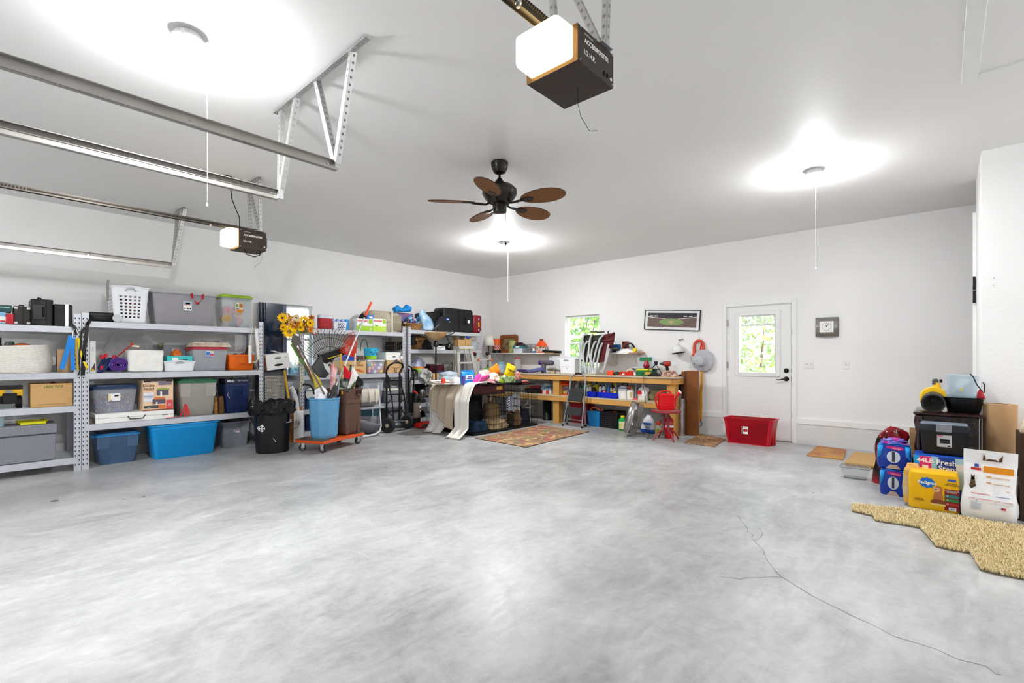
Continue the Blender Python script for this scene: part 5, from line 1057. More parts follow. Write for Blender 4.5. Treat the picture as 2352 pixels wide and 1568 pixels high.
s=site('L',886,924,809,zz,Y3-.02);t=at(s,'file_box','white file box with lid on the smile-arrow carton','file box');MB().bx(-s.w*.48,s.w*.48,.003,.30,0,s.h*.8).build('body',PAPER,t);MB().bx(-s.w/2,s.w/2,0,.303,s.h*.72,s.h).build('lid',WHITE,t,bevel=.002);b=MB();b.prism([(.034*math.cos(a*PI/8),s.h*.45+.011*math.sin(a*PI/8)) for a in range(16)],.0,.003,'y');b.build('hand_hole',mat('#4a4a4c'),t)
t=thing('mug','white mug handle showing beside the white file box','mug',P(921,825,y=-.70));b=MB();b.lathe([(.025,0),(.03,.06)],0,0,14);b.build('cup',WHITE,t);MB().tube([(.028,0,.05),(.052,0,.05),(.055,0,.03),(.028,0,.01)],.004,5).build('handle',WHITE,t)
ze=zT+.21
s=site('L',844,873,799,P(858,825,y=-.6).z,.6);t=at(s,'toy_bucket','sky blue toy bucket with a green base stripe','bucket');MB().lathe([(s.w*.40,0),(s.w*.43,s.h*.28)],0,.1,20).build('base',mat('#9acc3a',.4),t);MB().lathe([(s.w*.43,s.h*.28),(s.w*.5,s.h*.94),(s.w*.53,s.h*.95),(s.w*.53,s.h)],0,.1,20).build('body',mat('#3ab8dc',.4),t);MB().tube([(s.w*.53*math.cos(a*PI/10),.1-.03+s.w*.53*math.sin(-a*PI/10),s.h*.95-.05*math.sin(a*PI/10)) for a in range(11)],.006,6).build('handle',mat('#3ac0e0',.4),t)
b=MB()
for (x,z,r) in ((-.05,.12,.012),(.02,.14,.016),(.06,.09,.010),(-.02,.09,.012)): yy=.1-math.sqrt(max(0,(s.w*.48)**2-x*x))-.002;b.cyl((x,yy-.002,z),(x,yy+.01,z),r,n=10)
b.build('spot_print',mat('#1c4a78'),t)
for k in range(2): t=thing('basket_hoop',('front','rear')[k]+' thin dark green arched basket handle behind the blue bucket','handle',P(836,812,y=-.45+.05*k),group='green basket handles');b=MB();b.tube([tuple(P(836+8.5*math.cos(PI*q/12)+k,806-28*math.sin(PI*q/12),y=-.45+.05*k)-t.location) for q in range(13)],.004,5);b.build('hoop',mat('#2c5a34',.5),t)
s=site('L',796,826,813,P(810,828,y=-.6).z,.6);t=at(s,'plastic_basket','royal blue slotted tray on the tan cookie carton','tray');b=MB();hollow(b,.1,[(0,s.w*.9,.18),(s.h*.8,s.w,.2)],.02);b.build('body',mat('#1c48b8',.4),t)
crumple('purple_cloth','purple patterned cloth in the royal blue tray','cloth',s.loc+Vector((0,.04,.03)),0,s.w*.8,.14,s.h*1.2,mat('#6a3a9a',.8,h2='#c8a0d0',scale=18),66,.3)
t,d=rod('cardboard_tube','end of a thick cardboard tube beside the tan carton','tube',P(838,821,y=-.72),P(838,821,y=-.72)+Vector((-.1,.4,0)),.036,mat('#8a7360',.8));MB().lathe([(.029,0),(.029,.002)],0,0,16,M=Matrix.Rotation(PI/2,4,'X')).build('bore',mat('#2c221a'),t)
# stack of pipes at the rack joint
t=thing('pipe_crate','dark crate of stacked black pipe ends at the rack joint','pipes',P(918,803,y=-.40));b=MB()
for i in range(6):
    for j in range(5): b.cyl((-.10+i*.038,0,.012+j*.030),(-.10+i*.038,.3,.012+j*.030),.015,n=9)
b.build('pipe',mat('#1c1a18',.5,h2='#4a4238',scale=30),t);MB().bx(-.14,.13,.02,.3,-.01,-.002).build('tray',BLACK,t)
# blue goods at the left of the middle rack and lower shelves
s=site('L',668,692,826,zT,.45);t=at(s,'water_pack','clear and blue wrapped pack of bottles left of the rack post','bottles');b=MB()
for i in range(3): b.lathe([(.03,0),(.032,.14),(.012,.18),(.012,.2)],-s.w*.33+i*.066,.06,10)
b.build('bottle',clear('#bfe0f0',.55),t);MB().bx(-s.w*.48,s.w*.48,.02,.10,.03,.12).build('wrap_label',mat('#4ab0d8',.3,h2='#e8ecf4',scale=16),t)
s=site('L',699,712,842,zT,.56);t=at(s,'water_bottle','pale blue jug right of the rack post','bottle');bottle(t,s.w,s.h*1.3,mat('#8ecbe4',.3),WHITE)
for k,(a,c,py,zz,m,ld,lb) in enumerate(((698,734,893,.452,'#2b3c68','#7a7e86','navy tote with grey lid low on the middle rack'),(700,770,938,.122,'#1d3264','#1d3264','navy tote on the lowest shelf behind the blue bin'),(832,884,872,.452,'#b4b8c0','#c0c4cc','clear grey tote above the white baby swing'),(886,930,892,.452,'#9a9aa0','#d8d4cc','grey tote with cream lid behind the hand truck'),(893,931,935,.122,'#8d8e94','#8d8e94','grey tote on the lowest shelf behind the hand truck'),(853,876,925,.122,'#5a8a9c','#4a7a8c','teal tote on the lowest shelf behind the baby swing'))):
    s=site('L',a,min(c,925),py,zz,.585);s.h=min(s.h,.43 if zz>.3 else .255);t=at(s,'storage_tote',lb,'tote');tote(t,s.w,.4,s.h,mat(m,.45),mat(ld,.45),.87,.03,True)
s=site('L',737,790,885,zT-.0,.45);t=at(s,'laundry_basket','low white basket behind the tools on the middle rack','basket');s.h=.1;MB().rbox(0,.1,[(0,s.w*.9,.2),(.1,s.w,.22)],.03).build('body',WPL,t)
s=site('L',700,733,888,.68,.58);t=at(s,'paint_tray','round white lid leaning behind the blue waste bin','lid');b=MB();b.cyl((0,0,.0),(0,.012,0),.10,n=28);b.build('lid',mat('#d2d0ca',.5),t)

# baby swing with a white tube frame
t=thing('baby_swing','grey baby swing with a white tube frame and hanging fabric','baby swing',(-3.75,-.95,0))
def S(px,py,y): return tuple(P(px,py,y=y)-t.location)
WT=mat('#dcdde0',.3)
b=MB();b.tube([S(869,884,-1.0),S(871,915,-1.0),S(873,950,-1.02),S(875,978,-1.05),S(872,990,-1.08),S(862,997,-1.12),S(845,1000,-1.18),S(832,1002,-1.22)],.013,10);b.build('front_tube',WT,t)
b=MB();b.tube([S(857,915,-.75),S(856,940,-.75),S(855,972,-.75)],.011,8);b.build('rear_tube',WT,t)
b=MB();b.rbox(0,0,[(0,.42,.26),(.012,.46,.28),(.028,.45,.28)],.05);o=b.build('tray',mat('#a9acb5',.45),t);o.location=S(846,938,-.98)
b=MB();o0=Vector(S(846,960,-.95))
b.grid(lambda u,v: tuple(Vector(S(816+57*u,968-6*math.cos(u*PI*.9)+v*(8+22*math.sin(PI*min(1,.15+u*.85))),-1.08+.25*v*v-.06*v))),14,8);b.build('hammock',mat('#7a7b80',.9),t,solid=.01,ang=1.2)
b=MB();b.grid(lambda u,v: tuple(Vector(S(820+50*u,955+30*v,-.82))),6,4);b.build('back_cloth',mat('#8a8b90',.9),t,solid=.01)
q=MB().rbox(0,0,[(0,.34,.16),(.05,.38,.2),(.17,.37,.19),(.20,.33,.16)],.05).build('canopy_pack',mat('#d0c8bc',.85),t);q.location=S(843,922,-.98)
for px in (846,861): b=MB();b.tube([S(px,892,-1.06),S(px+3,905,-1.10),S(px+4,924,-1.09)],.009,6);b.build('strap',mat('#e6dccc',.8),t)
q=MB().rbox(0,0,[(0,.24,.14),(.02,.30,.18),(.08,.32,.2)],.05).build('seat_pan',mat('#6d6c6a',.6),t);q.location=S(840,932,-.96)
b=MB();b.rbox(0,0,[(0,.09,.07),(.012,.09,.07)],.01);q=b.build('foot_pad',mat('#b5b7bd',.5),t);q.location=(S(874,1000,-1.08)[0],S(874,1000,-1.08)[1],0)
s=site('L',820,850,950,.0,.90);

# hand truck
t=thing('hand_truck','black two-wheeled hand truck with looped handles','hand truck',(-3.12,-.82,0));T=t
def H(px,py,y): return tuple(P(px,py,y=y)-T.location)
for k,(x0,x1,x2) in enumerate(((887,891,903),(917,920,932))):
    b=MB();b.tube([H(x0+1,858,-.92),H(x0+1,962,-.98)],.017,8);b.build('rail',BLACKM,t)
    b=MB();b.tube([H(x1,862,-.90),H(x1+2,885,-.90),H(x1+9,915,-.90),H(x2-1,935,-.93),H(x2+1,965,-.95)],.012,8);b.build('curved_stay',BLACKM,t)
b=MB();b.tube([H(887,858,-.92),H(888,850,-.93),H(894,839,-.96),H(904,833,-1.0),H(914,832,-1.0),H(924,835,-.98),H(926,842,-.96),H(921,850,-.93),H(917,858,-.92)],.016,8);b.build('loop_handle',BLACKM,t)
for (a,c) in (((889,874),(918,874)),((889,906),(930,905)),((889,946),(918,942))): b=MB();b.bar(H(*a,-.95),H(*c,-.95),.02,.012,up=(0,1,0));b.build('crossbar',BLACKM,t)
for (a,c) in (((888,928),(897,918)),((888,938),(900,955)),((918,926),(929,916)),((918,934),(929,950))): b=MB();b.bar(H(*a,-.94),H(*c,-.94),.014,.01,up=(0,1,0));b.build('brace',BLACKM,t)
for (px,py,r,yy) in ((891,974.5,.122,-.98),(936,969,.118,-.80)):
    c=Vector(H(px,py,yy));c.z=r;ax=Vector((.80,.45,0)).normalized();b=MB()
    M=Matrix.Translation(c) @ ax.to_track_quat('Z','Y').to_matrix().to_4x4();b.lathe([(.055,-.038),(r*.8,-.046),(r*.97,-.036),(r,-.015),(r,.015),(r*.97,.036),(r*.8,.046),(.055,.038)],n=28,M=M);w=b.build('tyre',mat('#28282a',.8),t)
    b=MB();b.lathe([(.02,-.045),(.05,-.030),(.058,-.036),(.058,.036),(.05,.030),(.02,.045)],n=20,M=M);b.build('wheel_hub',mat('#b5a98e',.5),w)
b=MB();b.cyl(H(901,971,-.93),H(930,966,-.85),.012,n=8);b.build('axle',CHROME,t);b=MB();b.bar(H(898,982,-.98),H(940,979,-.9),.10,.012);b.build('toe_plate',BLACKM,t)

# upright vacuum
t=thing('upright_vacuum','red and black upright vacuum cleaner beside the hand truck','vacuum',(-2.62,-.80,0));T=t
b=MB();b.tube([H(938,925,-.70),H(938,870,-.72),H(939,846,-.74)],.017,8);b.tube([H(948,912,-.74),H(951,860,-.74),H(944,843,-.76),H(938,840,-.76)],.014,8);b.tube([H(940,908,-.73),H(940,880,-.74),H(944,868,-.75),H(950,866,-.75)],.010,8);b.build('handle',BLACKM,t)
b=MB();b.tube([H(950,898,-.80),H(957,902,-.82),H(963,908,-.83),H(964,922,-.83)],.014,10);b.build('hose_cover',mat('#d8281c',.35),t)
c=Vector(H(956,959,-.80));b=MB();b.lathe([(.072,0),(.078,.02),(.078,.27),(.07,.28)],c.x,c.y,20,z0=c.z);b.build('dust_canister',clear('#8a7d6e',.75,.2),t);b=MB();b.lathe([(.078,.28),(.08,.34),(.06,.40),(.045,.43)],c.x,c.y,20,z0=c.z);b.lathe([(.075,-.09),(.08,0)],c.x,c.y,20,z0=c.z);b.build('body',BLACKM,t)
b=MB();b.bx(c.x-.13,c.x-.075,c.y-.02,c.y+.06,.26,.62);b.build('spine',BLACK,t,bevel=.012);b=MB();b.rbox(c.x+.10,c.y-.10,[(.008,.33,.24),(.03,.35,.26),(.07,.33,.22),(.095,.27,.14)],.05);b.build('floor_head',mat('#cf2418',.35),t);MB().bx(c.x-.06,c.x+.22,c.y-.235,c.y-.225,.025,.075).build('head_window',mat('#5a504a',.3),t,bevel=.004)
b=MB();b.box(c.x+.03,c.y-.079,c.z+.17,.035,.004,.05);b.box(c.x+.04,c.y-.076,c.z+.12,.02,.004,.02);b.build('logo',PAPER,t)

# ---------------------------------------------------------------- corner rack
zT=1.736;Y4=.63
s=site('L',938,977,744,zT,Y4);t=at(s,'wicker_basket','shallow wicker basket of coloured ribbons on the corner rack','basket');WK=mat('#a87b45',.8,h2='#5c3c1c',scale=45,bump=.4)
b=MB();hollow(b,.14,[(0,s.w*.84,.24),(s.h,s.w*.98,.28)],.08,.012);b.build('weave',WK,t);MB().tube([(x,y+.14,s.h) for x,y in rrect(s.w,.29,.1,4)],.012,6,closed=True).build('rim',mat('#b98c50',.7,h2='#8a6028',scale=60),t)
flakes('ribbon_heap','heap of blue, purple and red ribbons in the wicker basket','ribbons',s.loc+Vector((-.02,.04,s.h*.7)),0,s.w*.7,.2,.16,[mat('#3a5cb0'),mat('#8a3a9a'),mat('#c83a4a'),mat('#d8dce8'),mat('#3aa0c8')],260,.035,12)
t=thing('plastic_bag','translucent blue plastic bag slumped beside the wicker basket','bag',P(978,757,y=-.60));b=MB()
prof=[(972,758,.10),(974,745,.10),(971,732,.09),(967,720,.05),(968,712,.02),(967,709,.005)]
rings=[]
for q,(px,py,r) in enumerate(prof):
    c=P(px+9-q*1.8,py,y=-.60)-t.location;rings.append([(c.x+r*1.5*math.cos(a)*(1+.2*math.sin(5*a+q)),c.y+r*.8*math.sin(a),c.z) for a in [2*PI*i/18 for i in range(18)]])
b.loft(rings);b.build('film',mat('#7fb0d8',.3,alpha=.85,h2='#c4dcee',scale=9),t,ang=1.2)
CSB=mat('#111214',.5,bump=.15,scale=80)
for (a,c,py,dd,hh,tl,lb,nm) in ((979,1018,719,.50,.30,-8,'black hard suitcase tilted against the larger one','left'),(1019,1087,709,.62,.30,0,'largest black hard suitcase on the corner rack','big')):
    s=site('L',a,c,py,zT,dd);t=at(s,'suitcase',lb,'suitcase','suitcases on the corner rack');w,h=s.w,s.h;t.rotation_euler=(0,R(tl),0);
    if tl: t.location.z+= .028
    MB().rbox(0,.16,[(0,w*.95,.29),(.02,w,.32),(h-.03,w,.32),(h,w*.93,.28)],.03).build('shell',CSB,t);MB().bx(-w*.01,w*.01,-.003,.322,.01,h-.01).build('seam',DARK,t)
    MB().tube([(w*.20,-.002,h*.36),(w*.20,-.025,h*.40),(w*.20,-.025,h*.60),(w*.20,-.002,h*.64)],.013,8).build('handle',DARK,t);MB().bx(w*.30,w*.37,-.004,0,h*.42,h*.55).build('tag',PAPER,t)
    for sx in (-.43,.43): MB().box(w*sx,.05,-.001 if not tl else 0,.04,.05,.02).build('foot',BLACK,t)
s=site('L',1088,1108,724,zT,.60);t=at(s,'suitcase','small dark red hard suitcase at the end of the corner rack','suitcase','suitcases on the corner rack');w,h=s.w,s.h;MB().rbox(0,.15,[(0,w*.9,.27),(.03,w,.30),(h-.03,w,.30),(h,w*.9,.27)],.05).build('shell',mat('#7c1424',.35),t);MB().bx(w*.0,w*.14,-.006,0,h*.34,h*.62).build('label_tag',mat('#e0a828'),t)
for z in (.2,.78): MB().bx(.0,w*.12,-.006,0,h*z-.02,h*z+.02).build('latch',CHROME,t)
MB().tube([(-w*.22,-.002,h*.4),(-w*.24,-.02,h*.45),(-w*.24,-.02,h*.56),(-w*.22,-.002,h*.6)],.006,6).build('handle',CHROME,t)
crumple('duffel_bag','black soft bag with blue trim in front of the big suitcase','bag',site('L',998,1048,728,zT,.75).loc+Vector((0,0,0)),0,.50,.13,.29,mat('#1a1a1e',.8),71,.25,top=.5)
t=thing('water_blaster','blue and white toy nozzle on the black soft bag','toy',P(1027,733,y=-.70));b=MB();b.rbox(0,0,[(-.02,.09,.05),(.02,.08,.04)],.02);b.build('body',mat('#1c48c0',.4),t);MB().box(.0,-.026,-.004,.06,.004,.01).build('stripe',PAPER,t);MB().box(.03,-.01,-.06,.05,.03,.02).build('green_clip',mat('#6ac838',.4),t)
t,d=rod('tube_pole','grey ski-like bar slanting up in front of the tilted suitcase','bar',P(997,756,y=-.72),P(1021,732,y=-.70),.02,mat('#3c4046',.5))
# second shelf
zT=1.384
s=site('L',949,996,782,zT,.60);t=at(s,'burlap_sack','tan burlap bundle lying on the corner rack','sack');crumple('burlap','x','x',(0,0,0),0,s.w*1.2,.3,s.h*1.6,mat('#8d6a42',.9,h2='#5f4426',scale=12),75,.25,top=.55);q=bpy.data.objects['burlap'];q.parent=t;del q['category'];del q['label']
crumple('ski_glove','black furry glove on the burlap bundle','glove',P(953,790,y=-.62),0,.16,.12,.17,mat('#111111',.95),76,.35);crumple('black_boot','black boot lying behind the lamp bowl','boot',P(987,802,y=-.66),0,.26,.2,.19,mat('#0e0e10',.7),77,.3);s=site('L',996,1023,794,zT,.64);t=at(s,'small_box','small white box under the lamp bowl on the corner rack','box');carton(t,s.w,.14,s.h,PAPER);MB().tube([(-.06,-.002,s.h*.9),(-.03,-.002,s.h*.45),(.03,-.002,s.h*.45),(.06,-.002,s.h*.9)],.002,4).build('cord',DARK,t)
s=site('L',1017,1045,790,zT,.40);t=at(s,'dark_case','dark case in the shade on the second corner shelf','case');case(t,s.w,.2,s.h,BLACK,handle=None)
for k,(a,c,py,lb) in enumerate(((1053,1068,780,'left open brown carton with flap raised'),(1069,1082,776,'right taller brown carton beside its twin'))):
    s=site('L',a,c,py,zT,.62);t=at(s,'carton',lb,'box','brown cartons on the corner rack');carton(t,s.w,.16,s.h,KRAFT,open_top=False,flap=[(-s.w*.5,-25)] if k== 0 else [(s.w*.5,18)]);text('THIS\nSIDE\nUP',.022,(0,-.001,s.h*.35),mat('#7a5a30'),t)
s=site('L',1045,1060,783,zT,.55);crumple('brown_cap','brown cap lying left of the open cartons','cap',s.loc,0,s.w*1.4,.14,s.h,mat('#6b553c',.9),79,.15)
crumple('blue_ribbon_bow','royal blue bow on the brown cartons','bow',P(1077,777,y=-.66),0,.09,.07,.06,mat('#1c4ad0',.5),80,.35);s=site('L',1084,1102,785,zT,.62);t=at(s,'storage_tub','small clear plastic tub at the end of the second corner shelf','tub');tote(t,s.w,.2,s.h,clear('#d8e0ea',.45),None,panels=False)
# third shelf
zT=.826
s=site('L',955,988,852,zT,.60)
for k,(z0,z1,c,lb) in enumerate(((0,.05,'#d8dfe4','white plastic plates at the bottom of the party stack'),(.052,.12,'#a8dc2a','lime green plates in the middle of the party stack'),(.122,.15,'#e88a3c','orange plates in the party stack'))): q=MB().lathe([(.10+.015*k,0),(.125,z1-z0)],n=24).build('plate_stack',mat(c,.4));q.location=s.loc+Vector((0,.16,z0+.09));tag(q,lb,'plates','party plates')
crumple('plastic_bag','clear bag bulging over the party plates on the corner rack','bag',s.loc+Vector((0,.03,.245)),0,.30,.24,.17,mat('#b8bede',.25,alpha=.7,h2='#e0e4f0',scale=10),82,.25);MB_=MB().lathe([(.09,0),(.10,.08)],n=18).build('cake_stand',mat('#c8ccd0',.3));MB_.location=s.loc+Vector((0,.16,.001));tag(MB_,'pale stand under the party plates','stand')
t=thing('cellophane','glittery clear cellophane spilling over the shelf edge','wrap',P(980,862,y=-.70));b=MB()
b.grid(lambda u,v: tuple(P(960+26*u+14*v+4*math.sin(9*v+5*u),846+38*v,y=-.69-.06*math.sin(3*PI*u)*v)-t.location+Vector((0,.03*mnoise.noise(Vector((u*6,v*6,2))),0))),16,14);b.build('film',mat('#e4e2dc',.15,alpha=.75,h2='#a8a49c',scale=40),t,solid=.004,ang=.1)
s=site('L',952,962,850,zT,.66);t=at(s,'steel_pot','shiny steel pot beside the cellophane','pot');MB().lathe([(.07,0),(.075,.16),(.078,.165)],0,.08,24).build('pot',CHROME,t);MB().lathe([(.078,.165),(.05,.19),(.01,.2)],0,.08,24).build('lid',BLACK,t)
for k,(a,c,py,cc,lb) in enumerate(((989,999,836,'#5a1a24','dark maroon patterned box left of the lamp pole'),(1004,1020,838,'#6b1c2c','dark maroon floral box right of the lamp pole'))): s=site('L',a,c,py,zT,.40);t=at(s,'gift_box',lb,'box');carton(t,s.w,.2,s.h,mat(cc,.7,h2='#2a0c12',scale=30))
s=site('L',994,1019,857,zT,.66);t=at(s,'small_carton','small tan carton by the lamp pole, green lid behind','box');carton(t,s.w,.16,s.h,KRAFT,open_top=True);s=site('L',1005,1026,853,zT,.50);t=at(s,'teal_tub','teal rimmed tub behind the small tan carton','tub');tote(t,s.w,.2,s.h,mat('#9ab8c0',.4),mat('#3c5a78',.4),panels=False)
s=site('L',1022,1042,829,zT,.42);t=at(s,'storage_tub','big clear domed tub on the third corner shelf','tub');MB().rbox(0,.14,[(0,s.w*.9,.24),(s.h*.7,s.w,.26),(s.h,s.w*.7,.2)],.06).build('shell',clear('#c4c8cc',.5),t)
s=site('L',1018,1040,831,zT,.30);t=at(s,'carton','dark brown carton corner behind the clear domed tub','box');carton(t,s.w,.1,s.h,mat('#7a5c3a',.8))
# low in the corner rack
s=site('L',964,990,958,.403,.58);s.h=.08;t=at(s,'grey_tray','grey tray below the coffee maker','tray');MB().rbox(0,.14,[(0,s.w*.9,.24),(s.h,s.w,.28)],.03).build('tray',mat('#8e949c',.5),t)
z0=.485;s=site('L',968,986,925,z0,.56);t=at(s,'coffee_maker','black coffee maker with a steel carafe','coffee maker');b=MB();b.bx(-.10,.10,.02,.2,0,.03);b.bx(-.10,.10,.12,.2,.03,.26);b.bx(-.10,.10,.02,.2,.20,.27);b.build('body',BLACK,t,bevel=.01);MB().lathe([(.05,.03),(.055,.12),(.04,.16)],-.02,.07,18).build('carafe',CHROME,t);MB().bx(-.05,.0,-.002,.018,.0,.03).build('dial',CHROME,t)
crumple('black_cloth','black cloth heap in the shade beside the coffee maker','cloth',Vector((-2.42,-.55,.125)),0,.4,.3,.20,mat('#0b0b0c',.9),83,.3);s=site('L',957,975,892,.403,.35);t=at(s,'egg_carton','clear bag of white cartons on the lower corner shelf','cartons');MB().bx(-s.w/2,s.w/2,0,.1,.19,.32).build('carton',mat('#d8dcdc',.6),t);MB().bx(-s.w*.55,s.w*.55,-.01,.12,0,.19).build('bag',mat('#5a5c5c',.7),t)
crumple('dark_hat','flat dark round hat on the lower corner shelf','hat',P(972,922,y=-.62),0,.25,.22,.09,mat('#26241f',.9),84,.12)

# torchiere floor lamp with gooseneck reading light
t=thing('floor_lamp','black floor lamp with an amber glass bowl and a gooseneck reading light','floor lamp',(-2.36,-.93,0));z1=P(1002,782,x=-2.36).z
MB().lathe([(.14,0),(.145,.012),(.12,.028),(.03,.04),(.015,.06)],n=28).build('base',BLACKM,t);MB().lathe([(.014,.05),(.014,z1-.08)],n=12).build('pole',BLACKM,t);MB().lathe([(.014,z1-.12),(.05,z1-.10),(.045,z1-.04),(.02,z1)],n=18).build('collar',BLACKM,t)
MB().lathe([(.03,z1),(.08,z1+.02),(.14,z1+.06),(.18,z1+.105),(.215,z1+.14),(.21,z1+.145),(.17,z1+.108),(.13,z1+.066),(.075,z1+.028),(.02,z1+.01)],n=36).build('lamp_shade',mat('#c9a06c',.35,h2='#dcbc8c',scale=5),t);MB().lathe([(.008,z1+.01),(.008,z1+.17),(.012,z1+.19),(.002,z1+.2)],n=10).build('finial',mat('#8a7250',.4,.5),t)
g=[(0,0,z1-.08),(.12,-.02,z1-.03),(.20,-.03,z1+.08),(.27,-.03,z1+.12),(.30,-.03,z1+.10)]
T=t;b=MB();b.tube([tuple(P(*q,y=-.95)-t.location) for q in ((1046,760),(1040,766),(1030,769),(1024,770),(1027,776),(1032,785))],.008,6);b.build('gooseneck',BLACKM,t);c=P(1034,786,y=-.95)-t.location
b=MB();M=Matrix.Translation(c) @ Matrix.Rotation(R(190),4,'X') @ Matrix.Rotation(R(-15),4,'Y');b.lathe([(.015,0),(.03,.02),(.05,.06),(.065,.11),(.06,.11),(.045,.06)],n=18,M=M);b.build('reading_shade',BLACKM,t);MB().sph(tuple(c+Vector((-.01,0,-.09))),.022,10).build('bulb',mat('#d8b070',.3),t)

# stepladders
def ladder(name,label,legs,steps,y,m,cat='step ladder',top=None,joints=None,back=None):
    t=thing(name,label,cat,P(legs[0][1][0],legs[0][1][1],y=y));c=lambda q,yy=None: tuple(P(*q,y=(y if yy is None else yy))-t.location)
    for a,e in legs: b=MB();b.bar(c(a),c(e),.062,.028,up=(0,1,0));b.build('rail',m,t)
    for a,e in steps: b=MB();b.bar(c(a),c(e),.028,.07,up=(0,1,0));b.build('step',m,t)
    for a,e in back or []: b=MB();b.bar(c(a,y+.28),c(e,y+.28),.03,.018,up=(0,1,0));b.build('rear_rail',m,t)
    if top: b=MB();b.bar(c(top[0]),c(top[1]),.05,.16,up=(0,1,0));b.build('top_cap',m,t)
    for q in joints or []: b=MB();p=Vector(c(q));b.cyl(tuple(p+Vector((0,-.03,0))),tuple(p+Vector((0,.03,0))),.028,n=12);b.build('joint',mat('#e0562c',.5),t)
    return t
ALU=mat('#cfcdc6',.4,.5)
base=lambda px: 985
ladder('step_ladder','aluminium step ladder behind the cluttered crate, its top level with the lamp pole',[((1052,799),(1056,962)),((1080,799),(1112,958))],[((1054,833),(1085,832)),((1055,865),(1092,864)),((1056,900),(1099,898))],-.95,ALU,top=((1048,798),(1082,798)),back=[((1044,800),(1046,900)),((1068,800),(1078,900))])
t=ladder('multi_ladder','multi-position aluminium ladder with orange joints at the rack end',[((1096,815),(1104,962)),((1124,815),(1130,955)),((1091,822),(1093,900))],[((1098,826),(1126,825)),((1100,850),(1127,849)),((1102,880),(1128,878))],-.86,ALU,'ladder',joints=[(1098,826),(1127,825),(1089,811)])
for q in ((1091,813),(1118,812)): c=P(*q,y=-.9)-t.location;MB().sph(tuple(c),(.035,.03,.04),10).build('hinge_lock',BLACK,t)
# ================================================================ DOG CRATES AND WHAT LIES ON THEM
WIREB=mat('#0f0f10',.35,.3)
def wire_panel(b,o,u,v,nu,nv,r=.0023,every=4):
    o,u,v=Vector(o),Vector(u),Vector(v)
    for i in range(nu+1): q=o+u*(i/nu);b.tube([q,q+v],r if i % every else r*1.5,4)
    for j in range(nv+1): q=o+v*(j/nv);b.tube([q,q+u],r*1.6,4)
CZ=.79
def crate(label,x0,x1,y0,y1,z1=CZ,door=None):
    t=thing('dog_crate',label,'dog crate',(x0,y0,0),group='black wire dog crates');w,d=x1-x0,y1-y0
    for nm,o,u,v,nu,nv in (('front_grid',(0,0,.02),(w,0,0),(0,0,z1-.02),int(w/.036),6),('rear_grid',(0,d,.02),(w,0,0),(0,0,z1-.02),int(w/.036),6),('left_grid',(0,0,.02),(0,d,0),(0,0,z1-.02),int(d/.036),6),('right_grid',(w,0,.02),(0,d,0),(0,0,z1-.02),int(d/.036),6),('top_grid',(0,0,z1),(w,0,0),(0,d,0),int(w/.05),8)):
        b=MB();wire_panel(b,o,u,v,nu,nv);b.build(nm,WIREB,t)
    b=MB();b.rbox(w/2,d/2,[(.004,w-.02,d-.02),(.035,w+.01,d+.01),(.04,w-.02,d-.02)],.03);b.build('tray',BLACK,t)
    if door: b=MB();wire_panel(b,(w+.01,-.01,.03),(door,-.02,0),(0,0,.62),10,6);b.build('door_grid',WIREB,t)
    return t
crate('large black wire dog crate draped with cloths, nearest the rug',-2.70,-1.66,-2.28,-1.42)
crate('smaller black wire dog crate beside the bench leg',-1.62,-1.08,-2.26,-1.50,.76)
s=MB().bx(-2.69,-1.09,-2.27,-1.44,CZ+.002,CZ+.016).build('black_board',BLACK);tag(s,'thin black board laid across both dog crates under the clutter','board')
TZ=CZ+.018
# draped cloths over the left end
def pillow_bag(name,label,p,w,h,rz,ry,m,words=None,cat='bag',d=.07,rx=0.0,tc='#3a2a10',ts=.05):
    t=thing(name,label,cat,p,R(rz),None,R(rx),R(ry));b=MB();b.grid(lambda u,v: ((u-.5)*w*(1-.10*math.sin(PI*v)),-d/2*math.sin(PI*v)**.7*math.sin(PI*u)**.6*(1+.25*mnoise.noise(Vector((u*4,v*4,w*30)))),v*h),16,14);b.grid(lambda u,v: ((u-.5)*w*(1-.10*math.sin(PI*v)),d/2*math.sin(PI*v)**.7*math.sin(PI*u)**.6,v*h),16,14);b.build('pouch',m,t,ang=1.2)
    if words: text(words,ts,(0,-d*.5-.004,h*.5),mat(tc),t,bold=.001)
    return t
def drape(label,c,y0,y1,zlow,seed,xoff,top_in,folds,skew=0.0,zl2=None,pool=0.0):
    t=thing('draped_cloth',label,'cloth',(-2.72,y0,0),group='cloths draped over the crate')
    m=mat(c,.9,var=.02,bump=.1,scale=70);zl2=zlow if zl2 is None else zl2
    def fn(u,v):
        y=(y1-y0)*u;zb=zlow+(zl2-zlow)*u**1.4+.03*mnoise.noise(Vector((u*4,seed,3)))
        f=(math.sin(u*folds*5.3+seed+.9*mnoise.noise(Vector((u*2,seed,0))))*.5+.6*mnoise.noise(Vector((u*folds*2.2,seed*3,v*.8))))
        if v<.22: q=v/.22;return (top_in*(1-q),y,TZ+.012+.015*mnoise.noise(Vector((u*5,v*20,seed)))+xoff*.2)
        q=(v-.22)/.78;k=min(1,q*3)**.7;x=-xoff*k-.012-.030*k*(1+f)-.05*q;z=(TZ+.012)*(1-q)+zb*q
        if pool and q>.82: x -= pool*((q-.82)/.18)**1.2*(1+.5*f);z=max(.010+.022*abs(f),z)
        return (x,y*(1-.12*q*(1 if pool else 0))+skew*q+.03*f*q,z)
    b=MB();b.grid(fn,90,36);b.build('cloth',m,t,solid=.006,ang=1.3);return t
drape('long white sheet covering the crate end and pooling on the floor at left','#dedad5',-1.78,-1.30,.0,1.2,.01,.30,3.2,.02,pool=.12)
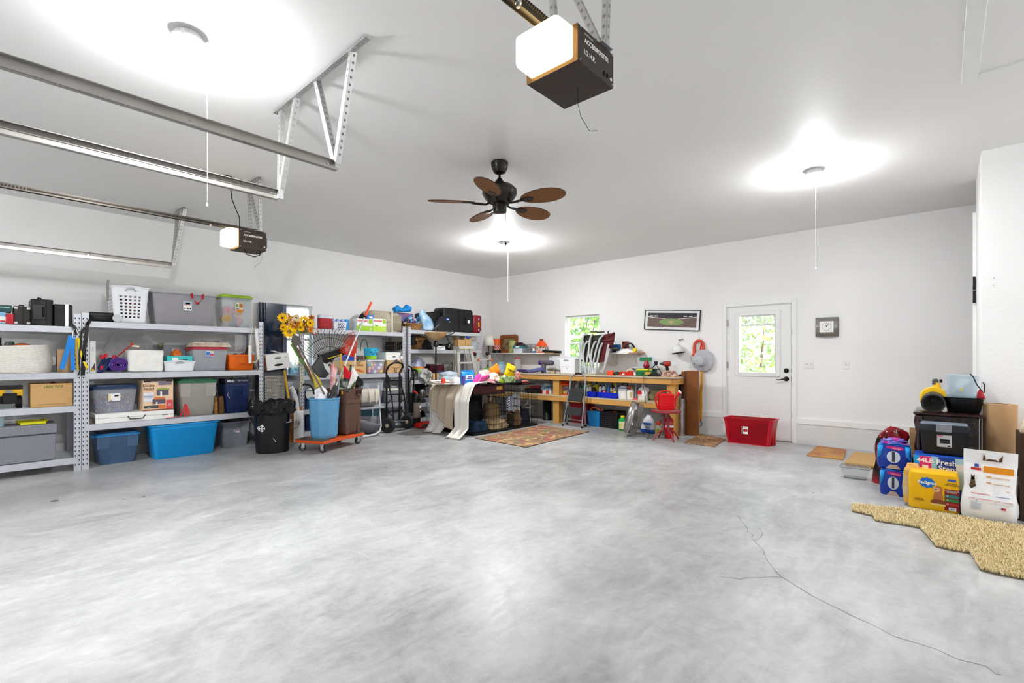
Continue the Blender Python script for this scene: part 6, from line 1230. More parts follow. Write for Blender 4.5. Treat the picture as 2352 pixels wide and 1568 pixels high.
drape('beige shawl hanging over the white sheet in soft folds','#b5a692',-2.05,-1.42,.06,2.1,.12,.34,4,-.02,.50)
drape('ivory cloth falling to the floor at the front corner of the crate','#e4dfd6',-2.36,-1.97,.0,.4,.10,.42,3.0,-.05,pool=.16)
def RT_(px,py,z): return P(px,py,z=z)
def on_top(px,z=None,y=-1.95): p=P(px,870,y=y);return Vector((p.x,y,TZ if z is None else z))
def pile(name,label,px0,px1,py,y,m,seed,amp=.25,z=TZ,d=.2,top=.5,cat=None): 
    a=P(px0,py,y=y);b_=P(px1,py,y=y);h=P((px0+px1)/2,py,y=y+.03).z-z;return crumple(name,label,cat or name.replace('_',' '),Vector(((a.x+b_.x)/2,y,z)),0,b_.x-a.x,d,max(h,.03),m,seed,amp,top=top)
pile('rumpled_cloth','rumpled ivory cloth on the left end of the crate top',1004,1062,873,-1.9,mat('#e3dccf',.9),101,.3,d=.4,top=.75)
pile('white_pillow','small white pillow roll beside the blue detergent bag',1043,1068,866,-2.0,mat('#f0eee9',.85),102,.1,top=.8)
pile('grey_quilt','blue-grey quilted bundle behind the white pillow',1020,1066,853,-1.6,mat('#a3b0ba',.9),103,.2,d=.3,top=.7)
t=pile('ribbon_knot','small coral red knot on the left corner of the cloths',1016,1026,867,-2.0,mat('#e8483c',.6),104,.3,z=TZ+.03,d=.06)
q=on_top(1077,y=-2.14);t=thing('detergent_bag','standing bright blue detergent pouch on the crate','bag',q,R(-12));w=P(1091,870,y=-2.14).x-P(1064,870,y=-2.14).x;h=P(1077,850,y=-2.14).z-TZ
b=MB();b.rbox(0,.05,[(0,w*.9,.09),(h*.5,w,.08),(h*.8,w*.92,.04),(h*.86,w*.9,.012),(h,w*.95,.008)],.03);b.build('pouch',mat('#1c78d8',.3,h2='#38a8f0',scale=9),t);MB().bx(-w*.22,w*.28,-.004,.006,h*.32,h*.66).build('label',PAPER,t);b=MB();b.bx(-w*.15,w*.22,-.007,-.004,h*.38,h*.45);b.bx(-w*.08,w*.2,-.007,-.004,h*.5,h*.56);b.build('label_print',mat('#3a3c9a'),t);MB().bx(-w*.46,-w*.3,-.0,.02,0,h*.6).build('gusset',mat('#4a3a8a',.4),t)
def shoe(label,px,py,y,m,sole,rot,L=.25,tilt=0):
    t=thing('shoe',label,'shoe',P(px,py,y=y),R(rot),'shoes on the crate',0,R(tilt));b=MB()
    b.loft([[(-L/2+.0,a,c) for a,c in ((-.03,.012),(.03,.012),(.028,.07),(-.028,.07))],[(-L*.2,a,c) for a,c in ((-.036,.012),(.036,.012),(.032,.085),(-.032,.085))],[(L*.1,a,c) for a,c in ((-.042,.012),(.042,.012),(.034,.06),(-.034,.06))],[(L*.45,a,c) for a,c in ((-.030,.012),(.030,.012),(.022,.032),(-.022,.032))]]);b.build('upper',m,t,bevel=.008,sub=1);MB().prism([(-L/2,-.034),(0,-.040),(L*.35,-.042),(L*.5,0),(L*.35,.042),(0,.040),(-L/2,.034)],0,.016,'z').build('sole',sole,t,bevel=.004);return t
PK=mat('#d83a94',.6);DKG=mat('#3a3436',.8)
shoe('hot pink and grey running shoe standing up at the left of the shoe heap',1098,872,-2.18,PK,mat('#e890b8',.6),20,.27,-38);shoe('magenta and black running shoe in the middle of the shoe heap',1112,873,-2.2,mat('#b02a70',.6),DKG,-10,.27,-28);shoe('dusty pink shoe lying in front of the heap',1122,878,-2.22,mat('#d07c88',.7),mat('#e8a0a8',.6),-35,.24,10);shoe('dark grey shoe at the right of the pink ones',1136,882,-2.24,DKG,BLACK,-25,.25,0);shoe('coral sandal at the right end of the crate top',1208,882,-2.14,mat('#d8746a',.6),mat('#a83a3c',.6),12,.24,0);shoe('dark canvas shoe beneath the yellow snack bag',1192,878,-2.1,DKG,mat('#8a5a50',.6),150,.23)
pile('paper_bag','white paper bag with red print leaning on the crate top',1128,1156,856,-2.12,mat('#f2eeea',.8,h2='#e8a898',scale=9),105,.3)
pile('white_tissue','white tissue heap at the back of the crate top',1110,1140,849,-1.85,mat('#f4f2f0',.8,h2='#e86a50',scale=5),106,.3,d=.25)
pillow_bag('orange_bag','orange snack wrapper on top of the white tissue',Vector((P(1128,850,y=-1.95).x,-1.95,TZ+.15)),.20,.22,0,62,mat('#f09420',.3,h2='#e87a10',scale=6),d=.06)
pile('checked_pouch','red and white checked pouch at the front of the crate top',1136,1152,869,-2.2,mat('#e8dcd8',.7,h2='#c8402c',scale=26,tex='check'),108,.25)
q=on_top(1170,y=-2.16);t=thing('tissue_box','pale green flower-patterned tissue box on the crate','box',q,R(4));w=P(1185,870,y=-2.16).x-P(1154,870,y=-2.16).x;carton(t,w,.12,.095,mat('#c4dc9c',.6,h2='#4a6b3c',scale=16));MB().bx(-w*.56,-w*.46,.0,.1,0,.05).build('tab',mat('#a8c820'),t)
pillow_bag('yellow_snack_bag','yellow snack bag with dark lettering standing on the tissue box',q+Vector((.01,.03,.098)),.23,.22,-6,20,mat('#f4d010',.25,h2='#f0c000',scale=5),'Funyuns',ts=.05)
pile('white_napkins','white folded napkins sticking out of the tissue box',1160,1174,858,-2.1,PAPER,110,.3,z=TZ+.096,d=.08);pile('red_bow','red ribbon bow hanging right of the yellow snack bag',1188,1200,853,-2.12,mat('#a8483c',.6,h2='#e8b0a0',scale=20),111,.4,d=.1)
# inside the crates
s_=thing('plaid_box','maroon plaid box at the top inside the large crate','box',(-2.28,-2.22,CZ-.15));MB().bx(-.36,.36,0,.3,0,.14).build('box',mat('#3c1218',.8,h2='#6a3a38',tex='check',scale=60),s_);MB().bx(.16,.30,-.004,0,.06,.11).build('label',mat('#e0b040',.5),s_)
MB().bx(-.37,.37,-.005,.32,-.012,0).build('hanging_tray',BLACK,s_)
q=MB().bx(-.46,.46,-.012,.012,0,.52).build('crate_shade_panel',BLACK);q.location=(-2.19,-1.47,.06);tag(q,'flat black panel added to darken the back of the large crate','panel')  # black sheet added in place of the shade inside the crate
crumple('denim_blanket','blue denim blanket at the front left inside the large crate','blanket',(-2.45,-2.24,.042),0,.42,.4,.17,mat('#2c4a70',.9,h2='#16263c',scale=9),112,.3,top=.7);crumple('tan_blanket','tan fleece blanket in the middle of the large crate floor','blanket',(-2.0,-2.24,.042),0,.55,.36,.16,mat('#c4ab86',.95,h2='#a08660',scale=14),113,.3,top=.7)
crumple('burlap_pillow','brown burlap pillow propped in the large crate','pillow',(-1.86,-1.98,.16),0,.36,.3,.30,mat('#8f7350',.9),114,.12,top=.8)
crumple('dark_bag','black bag filling the back of the large crate','bag',(-2.35,-1.9,.05),0,.6,.35,.52,mat('#0c0c0d',.7),115,.15,top=.85)
for k,(x,c1,c2,sc,ww,zz,hh,lb) in enumerate(((-1.72,'#e8ecf0','#24406b',24,.16,.32,.26,'blue and white plaid shirt hanging inside the crate gap'),(-1.50,'#dcdfe4','#b8bec8',10,.26,.28,.32,'pale grey shirt bundle inside the smaller crate'),(-1.58,'#8a2030','#e0c8c4',20,.16,.24,.16,'red plaid cloth between the shirts'))):
    crumple('shirt',lb,'shirt',(x,-2.2+.06*k,zz),0,ww,.12,hh,mat(c1,.85,h2=c2,tex='check' if k != 1 else 'noise',scale=sc*(2 if k != 1 else 1)),116+k,.15,top=.9)
crumple('tan_bundle','brown cloth bundle on the floor of the smaller crate','cloth',(-1.50,-2.2,.042),0,.22,.3,.30,mat('#8a6f4c',.9),120,.2,top=.75);crumple('navy_jacket','navy jacket on a white hanger in the smaller crate','jacket',(-1.28,-2.2,.042),0,.30,.3,.30,mat('#151c30',.85),121,.25,top=.6)
t=thing('clothes_hanger','white wire clothes hanger above the navy jacket','hanger',(-1.26,-2.16,.34));MB().tube([(0,0,.10),(.012,0,.12),(.03,0,.11),(.02,0,.09),(0,0,.075),(-.14,0,.0),(-.12,0,-.01),(.12,0,-.01),(.14,0,0),(0,0,.075)],.0035,5).build('wire',WHITE,t)
t=thing('ribbed_planter','black ribbed cylinder on the floor left of the bench leg','cylinder',P(1257,964,z=0));MB().lathe([(.085,0)]+[q for k in range(17) for q in ((.088,.01+k*.022),(.082,.021+k*.022))]+[(.092,.385),(.095,.40),(.07,.44),(.02,.452)],n=24).build('body',BLACK,t)
t=thing('area_rug','worn multicoloured rug in rust, gold and green on the floor','rug',(-2.86,-3.50,0));
def rugmat():
    m=bpy.data.materials.new('woven_floral_rug');m.use_nodes=True;tt=m.node_tree;b=tt.nodes['Principled BSDF'];tc=tt.nodes.new('ShaderNodeTexCoord');v=tt.nodes.new('ShaderNodeTexVoronoi');v.inputs['Scale'].default_value=11;n=tt.nodes.new('ShaderNodeTexNoise');n.inputs['Scale'].default_value=3;mx=tt.nodes.new('ShaderNodeVectorMath');mx.operation='ADD'
    tt.links.new(tc.outputs['Object'],mx.inputs[0]);tt.links.new(n.outputs['Color'],mx.inputs[1]);tt.links.new(mx.outputs[0],v.inputs['Vector']);rp=tt.nodes.new('ShaderNodeValToRGB');rp.color_ramp.interpolation='CONSTANT'
    cs=['#7d6a52','#9a6450','#8a7454','#b89a62','#8a5648','#857a58','#a67c58','#965048','#77735a']
    while len(rp.color_ramp.elements)<len(cs): rp.color_ramp.elements.new(.5)
    for i,c in enumerate(cs): rp.color_ramp.elements[i].position=i/len(cs);rp.color_ramp.elements[i].color=(*lin(c),1)
    sp=tt.nodes.new('ShaderNodeSeparateColor');tt.links.new(v.outputs['Color'],sp.inputs[0]);tt.links.new(sp.outputs[0],rp.inputs[0]);tt.links.new(rp.outputs[0],b.inputs['Base Color']);b.inputs['Roughness'].default_value=.95;return m
c4=[P(*q,z=0) for q in ((1092,1007),(1208,1028),(1353,992),(1243,978))];o0=Vector((-2.86,-3.50,0));b=MB();b.loft([[tuple(p-o0) for p in c4],[tuple(p-o0+Vector((0,0,.009))) for p in c4]]);b.build('rug',rugmat(),t)
b=MB();b.tube([tuple(p-o0+Vector((0,0,.006))) for p in c4],.006,5,closed=True);b.build('binding',mat('#5a3c30',.9),t)

# ================================================================ WORKBENCH ALONG THE RIGHT WALL
BXF=-.62;t=thing('workbench','long pine workbench with a lower shelf along the right wall','workbench',(BXF,-2.8,0));T=t
PN=mat('#cf9a52',.55,h2='#b97f38',tex='wave',scale=2.2,stretch=(14,1,14));PNV=mat('#c8964e',.6,h2='#a87430',tex='wave',scale=2.2,stretch=(14,14,1));TOP=mat('#c9b898',.6,var=.1,scale=3)
def BL(px,z=.9,x=BXF): return P(px,860,x=x).y+2.8
y0=BL(1553);yL=2.45;dp=-BXF-.012
def bench_top(b,z0,z1,yy0,r,x0=0.0): b.prism([(x0+dp,yL),(x0,yL),(x0,yy0+r),(x0+r*.3,yy0+r*.3),(x0+r,yy0),(x0+dp,yy0)][::-1],z0,z1,'z')
b=MB();bench_top(b,.905,.925,y0,.08,-.01);b.build('bench_top',TOP,t);b=MB();bench_top(b,.900,.906,y0,.08,-.012);b.build('edge_strip',mat('#6b6c94',.6),t)
b=MB();b.bx(0,.038,y0+.08,yL,.812,.900);b.build('front_beam',PN,t,bevel=.003);b=MB();b.bar((.01,y0+.075,.856),(.09,y0+.012,.856),.088,.03,up=(0,0,1));b.xf(Matrix());
bb=MB();bb.prism([(0,y0+.08),(.06,y0+.02),(.14,y0),(dp,y0),(dp,y0+.038),(.15,y0+.038),(.08,y0+.055),(.038,y0+.085)],.812,.900,'z');bb.build('end_beam',PN,t)
b=MB();bench_top(b,.505,.522,y0+.04,.02,-.004);b.build('lower_shelf',TOP,t);MB().bx(0,.038,y0+.05,yL,.418,.505).build('lower_beam',PN,t,bevel=.003);MB().bx(-.001,.037,y0+.05,yL,.503,.507).build('lower_edge_strip',mat('#6b6c94',.6),t)
for px in (1279,1543):
    y=BL(px,x=-.55);
    MB().bx(.04,.08,y-.07,y+.07,0,.812).build('leg',PNV,t,bevel=.003);MB().bx(.081,.17,y-.07,y-.03,0,.812).build('leg_brace',PNV,t,bevel=.003)
MB().bx(.04,.12,2.2,2.34,0,.812).build('leg',PNV,t,bevel=.003)
for k in range(5): q=MB();yy=y0+.3+k*.46;q.cyl((-.001,yy,.85),(.002,yy,.85),.006,n=6);q.build('knot',mat('#5c3c1c'),t)
def ben(px0,px1,py,off=.45,z=.926): return site('R',px0,px1,py,z,off)
# bench top goods
t=at(ben(1192,1228,846,.40),'stick_vacuum_tool','dark purple vacuum wand lying on the bench behind the crate','vacuum tool');b=MB();b.cyl((-.28,.05,.04),(.05,.03,.035),.03,n=10);b.build('wand',mat('#4a3480',.4),t);b=MB();b.cyl((.05,.03,.035),(.32,.02,.05),.02,n=10);b.build('tube',mat('#6a646c',.4,.4),t)
t=at(ben(1206,1246,846,.50),'brush_head','blue-grey padded pouch beside the purple wand','pouch');b=MB();b.tube([(-.2,.03,.025),(-.1,.03,.035),(.2,.05,.085)],[.03,.04,.042],10);b.build('pouch',mat('#62649a',.8),t);MB().box(-.22,.02,0,.14,.06,.03).build('strap',DKG,t,bevel=.005)
t=at(ben(1240,1268,832,.42),'cordless_vacuum','grey and purple cordless vacuum body standing on the bench','vacuum');b=MB();b.cyl((-.16,.04,.21),(.14,.04,.20),.042,n=16);b.build('motor',mat('#5c5560',.4,.3),t);b=MB();b.cyl((-.19,.04,.21),(-.15,.04,.21),.045,n=16);b.build('end_cap',mat('#4a2ca0',.4),t);MB().bx(-.13,-.05,0,.08,0,.18).build('handle',mat('#6a6570',.4),t,bevel=.01)
for k in range(7): MB().tube([(-.10+k*.035,.04+.048*math.cos(a*PI/6),.205+.048*math.sin(a*PI/6)) for a in range(12)],.006,5,closed=True).build('cyclone_ring',mat('#837c88',.35,.4),t)
MB().lathe([(.05,0),(.05,.12)],.12,.04,16).build('dust_bin',clear('#c8c0b4',.5),t)
t=at(ben(1256,1285,846,.50),'nozzle','brown metal nozzle lying in front of the cordless vacuum','nozzle');b=MB();b.cyl((-.14,0,.08),(.16,0,.06),.018,n=8);b.cyl((-.08,0,.075),(-.02,0,.07),.03,n=10);b.build('tube',mat('#6b6460',.4,.4),t);MB().bx(-.06,.04,-.02,.02,0,.055).build('foot',mat('#b8a888',.5),t)
s=ben(1283,1320,824,.47);t=at(s,'laundry_basket','white plastic laundry basket standing on the workbench','basket');laundry(t,s.w,.26,s.h,WPL,3,2,False,.9)
b=MB()
for (x,z) in ((-.06,.62),(0,.62),(.06,.62),(-.09,.48),(-.03,.48),(.03,.48),(0,.34),(-.02,.76),(.03,.76)): b.cyl((x,.012,s.h*z),(x+.006,.018,s.h*z+.03),.011,n=6)
b.build('vent_hole',mat('#4c4c58'),t)
s=ben(1266,1335,818,.10);t=at(s,'plastic_bin','big translucent white bin behind the laundry basket','bin');MB().rbox(0,.0,[(0,s.w*.9,.14),(s.h,s.w,.18)],.03).build('body',mat('#e6e8ea',.4),t);t.location.x=-.12
b=MB()
for i in range(5):
    for j in range(3): b.bar((s.w*.15+i*.035,-.085,s.h*(.4+.16*j)),(s.w*.15+i*.035+.01,-.088,s.h*(.4+.16*j)+.03),.008,.004,up=(0,1,0))
b.build('slot',mat('#b8b8ba'),t)
s=ben(1176,1189,821,.30);t=at(s,'storage_jar','tall clear jar with a red lid at the back of the bench','jar');MB().lathe([(s.w*.46,0),(s.w*.5,.01),(s.w*.5,s.h*.82),(s.w*.40,s.h*.92)],0,.09,20).build('glass',clear('#d8dcdc',.4),t);MB().lathe([(s.w*.44,s.h*.92),(s.w*.44,s.h)],0,.09,20).build('lid',mat('#c83a2c',.4),t)
s=ben(1172,1178,831,.36);t=at(s,'sauce_bottle','slim orange-labelled sauce bottle beside the red-lidded jar','bottle');bottle(t,s.w,s.h,mat('#7a3a1c',.3),mat('#8a8a8c',.4),lab=mat('#e8641c',.4))
s=ben(1136,1151,831,.32);t=at(s,'wipes_tub','round pale blue and white tub at the corner end of the bench','tub');MB().lathe([(s.w*.5,0),(s.w*.5,s.h*.75)],0,.1,22).build('body',mat('#a8c4dc',.4,h2='#e4ecf0',scale=14),t);MB().lathe([(s.w*.52,s.h*.75),(s.w*.5,s.h)],0,.1,22).build('lid',mat('#8ab8c8',.4),t)
s=ben(1108,1120,842,.50);t=at(s,'spray_bottle','bottle with lime green cap at the corner end of the bench','bottle');bottle(t,s.w,s.h,mat('#7ac83a',.4),mat('#9ae02a',.4),lab=mat('#e8e4e0',.5,h2='#c83a2c',scale=20))
# folding chairs, stacked on edge against the window
CT=mat('#d4d6d8',.25,.45)
def fchair(label,k,c,dark,tubes,cloth,arm):
    off=.47-.025*k;t=thing('folding_chair',label,'folding chair',P(tubes[0][0][0],858,x=-off),FACE_R,'folded chairs on the workbench')
    inv=(Matrix.Translation(t.location) @ Matrix.Rotation(FACE_R,4,'Z')).inverted()
    def c_(px,py,o=0.0): return tuple(inv @ P(px,py,x=-(off-o)))
    for i,q in enumerate(tubes): b=MB();b.tube([c_(*p,-.04) for p in q],.019,9);b.build('tube_leg',CT,t)
    b=MB();pts=[Vector(c_(*p,.0)) for p in cloth];b.loft([[tuple(p) for p in pts],[tuple(p+Vector((0,.03,0))) for p in pts]]);b.build('seat_cloth',mat(c,.85),t)
    for q in arm: b=MB();b.tube([c_(*p,-.01) for p in q],.016,7);b.build('armrest',mat(dark,.6),t)
    return t
fchair('leftmost folded chair with black cloth',0,'#2c2c22','#4a4638',[[(1333,856),(1333,830),(1331,800),(1333,785)],[(1337,826),(1335,800),(1338,780),(1341,769),(1347,768)],[(1346,856),(1341,835),(1339,815),(1343,792),(1350,783)]],[(1341,770),(1362,768),(1358,800),(1352,832),(1338,832)],[[(1336,827),(1341,823),(1344,818)],[(1357,762),(1372,762)]])
fchair('middle folded chair with dark olive cloth',1,'#33342c','#4e4a3a',[[(1345,858),(1349,825),(1353,800),(1356,775),(1360,769)],[(1352,858),(1356,830),(1360,800),(1366,786),(1370,784)],[(1362,858),(1358,832),(1352,810),(1354,785),(1352,782)]],[(1358,770),(1385,768),(1378,805),(1370,832),(1354,832)],[[(1370,763),(1388,762)]])
fchair('rightmost folded chair with maroon cloth',2,'#5a1c22','#5a1c22',[[(1358,858),(1363,830),(1370,800),(1378,777),(1386,769)],[(1366,858),(1372,830),(1378,800),(1384,787)],[(1379,853),(1388,845),(1392,820),(1398,790)],[(1384,856),(1390,840),(1400,800)]],[(1387,768),(1411,764),(1409,783),(1398,812),(1390,830),(1374,833),(1378,800)],[[(1397,760),(1397,772),(1411,764)],[(1385,783),(1408,780)]])
# right half of the bench
s=ben(1393,1407,851,.47);t=at(s,'tape_measure','orange tape measure at the left of the red tools','tape measure');MB().rbox(0,.03,[(0,s.w,.05),(s.h*.8,s.w,.05),(s.h,s.w*.7,.04)],.015).build('case',mat('#e2481c',.4),t,bevel=.004)
crumple('work_glove','black glove lying between orange tape and red tool','glove',ben(1405,1424,850,.42).loc,FACE_R,.2,.1,.06,BLACK,131,.3)
s=ben(1420,1447,848,.44);t=at(s,'power_tool','red battery sander lying on the bench','power tool');b=MB();b.rbox(-.04,.05,[(0,.14,.08),(.045,.15,.09),(.065,.10,.06)],.02);b.rbox(.09,.05,[(0,.14,.08),(.055,.13,.09),(.075,.08,.06)],.03);b.build('housing',mat('#c42418',.4),t);MB().box(-.02,.005,.012,.05,.006,.02).build('label',PAPER,t);MB().box(-.13,.05,.01,.05,.05,.03).build('nose',BLACK,t,bevel=.005)
crumple('patterned_cap','black and cream patterned cap behind the red sander','cap',ben(1431,1455,840,.22).loc,FACE_R,.26,.2,.13,mat('#d8ccb8',.9,h2='#2a2420',scale=14),132,.15)
s=ben(1451,1461,846,.40);t=at(s,'charger','small white cube charger with a looped black wire','charger');MB().bx(-.035,.035,0,.06,0,.06).build('body',WHITE,t,bevel=.008);MB().tube([(-.05,-.01,0),(-.04,-.01,.05),(0,-.02,.075),(.05,-.01,.06),(.09,0,.01)],.003,5).build('wire',DARK,t)
s=ben(1462,1503,819,.25,1.03);t=at(s,'zip_bag','resealable bag with green header holding a red decoration','bag');w,h=s.w,s.h;MB().rbox(0,.03,[(-.02,w*.9,.05),(h*.5,w*.96,.06),(h*.85,w,.01),(h,w,.006)],.02).build('film',clear('#d6e4ea',.35),t);MB().bx(-w*.32,w*.36,-.004,.0,h*.68,h*.95).build('header',mat('#1f7a4a',.5),t);b=MB();b.lathe([(.005,-.01),(.055,.03),(.065,.07),(.04,.13),(.01,.2),(.004,.22)],.02,.02,16);b.build('bauble',mat('#a8183c',.25,h2='#7a2a2a',scale=10),t)
s=ben(1462,1498,847,.42);t=at(s,'garden_box','green and yellow box under the resealable bag','box');carton(t,s.w,.18,s.h,mat('#1c6b40',.5));MB().bx(-s.w*.5,s.w*.5,-.002,.18,s.h*.82,s.h*1.01).build('lid_band',mat('#e6d824',.5),t);MB().bx(s.w*.02,s.w*.4,-.003,0,s.h*.2,s.h*.6).build('print',mat('#e89a3c',.5,h2='#e8e05a',scale=20),t);MB().bx(-.2,.2,.02,.19,s.h*1.02,.105).build('stack_box',mat('#2a3c34',.6),t)
t=at(ben(1480,1516,832,.44),'tripod','black folded mini tripod with bent legs and a clamp head','tripod');hd=(.06,.02,.20)
for e in ((-.20,-.01,.01),(-.16,.05,.01),(.20,0,.01),(.14,.08,.01)): b=MB();b.tube([hd,(hd[0]*.4+e[0]*.6,e[1],.08),e],.005,6);b.build('leg',BLACK,t)
MB().box(.06,.02,.19,.05,.03,.06).build('clamp_head',mat('#2a2c2e',.4),t,bevel=.005);b=MB();b.rbox(.04,.02,[(0,.22,.12),(.03,.20,.12),(.06,.08,.06)],.03);b.build('base',BLACK,t)
s=ben(1514,1537,828,.36);t=at(s,'cordless_drill','red and black cordless drill standing on its battery','drill');w,h=s.w,s.h;b=MB();b.cyl((-.01,.05,h*.78),(w*.45,.05,h*.82),.045,n=14);b.build('motor_housing',mat('#a82c1c',.4),t);b=MB();b.tube([(-w*.55,.05,h*.80),(-w*.35,.05,h*.80),(-.01,.05,h*.8)],[.012,.028,.038],12);b.build('chuck',mat('#55565a',.35,.5),t);b=MB();b.tube([(w*.12,.05,h*.7),(w*.22,.05,h*.4),(w*.30,.05,h*.16)],.024,8);b.build('grip',BLACK,t);MB().box(w*.30,.05,0,.12,.08,h*.17).build('battery',mat('#3a2a2a',.5),t,bevel=.008)
t=at(ben(1516,1551,850,.50),'camouflage_cloth','brown camouflage cloth at the right end of the bench','cloth');crumple('fabric','x','x',(0,0,0),0,.34,.16,.10,mat('#8a5a50',.9,h2='#d8c0ac',scale=18),133,.25,top=.4);q=bpy.data.objects['fabric'];q.parent=t;del q['label'];del q['category']
t=thing('hanging_cable','thin grey cord hanging from the bench edge to the drum fan','cord',P(1478,861,x=-.64));b=MB();b.tube([tuple(P(*q,x=-.645)-t.location) for q in ((1484,857),(1479,860),(1477,866),(1478,890),(1482,910),(1483,925))],.004,5);b.tube([tuple(P(*q,x=-.645)-t.location) for q in ((1479,865),(1483,874))],.003,5);b.build('cord',mat('#5a5248',.5),t)
# wall shelves
SHW=mat('#dcd8d2',.5);
def wshelf(label,px0,px1,z,x=-.30):
    a=P(px0,810,x=x).y;b_=P(px1,810,x=x).y;b_=b_;t=thing('wall_shelf',label,'shelf',(0,(a+b_)/2,z));w=a-b_;MB().bx(x,0,-w/2,w/2,-.02,0).build('board',SHW,t);MB().bx(x-.003,x,-w/2,w/2,-.02,-.001).build('front_edge',WHITE,t);MB().bx(x-.004,.0,-w/2-.003,-w/2+.16,-.0205,.001).build('bare_end',mat('#b58a5c',.7),t)
    for y in (-w/2+.10,w/2-.12): b=MB();b.bx(-.02,0,y-.012,y+.012,-.26,-.02);b.bar((-.01,y,-.25),(-.24,y,-.03),.02,.012);b.build('bracket',SHW,t)
    return t
wshelf('white wall shelf of mixed household things near the corner',1127,1266,1.333);wshelf('short white wall shelf right of the folded chairs',1385,1463,1.325)
ZS=1.334
def ws(px0,px1,py,off=.24): return site('R',px0,px1,py,ZS,off)
t=thing('table_lamp','small lamp with white shade and turned pole in the far corner','table lamp',(-.42,-.35,.84));MB().lathe([(.07,0),(.08,.02),(.03,.05),(.02,.15),(.035,.2),(.018,.26),(.03,.34),(.02,.42),(.015,.5)],n=16).build('base',mat('#33291f',.5),t);z=P(1117,794,y=-.35).z-.84;MB().lathe([(.135,z),(.085,z+.22)],n=24,cap=False).build('lamp_shade',mat('#e9e4d8',.8),t,solid=.003)
MB().cyl((0,0,.5),(0,0,z+.05),.01).build('stem',mat('#33291f'),t)
s=ws(1128,1142,778);t=at(s,'candle_jar','tall orange and red plaid jar on the corner wall shelf','jar');MB().lathe([(s.w*.5,0),(s.w*.5,s.h*.22)],0,.08,18).build('base',BLACK,t);MB().lathe([(s.w*.48,s.h*.22),(s.w*.48,s.h*.6)],0,.08,18).build('plaid_band',mat('#b83028',.5,h2='#d8a8a0',tex='check',scale=30),t);MB().lathe([(s.w*.48,s.h*.6),(s.w*.46,s.h)],0,.08,18).build('glass',mat('#e8622a',.3),t)
s=ws(1146,1187,768,.08);t=at(s,'serving_tray','rounded wooden tray with a painted scene, leaning on the wall','tray');t.rotation_euler=(R(-8),0,FACE_R);w,h=s.w,s.h*1.0;b=MB();ring=[(x,z+h/2) for x,z in rrect(w,h,.06,4)];inn=[(x,z+h/2-.01) for x,z in rrect(w*.72,h*.68,.02,4)];b.loft([[(x,-.02,z) for x,z in ring],[(x,-.02,z) for x,z in inn],[(x,0,z) for x,z in inn]],cap0=False,cap1=True);b.loft([[(x,-.02,z) for x,z in ring],[(x,.0,z) for x,z in ring]],cap0=False);b.build('frame',mat('#8a4f28',.4),t);MB().bx(-w*.35,w*.35,-.004,-.001,h*.13,h*.80).build('picture',mat('#5a4a34',.5,h2='#8f7a58',scale=7),t)
s=ws(1165,1178,782,.16);t=at(s,'canister','pale green canister in front of the wooden tray','canister');MB().lathe([(s.w*.5,0),(s.w*.5,s.h*.92),(s.w*.42,s.h)],0,.08,18).build('body',mat('#8a8c4a',.5,h2='#b8b878',scale=12),t)
s=ws(1177,1200,794,.26);t=at(s,'craft_box','white box with a teal lid on the corner wall shelf','box');MB().rbox(0,.1,[(0,s.w*.93,.17),(s.h*.75,s.w*.97,.18)],.015).build('body',mat('#dfe6ea',.4),t);MB().rbox(0,.1,[(s.h*.68,s.w,.20),(s.h,s.w,.20)],.015).build('lid',mat('#2c8a98',.4),t);MB().box(0,-.003,s.h*.7,s.w*.35,.01,s.h*.28).build('latch',WHITE,t)
crumple('sunglasses_heap','black sunglasses and cords heaped on the teal lidded box','sunglasses',s.loc+Vector((.02,0,s.h+.001)),FACE_R,s.w*1.05,.14,.075,mat('#151012',.4,h2='#4a1c20',scale=30),134,.5)
for k,(a,c) in enumerate(((1200,1211),(1211,1222))):
    s=ws(a,c,790-0*k,.25);t=at(s,'wire_basket',('left' if k== 0 else 'right')+' small wire organiser basket on the corner wall shelf','basket','wire organiser baskets');b=MB();w,h=s.w,s.h;wire_panel(b,(-w*.45,0,.003),(w*.9,0,0),(0,0,h*.9),5,5,.0018);wire_panel(b,(-w*.45,.14,.003),(w*.9,0,0),(0,0,h),5,5,.0018);wire_panel(b,(-w*.45,0,.003),(0,.14,0),(0,0,h*.9),4,5,.0018);wire_panel(b,(w*.45,0,.003),(0,.14,0),(0,0,h*.9),4,5,.0018);b.build('wire_body',mat('#6a6666',.4,.5),t)
s=ws(1221,1226,796,.27);t=at(s,'glue_bottle','tiny glue bottle with a blue base and orange tip','bottle');MB().lathe([(s.w*.5,0),(s.w*.5,s.h*.3)],0,.03,12).build('base',mat('#2a7ac0',.4),t);MB().lathe([(s.w*.45,s.h*.3),(s.w*.45,s.h*.6),(s.w*.2,s.h*.7)],0,.03,12).build('body',PAPER,t);MB().lathe([(s.w*.22,s.h*.7),(s.w*.1,s.h)],0,.03,10).build('cap',mat('#e0603c',.4),t)
s=ws(1228,1246,778,.25);t=at(s,'snack_jug','orange-capped snack jug with a printed label','jug');w,h=s.w,s.h;MB().rbox(0,.1,[(0,w*.95,.17),(h*.08,w,.18)],.04).build('base',mat('#e04a1c',.35),t);MB().rbox(0,.1,[(h*.08,w*.97,.175),(h*.46,w*.97,.175)],.04).build('label',mat('#d8c8b8',.5,h2='#5a2a1c',scale=22),t);MB().rbox(0,.1,[(h*.46,w,.18),(h*.62,w*.9,.16),(h*.86,w*.45,.08),(h*.88,w*.25,.05)],.04).build('shoulder',mat('#e8501c',.35),t);MB().lathe([(w*.2,h*.87),(w*.2,h)],0,.1,14).build('cap',mat('#8a3a20',.5),t)
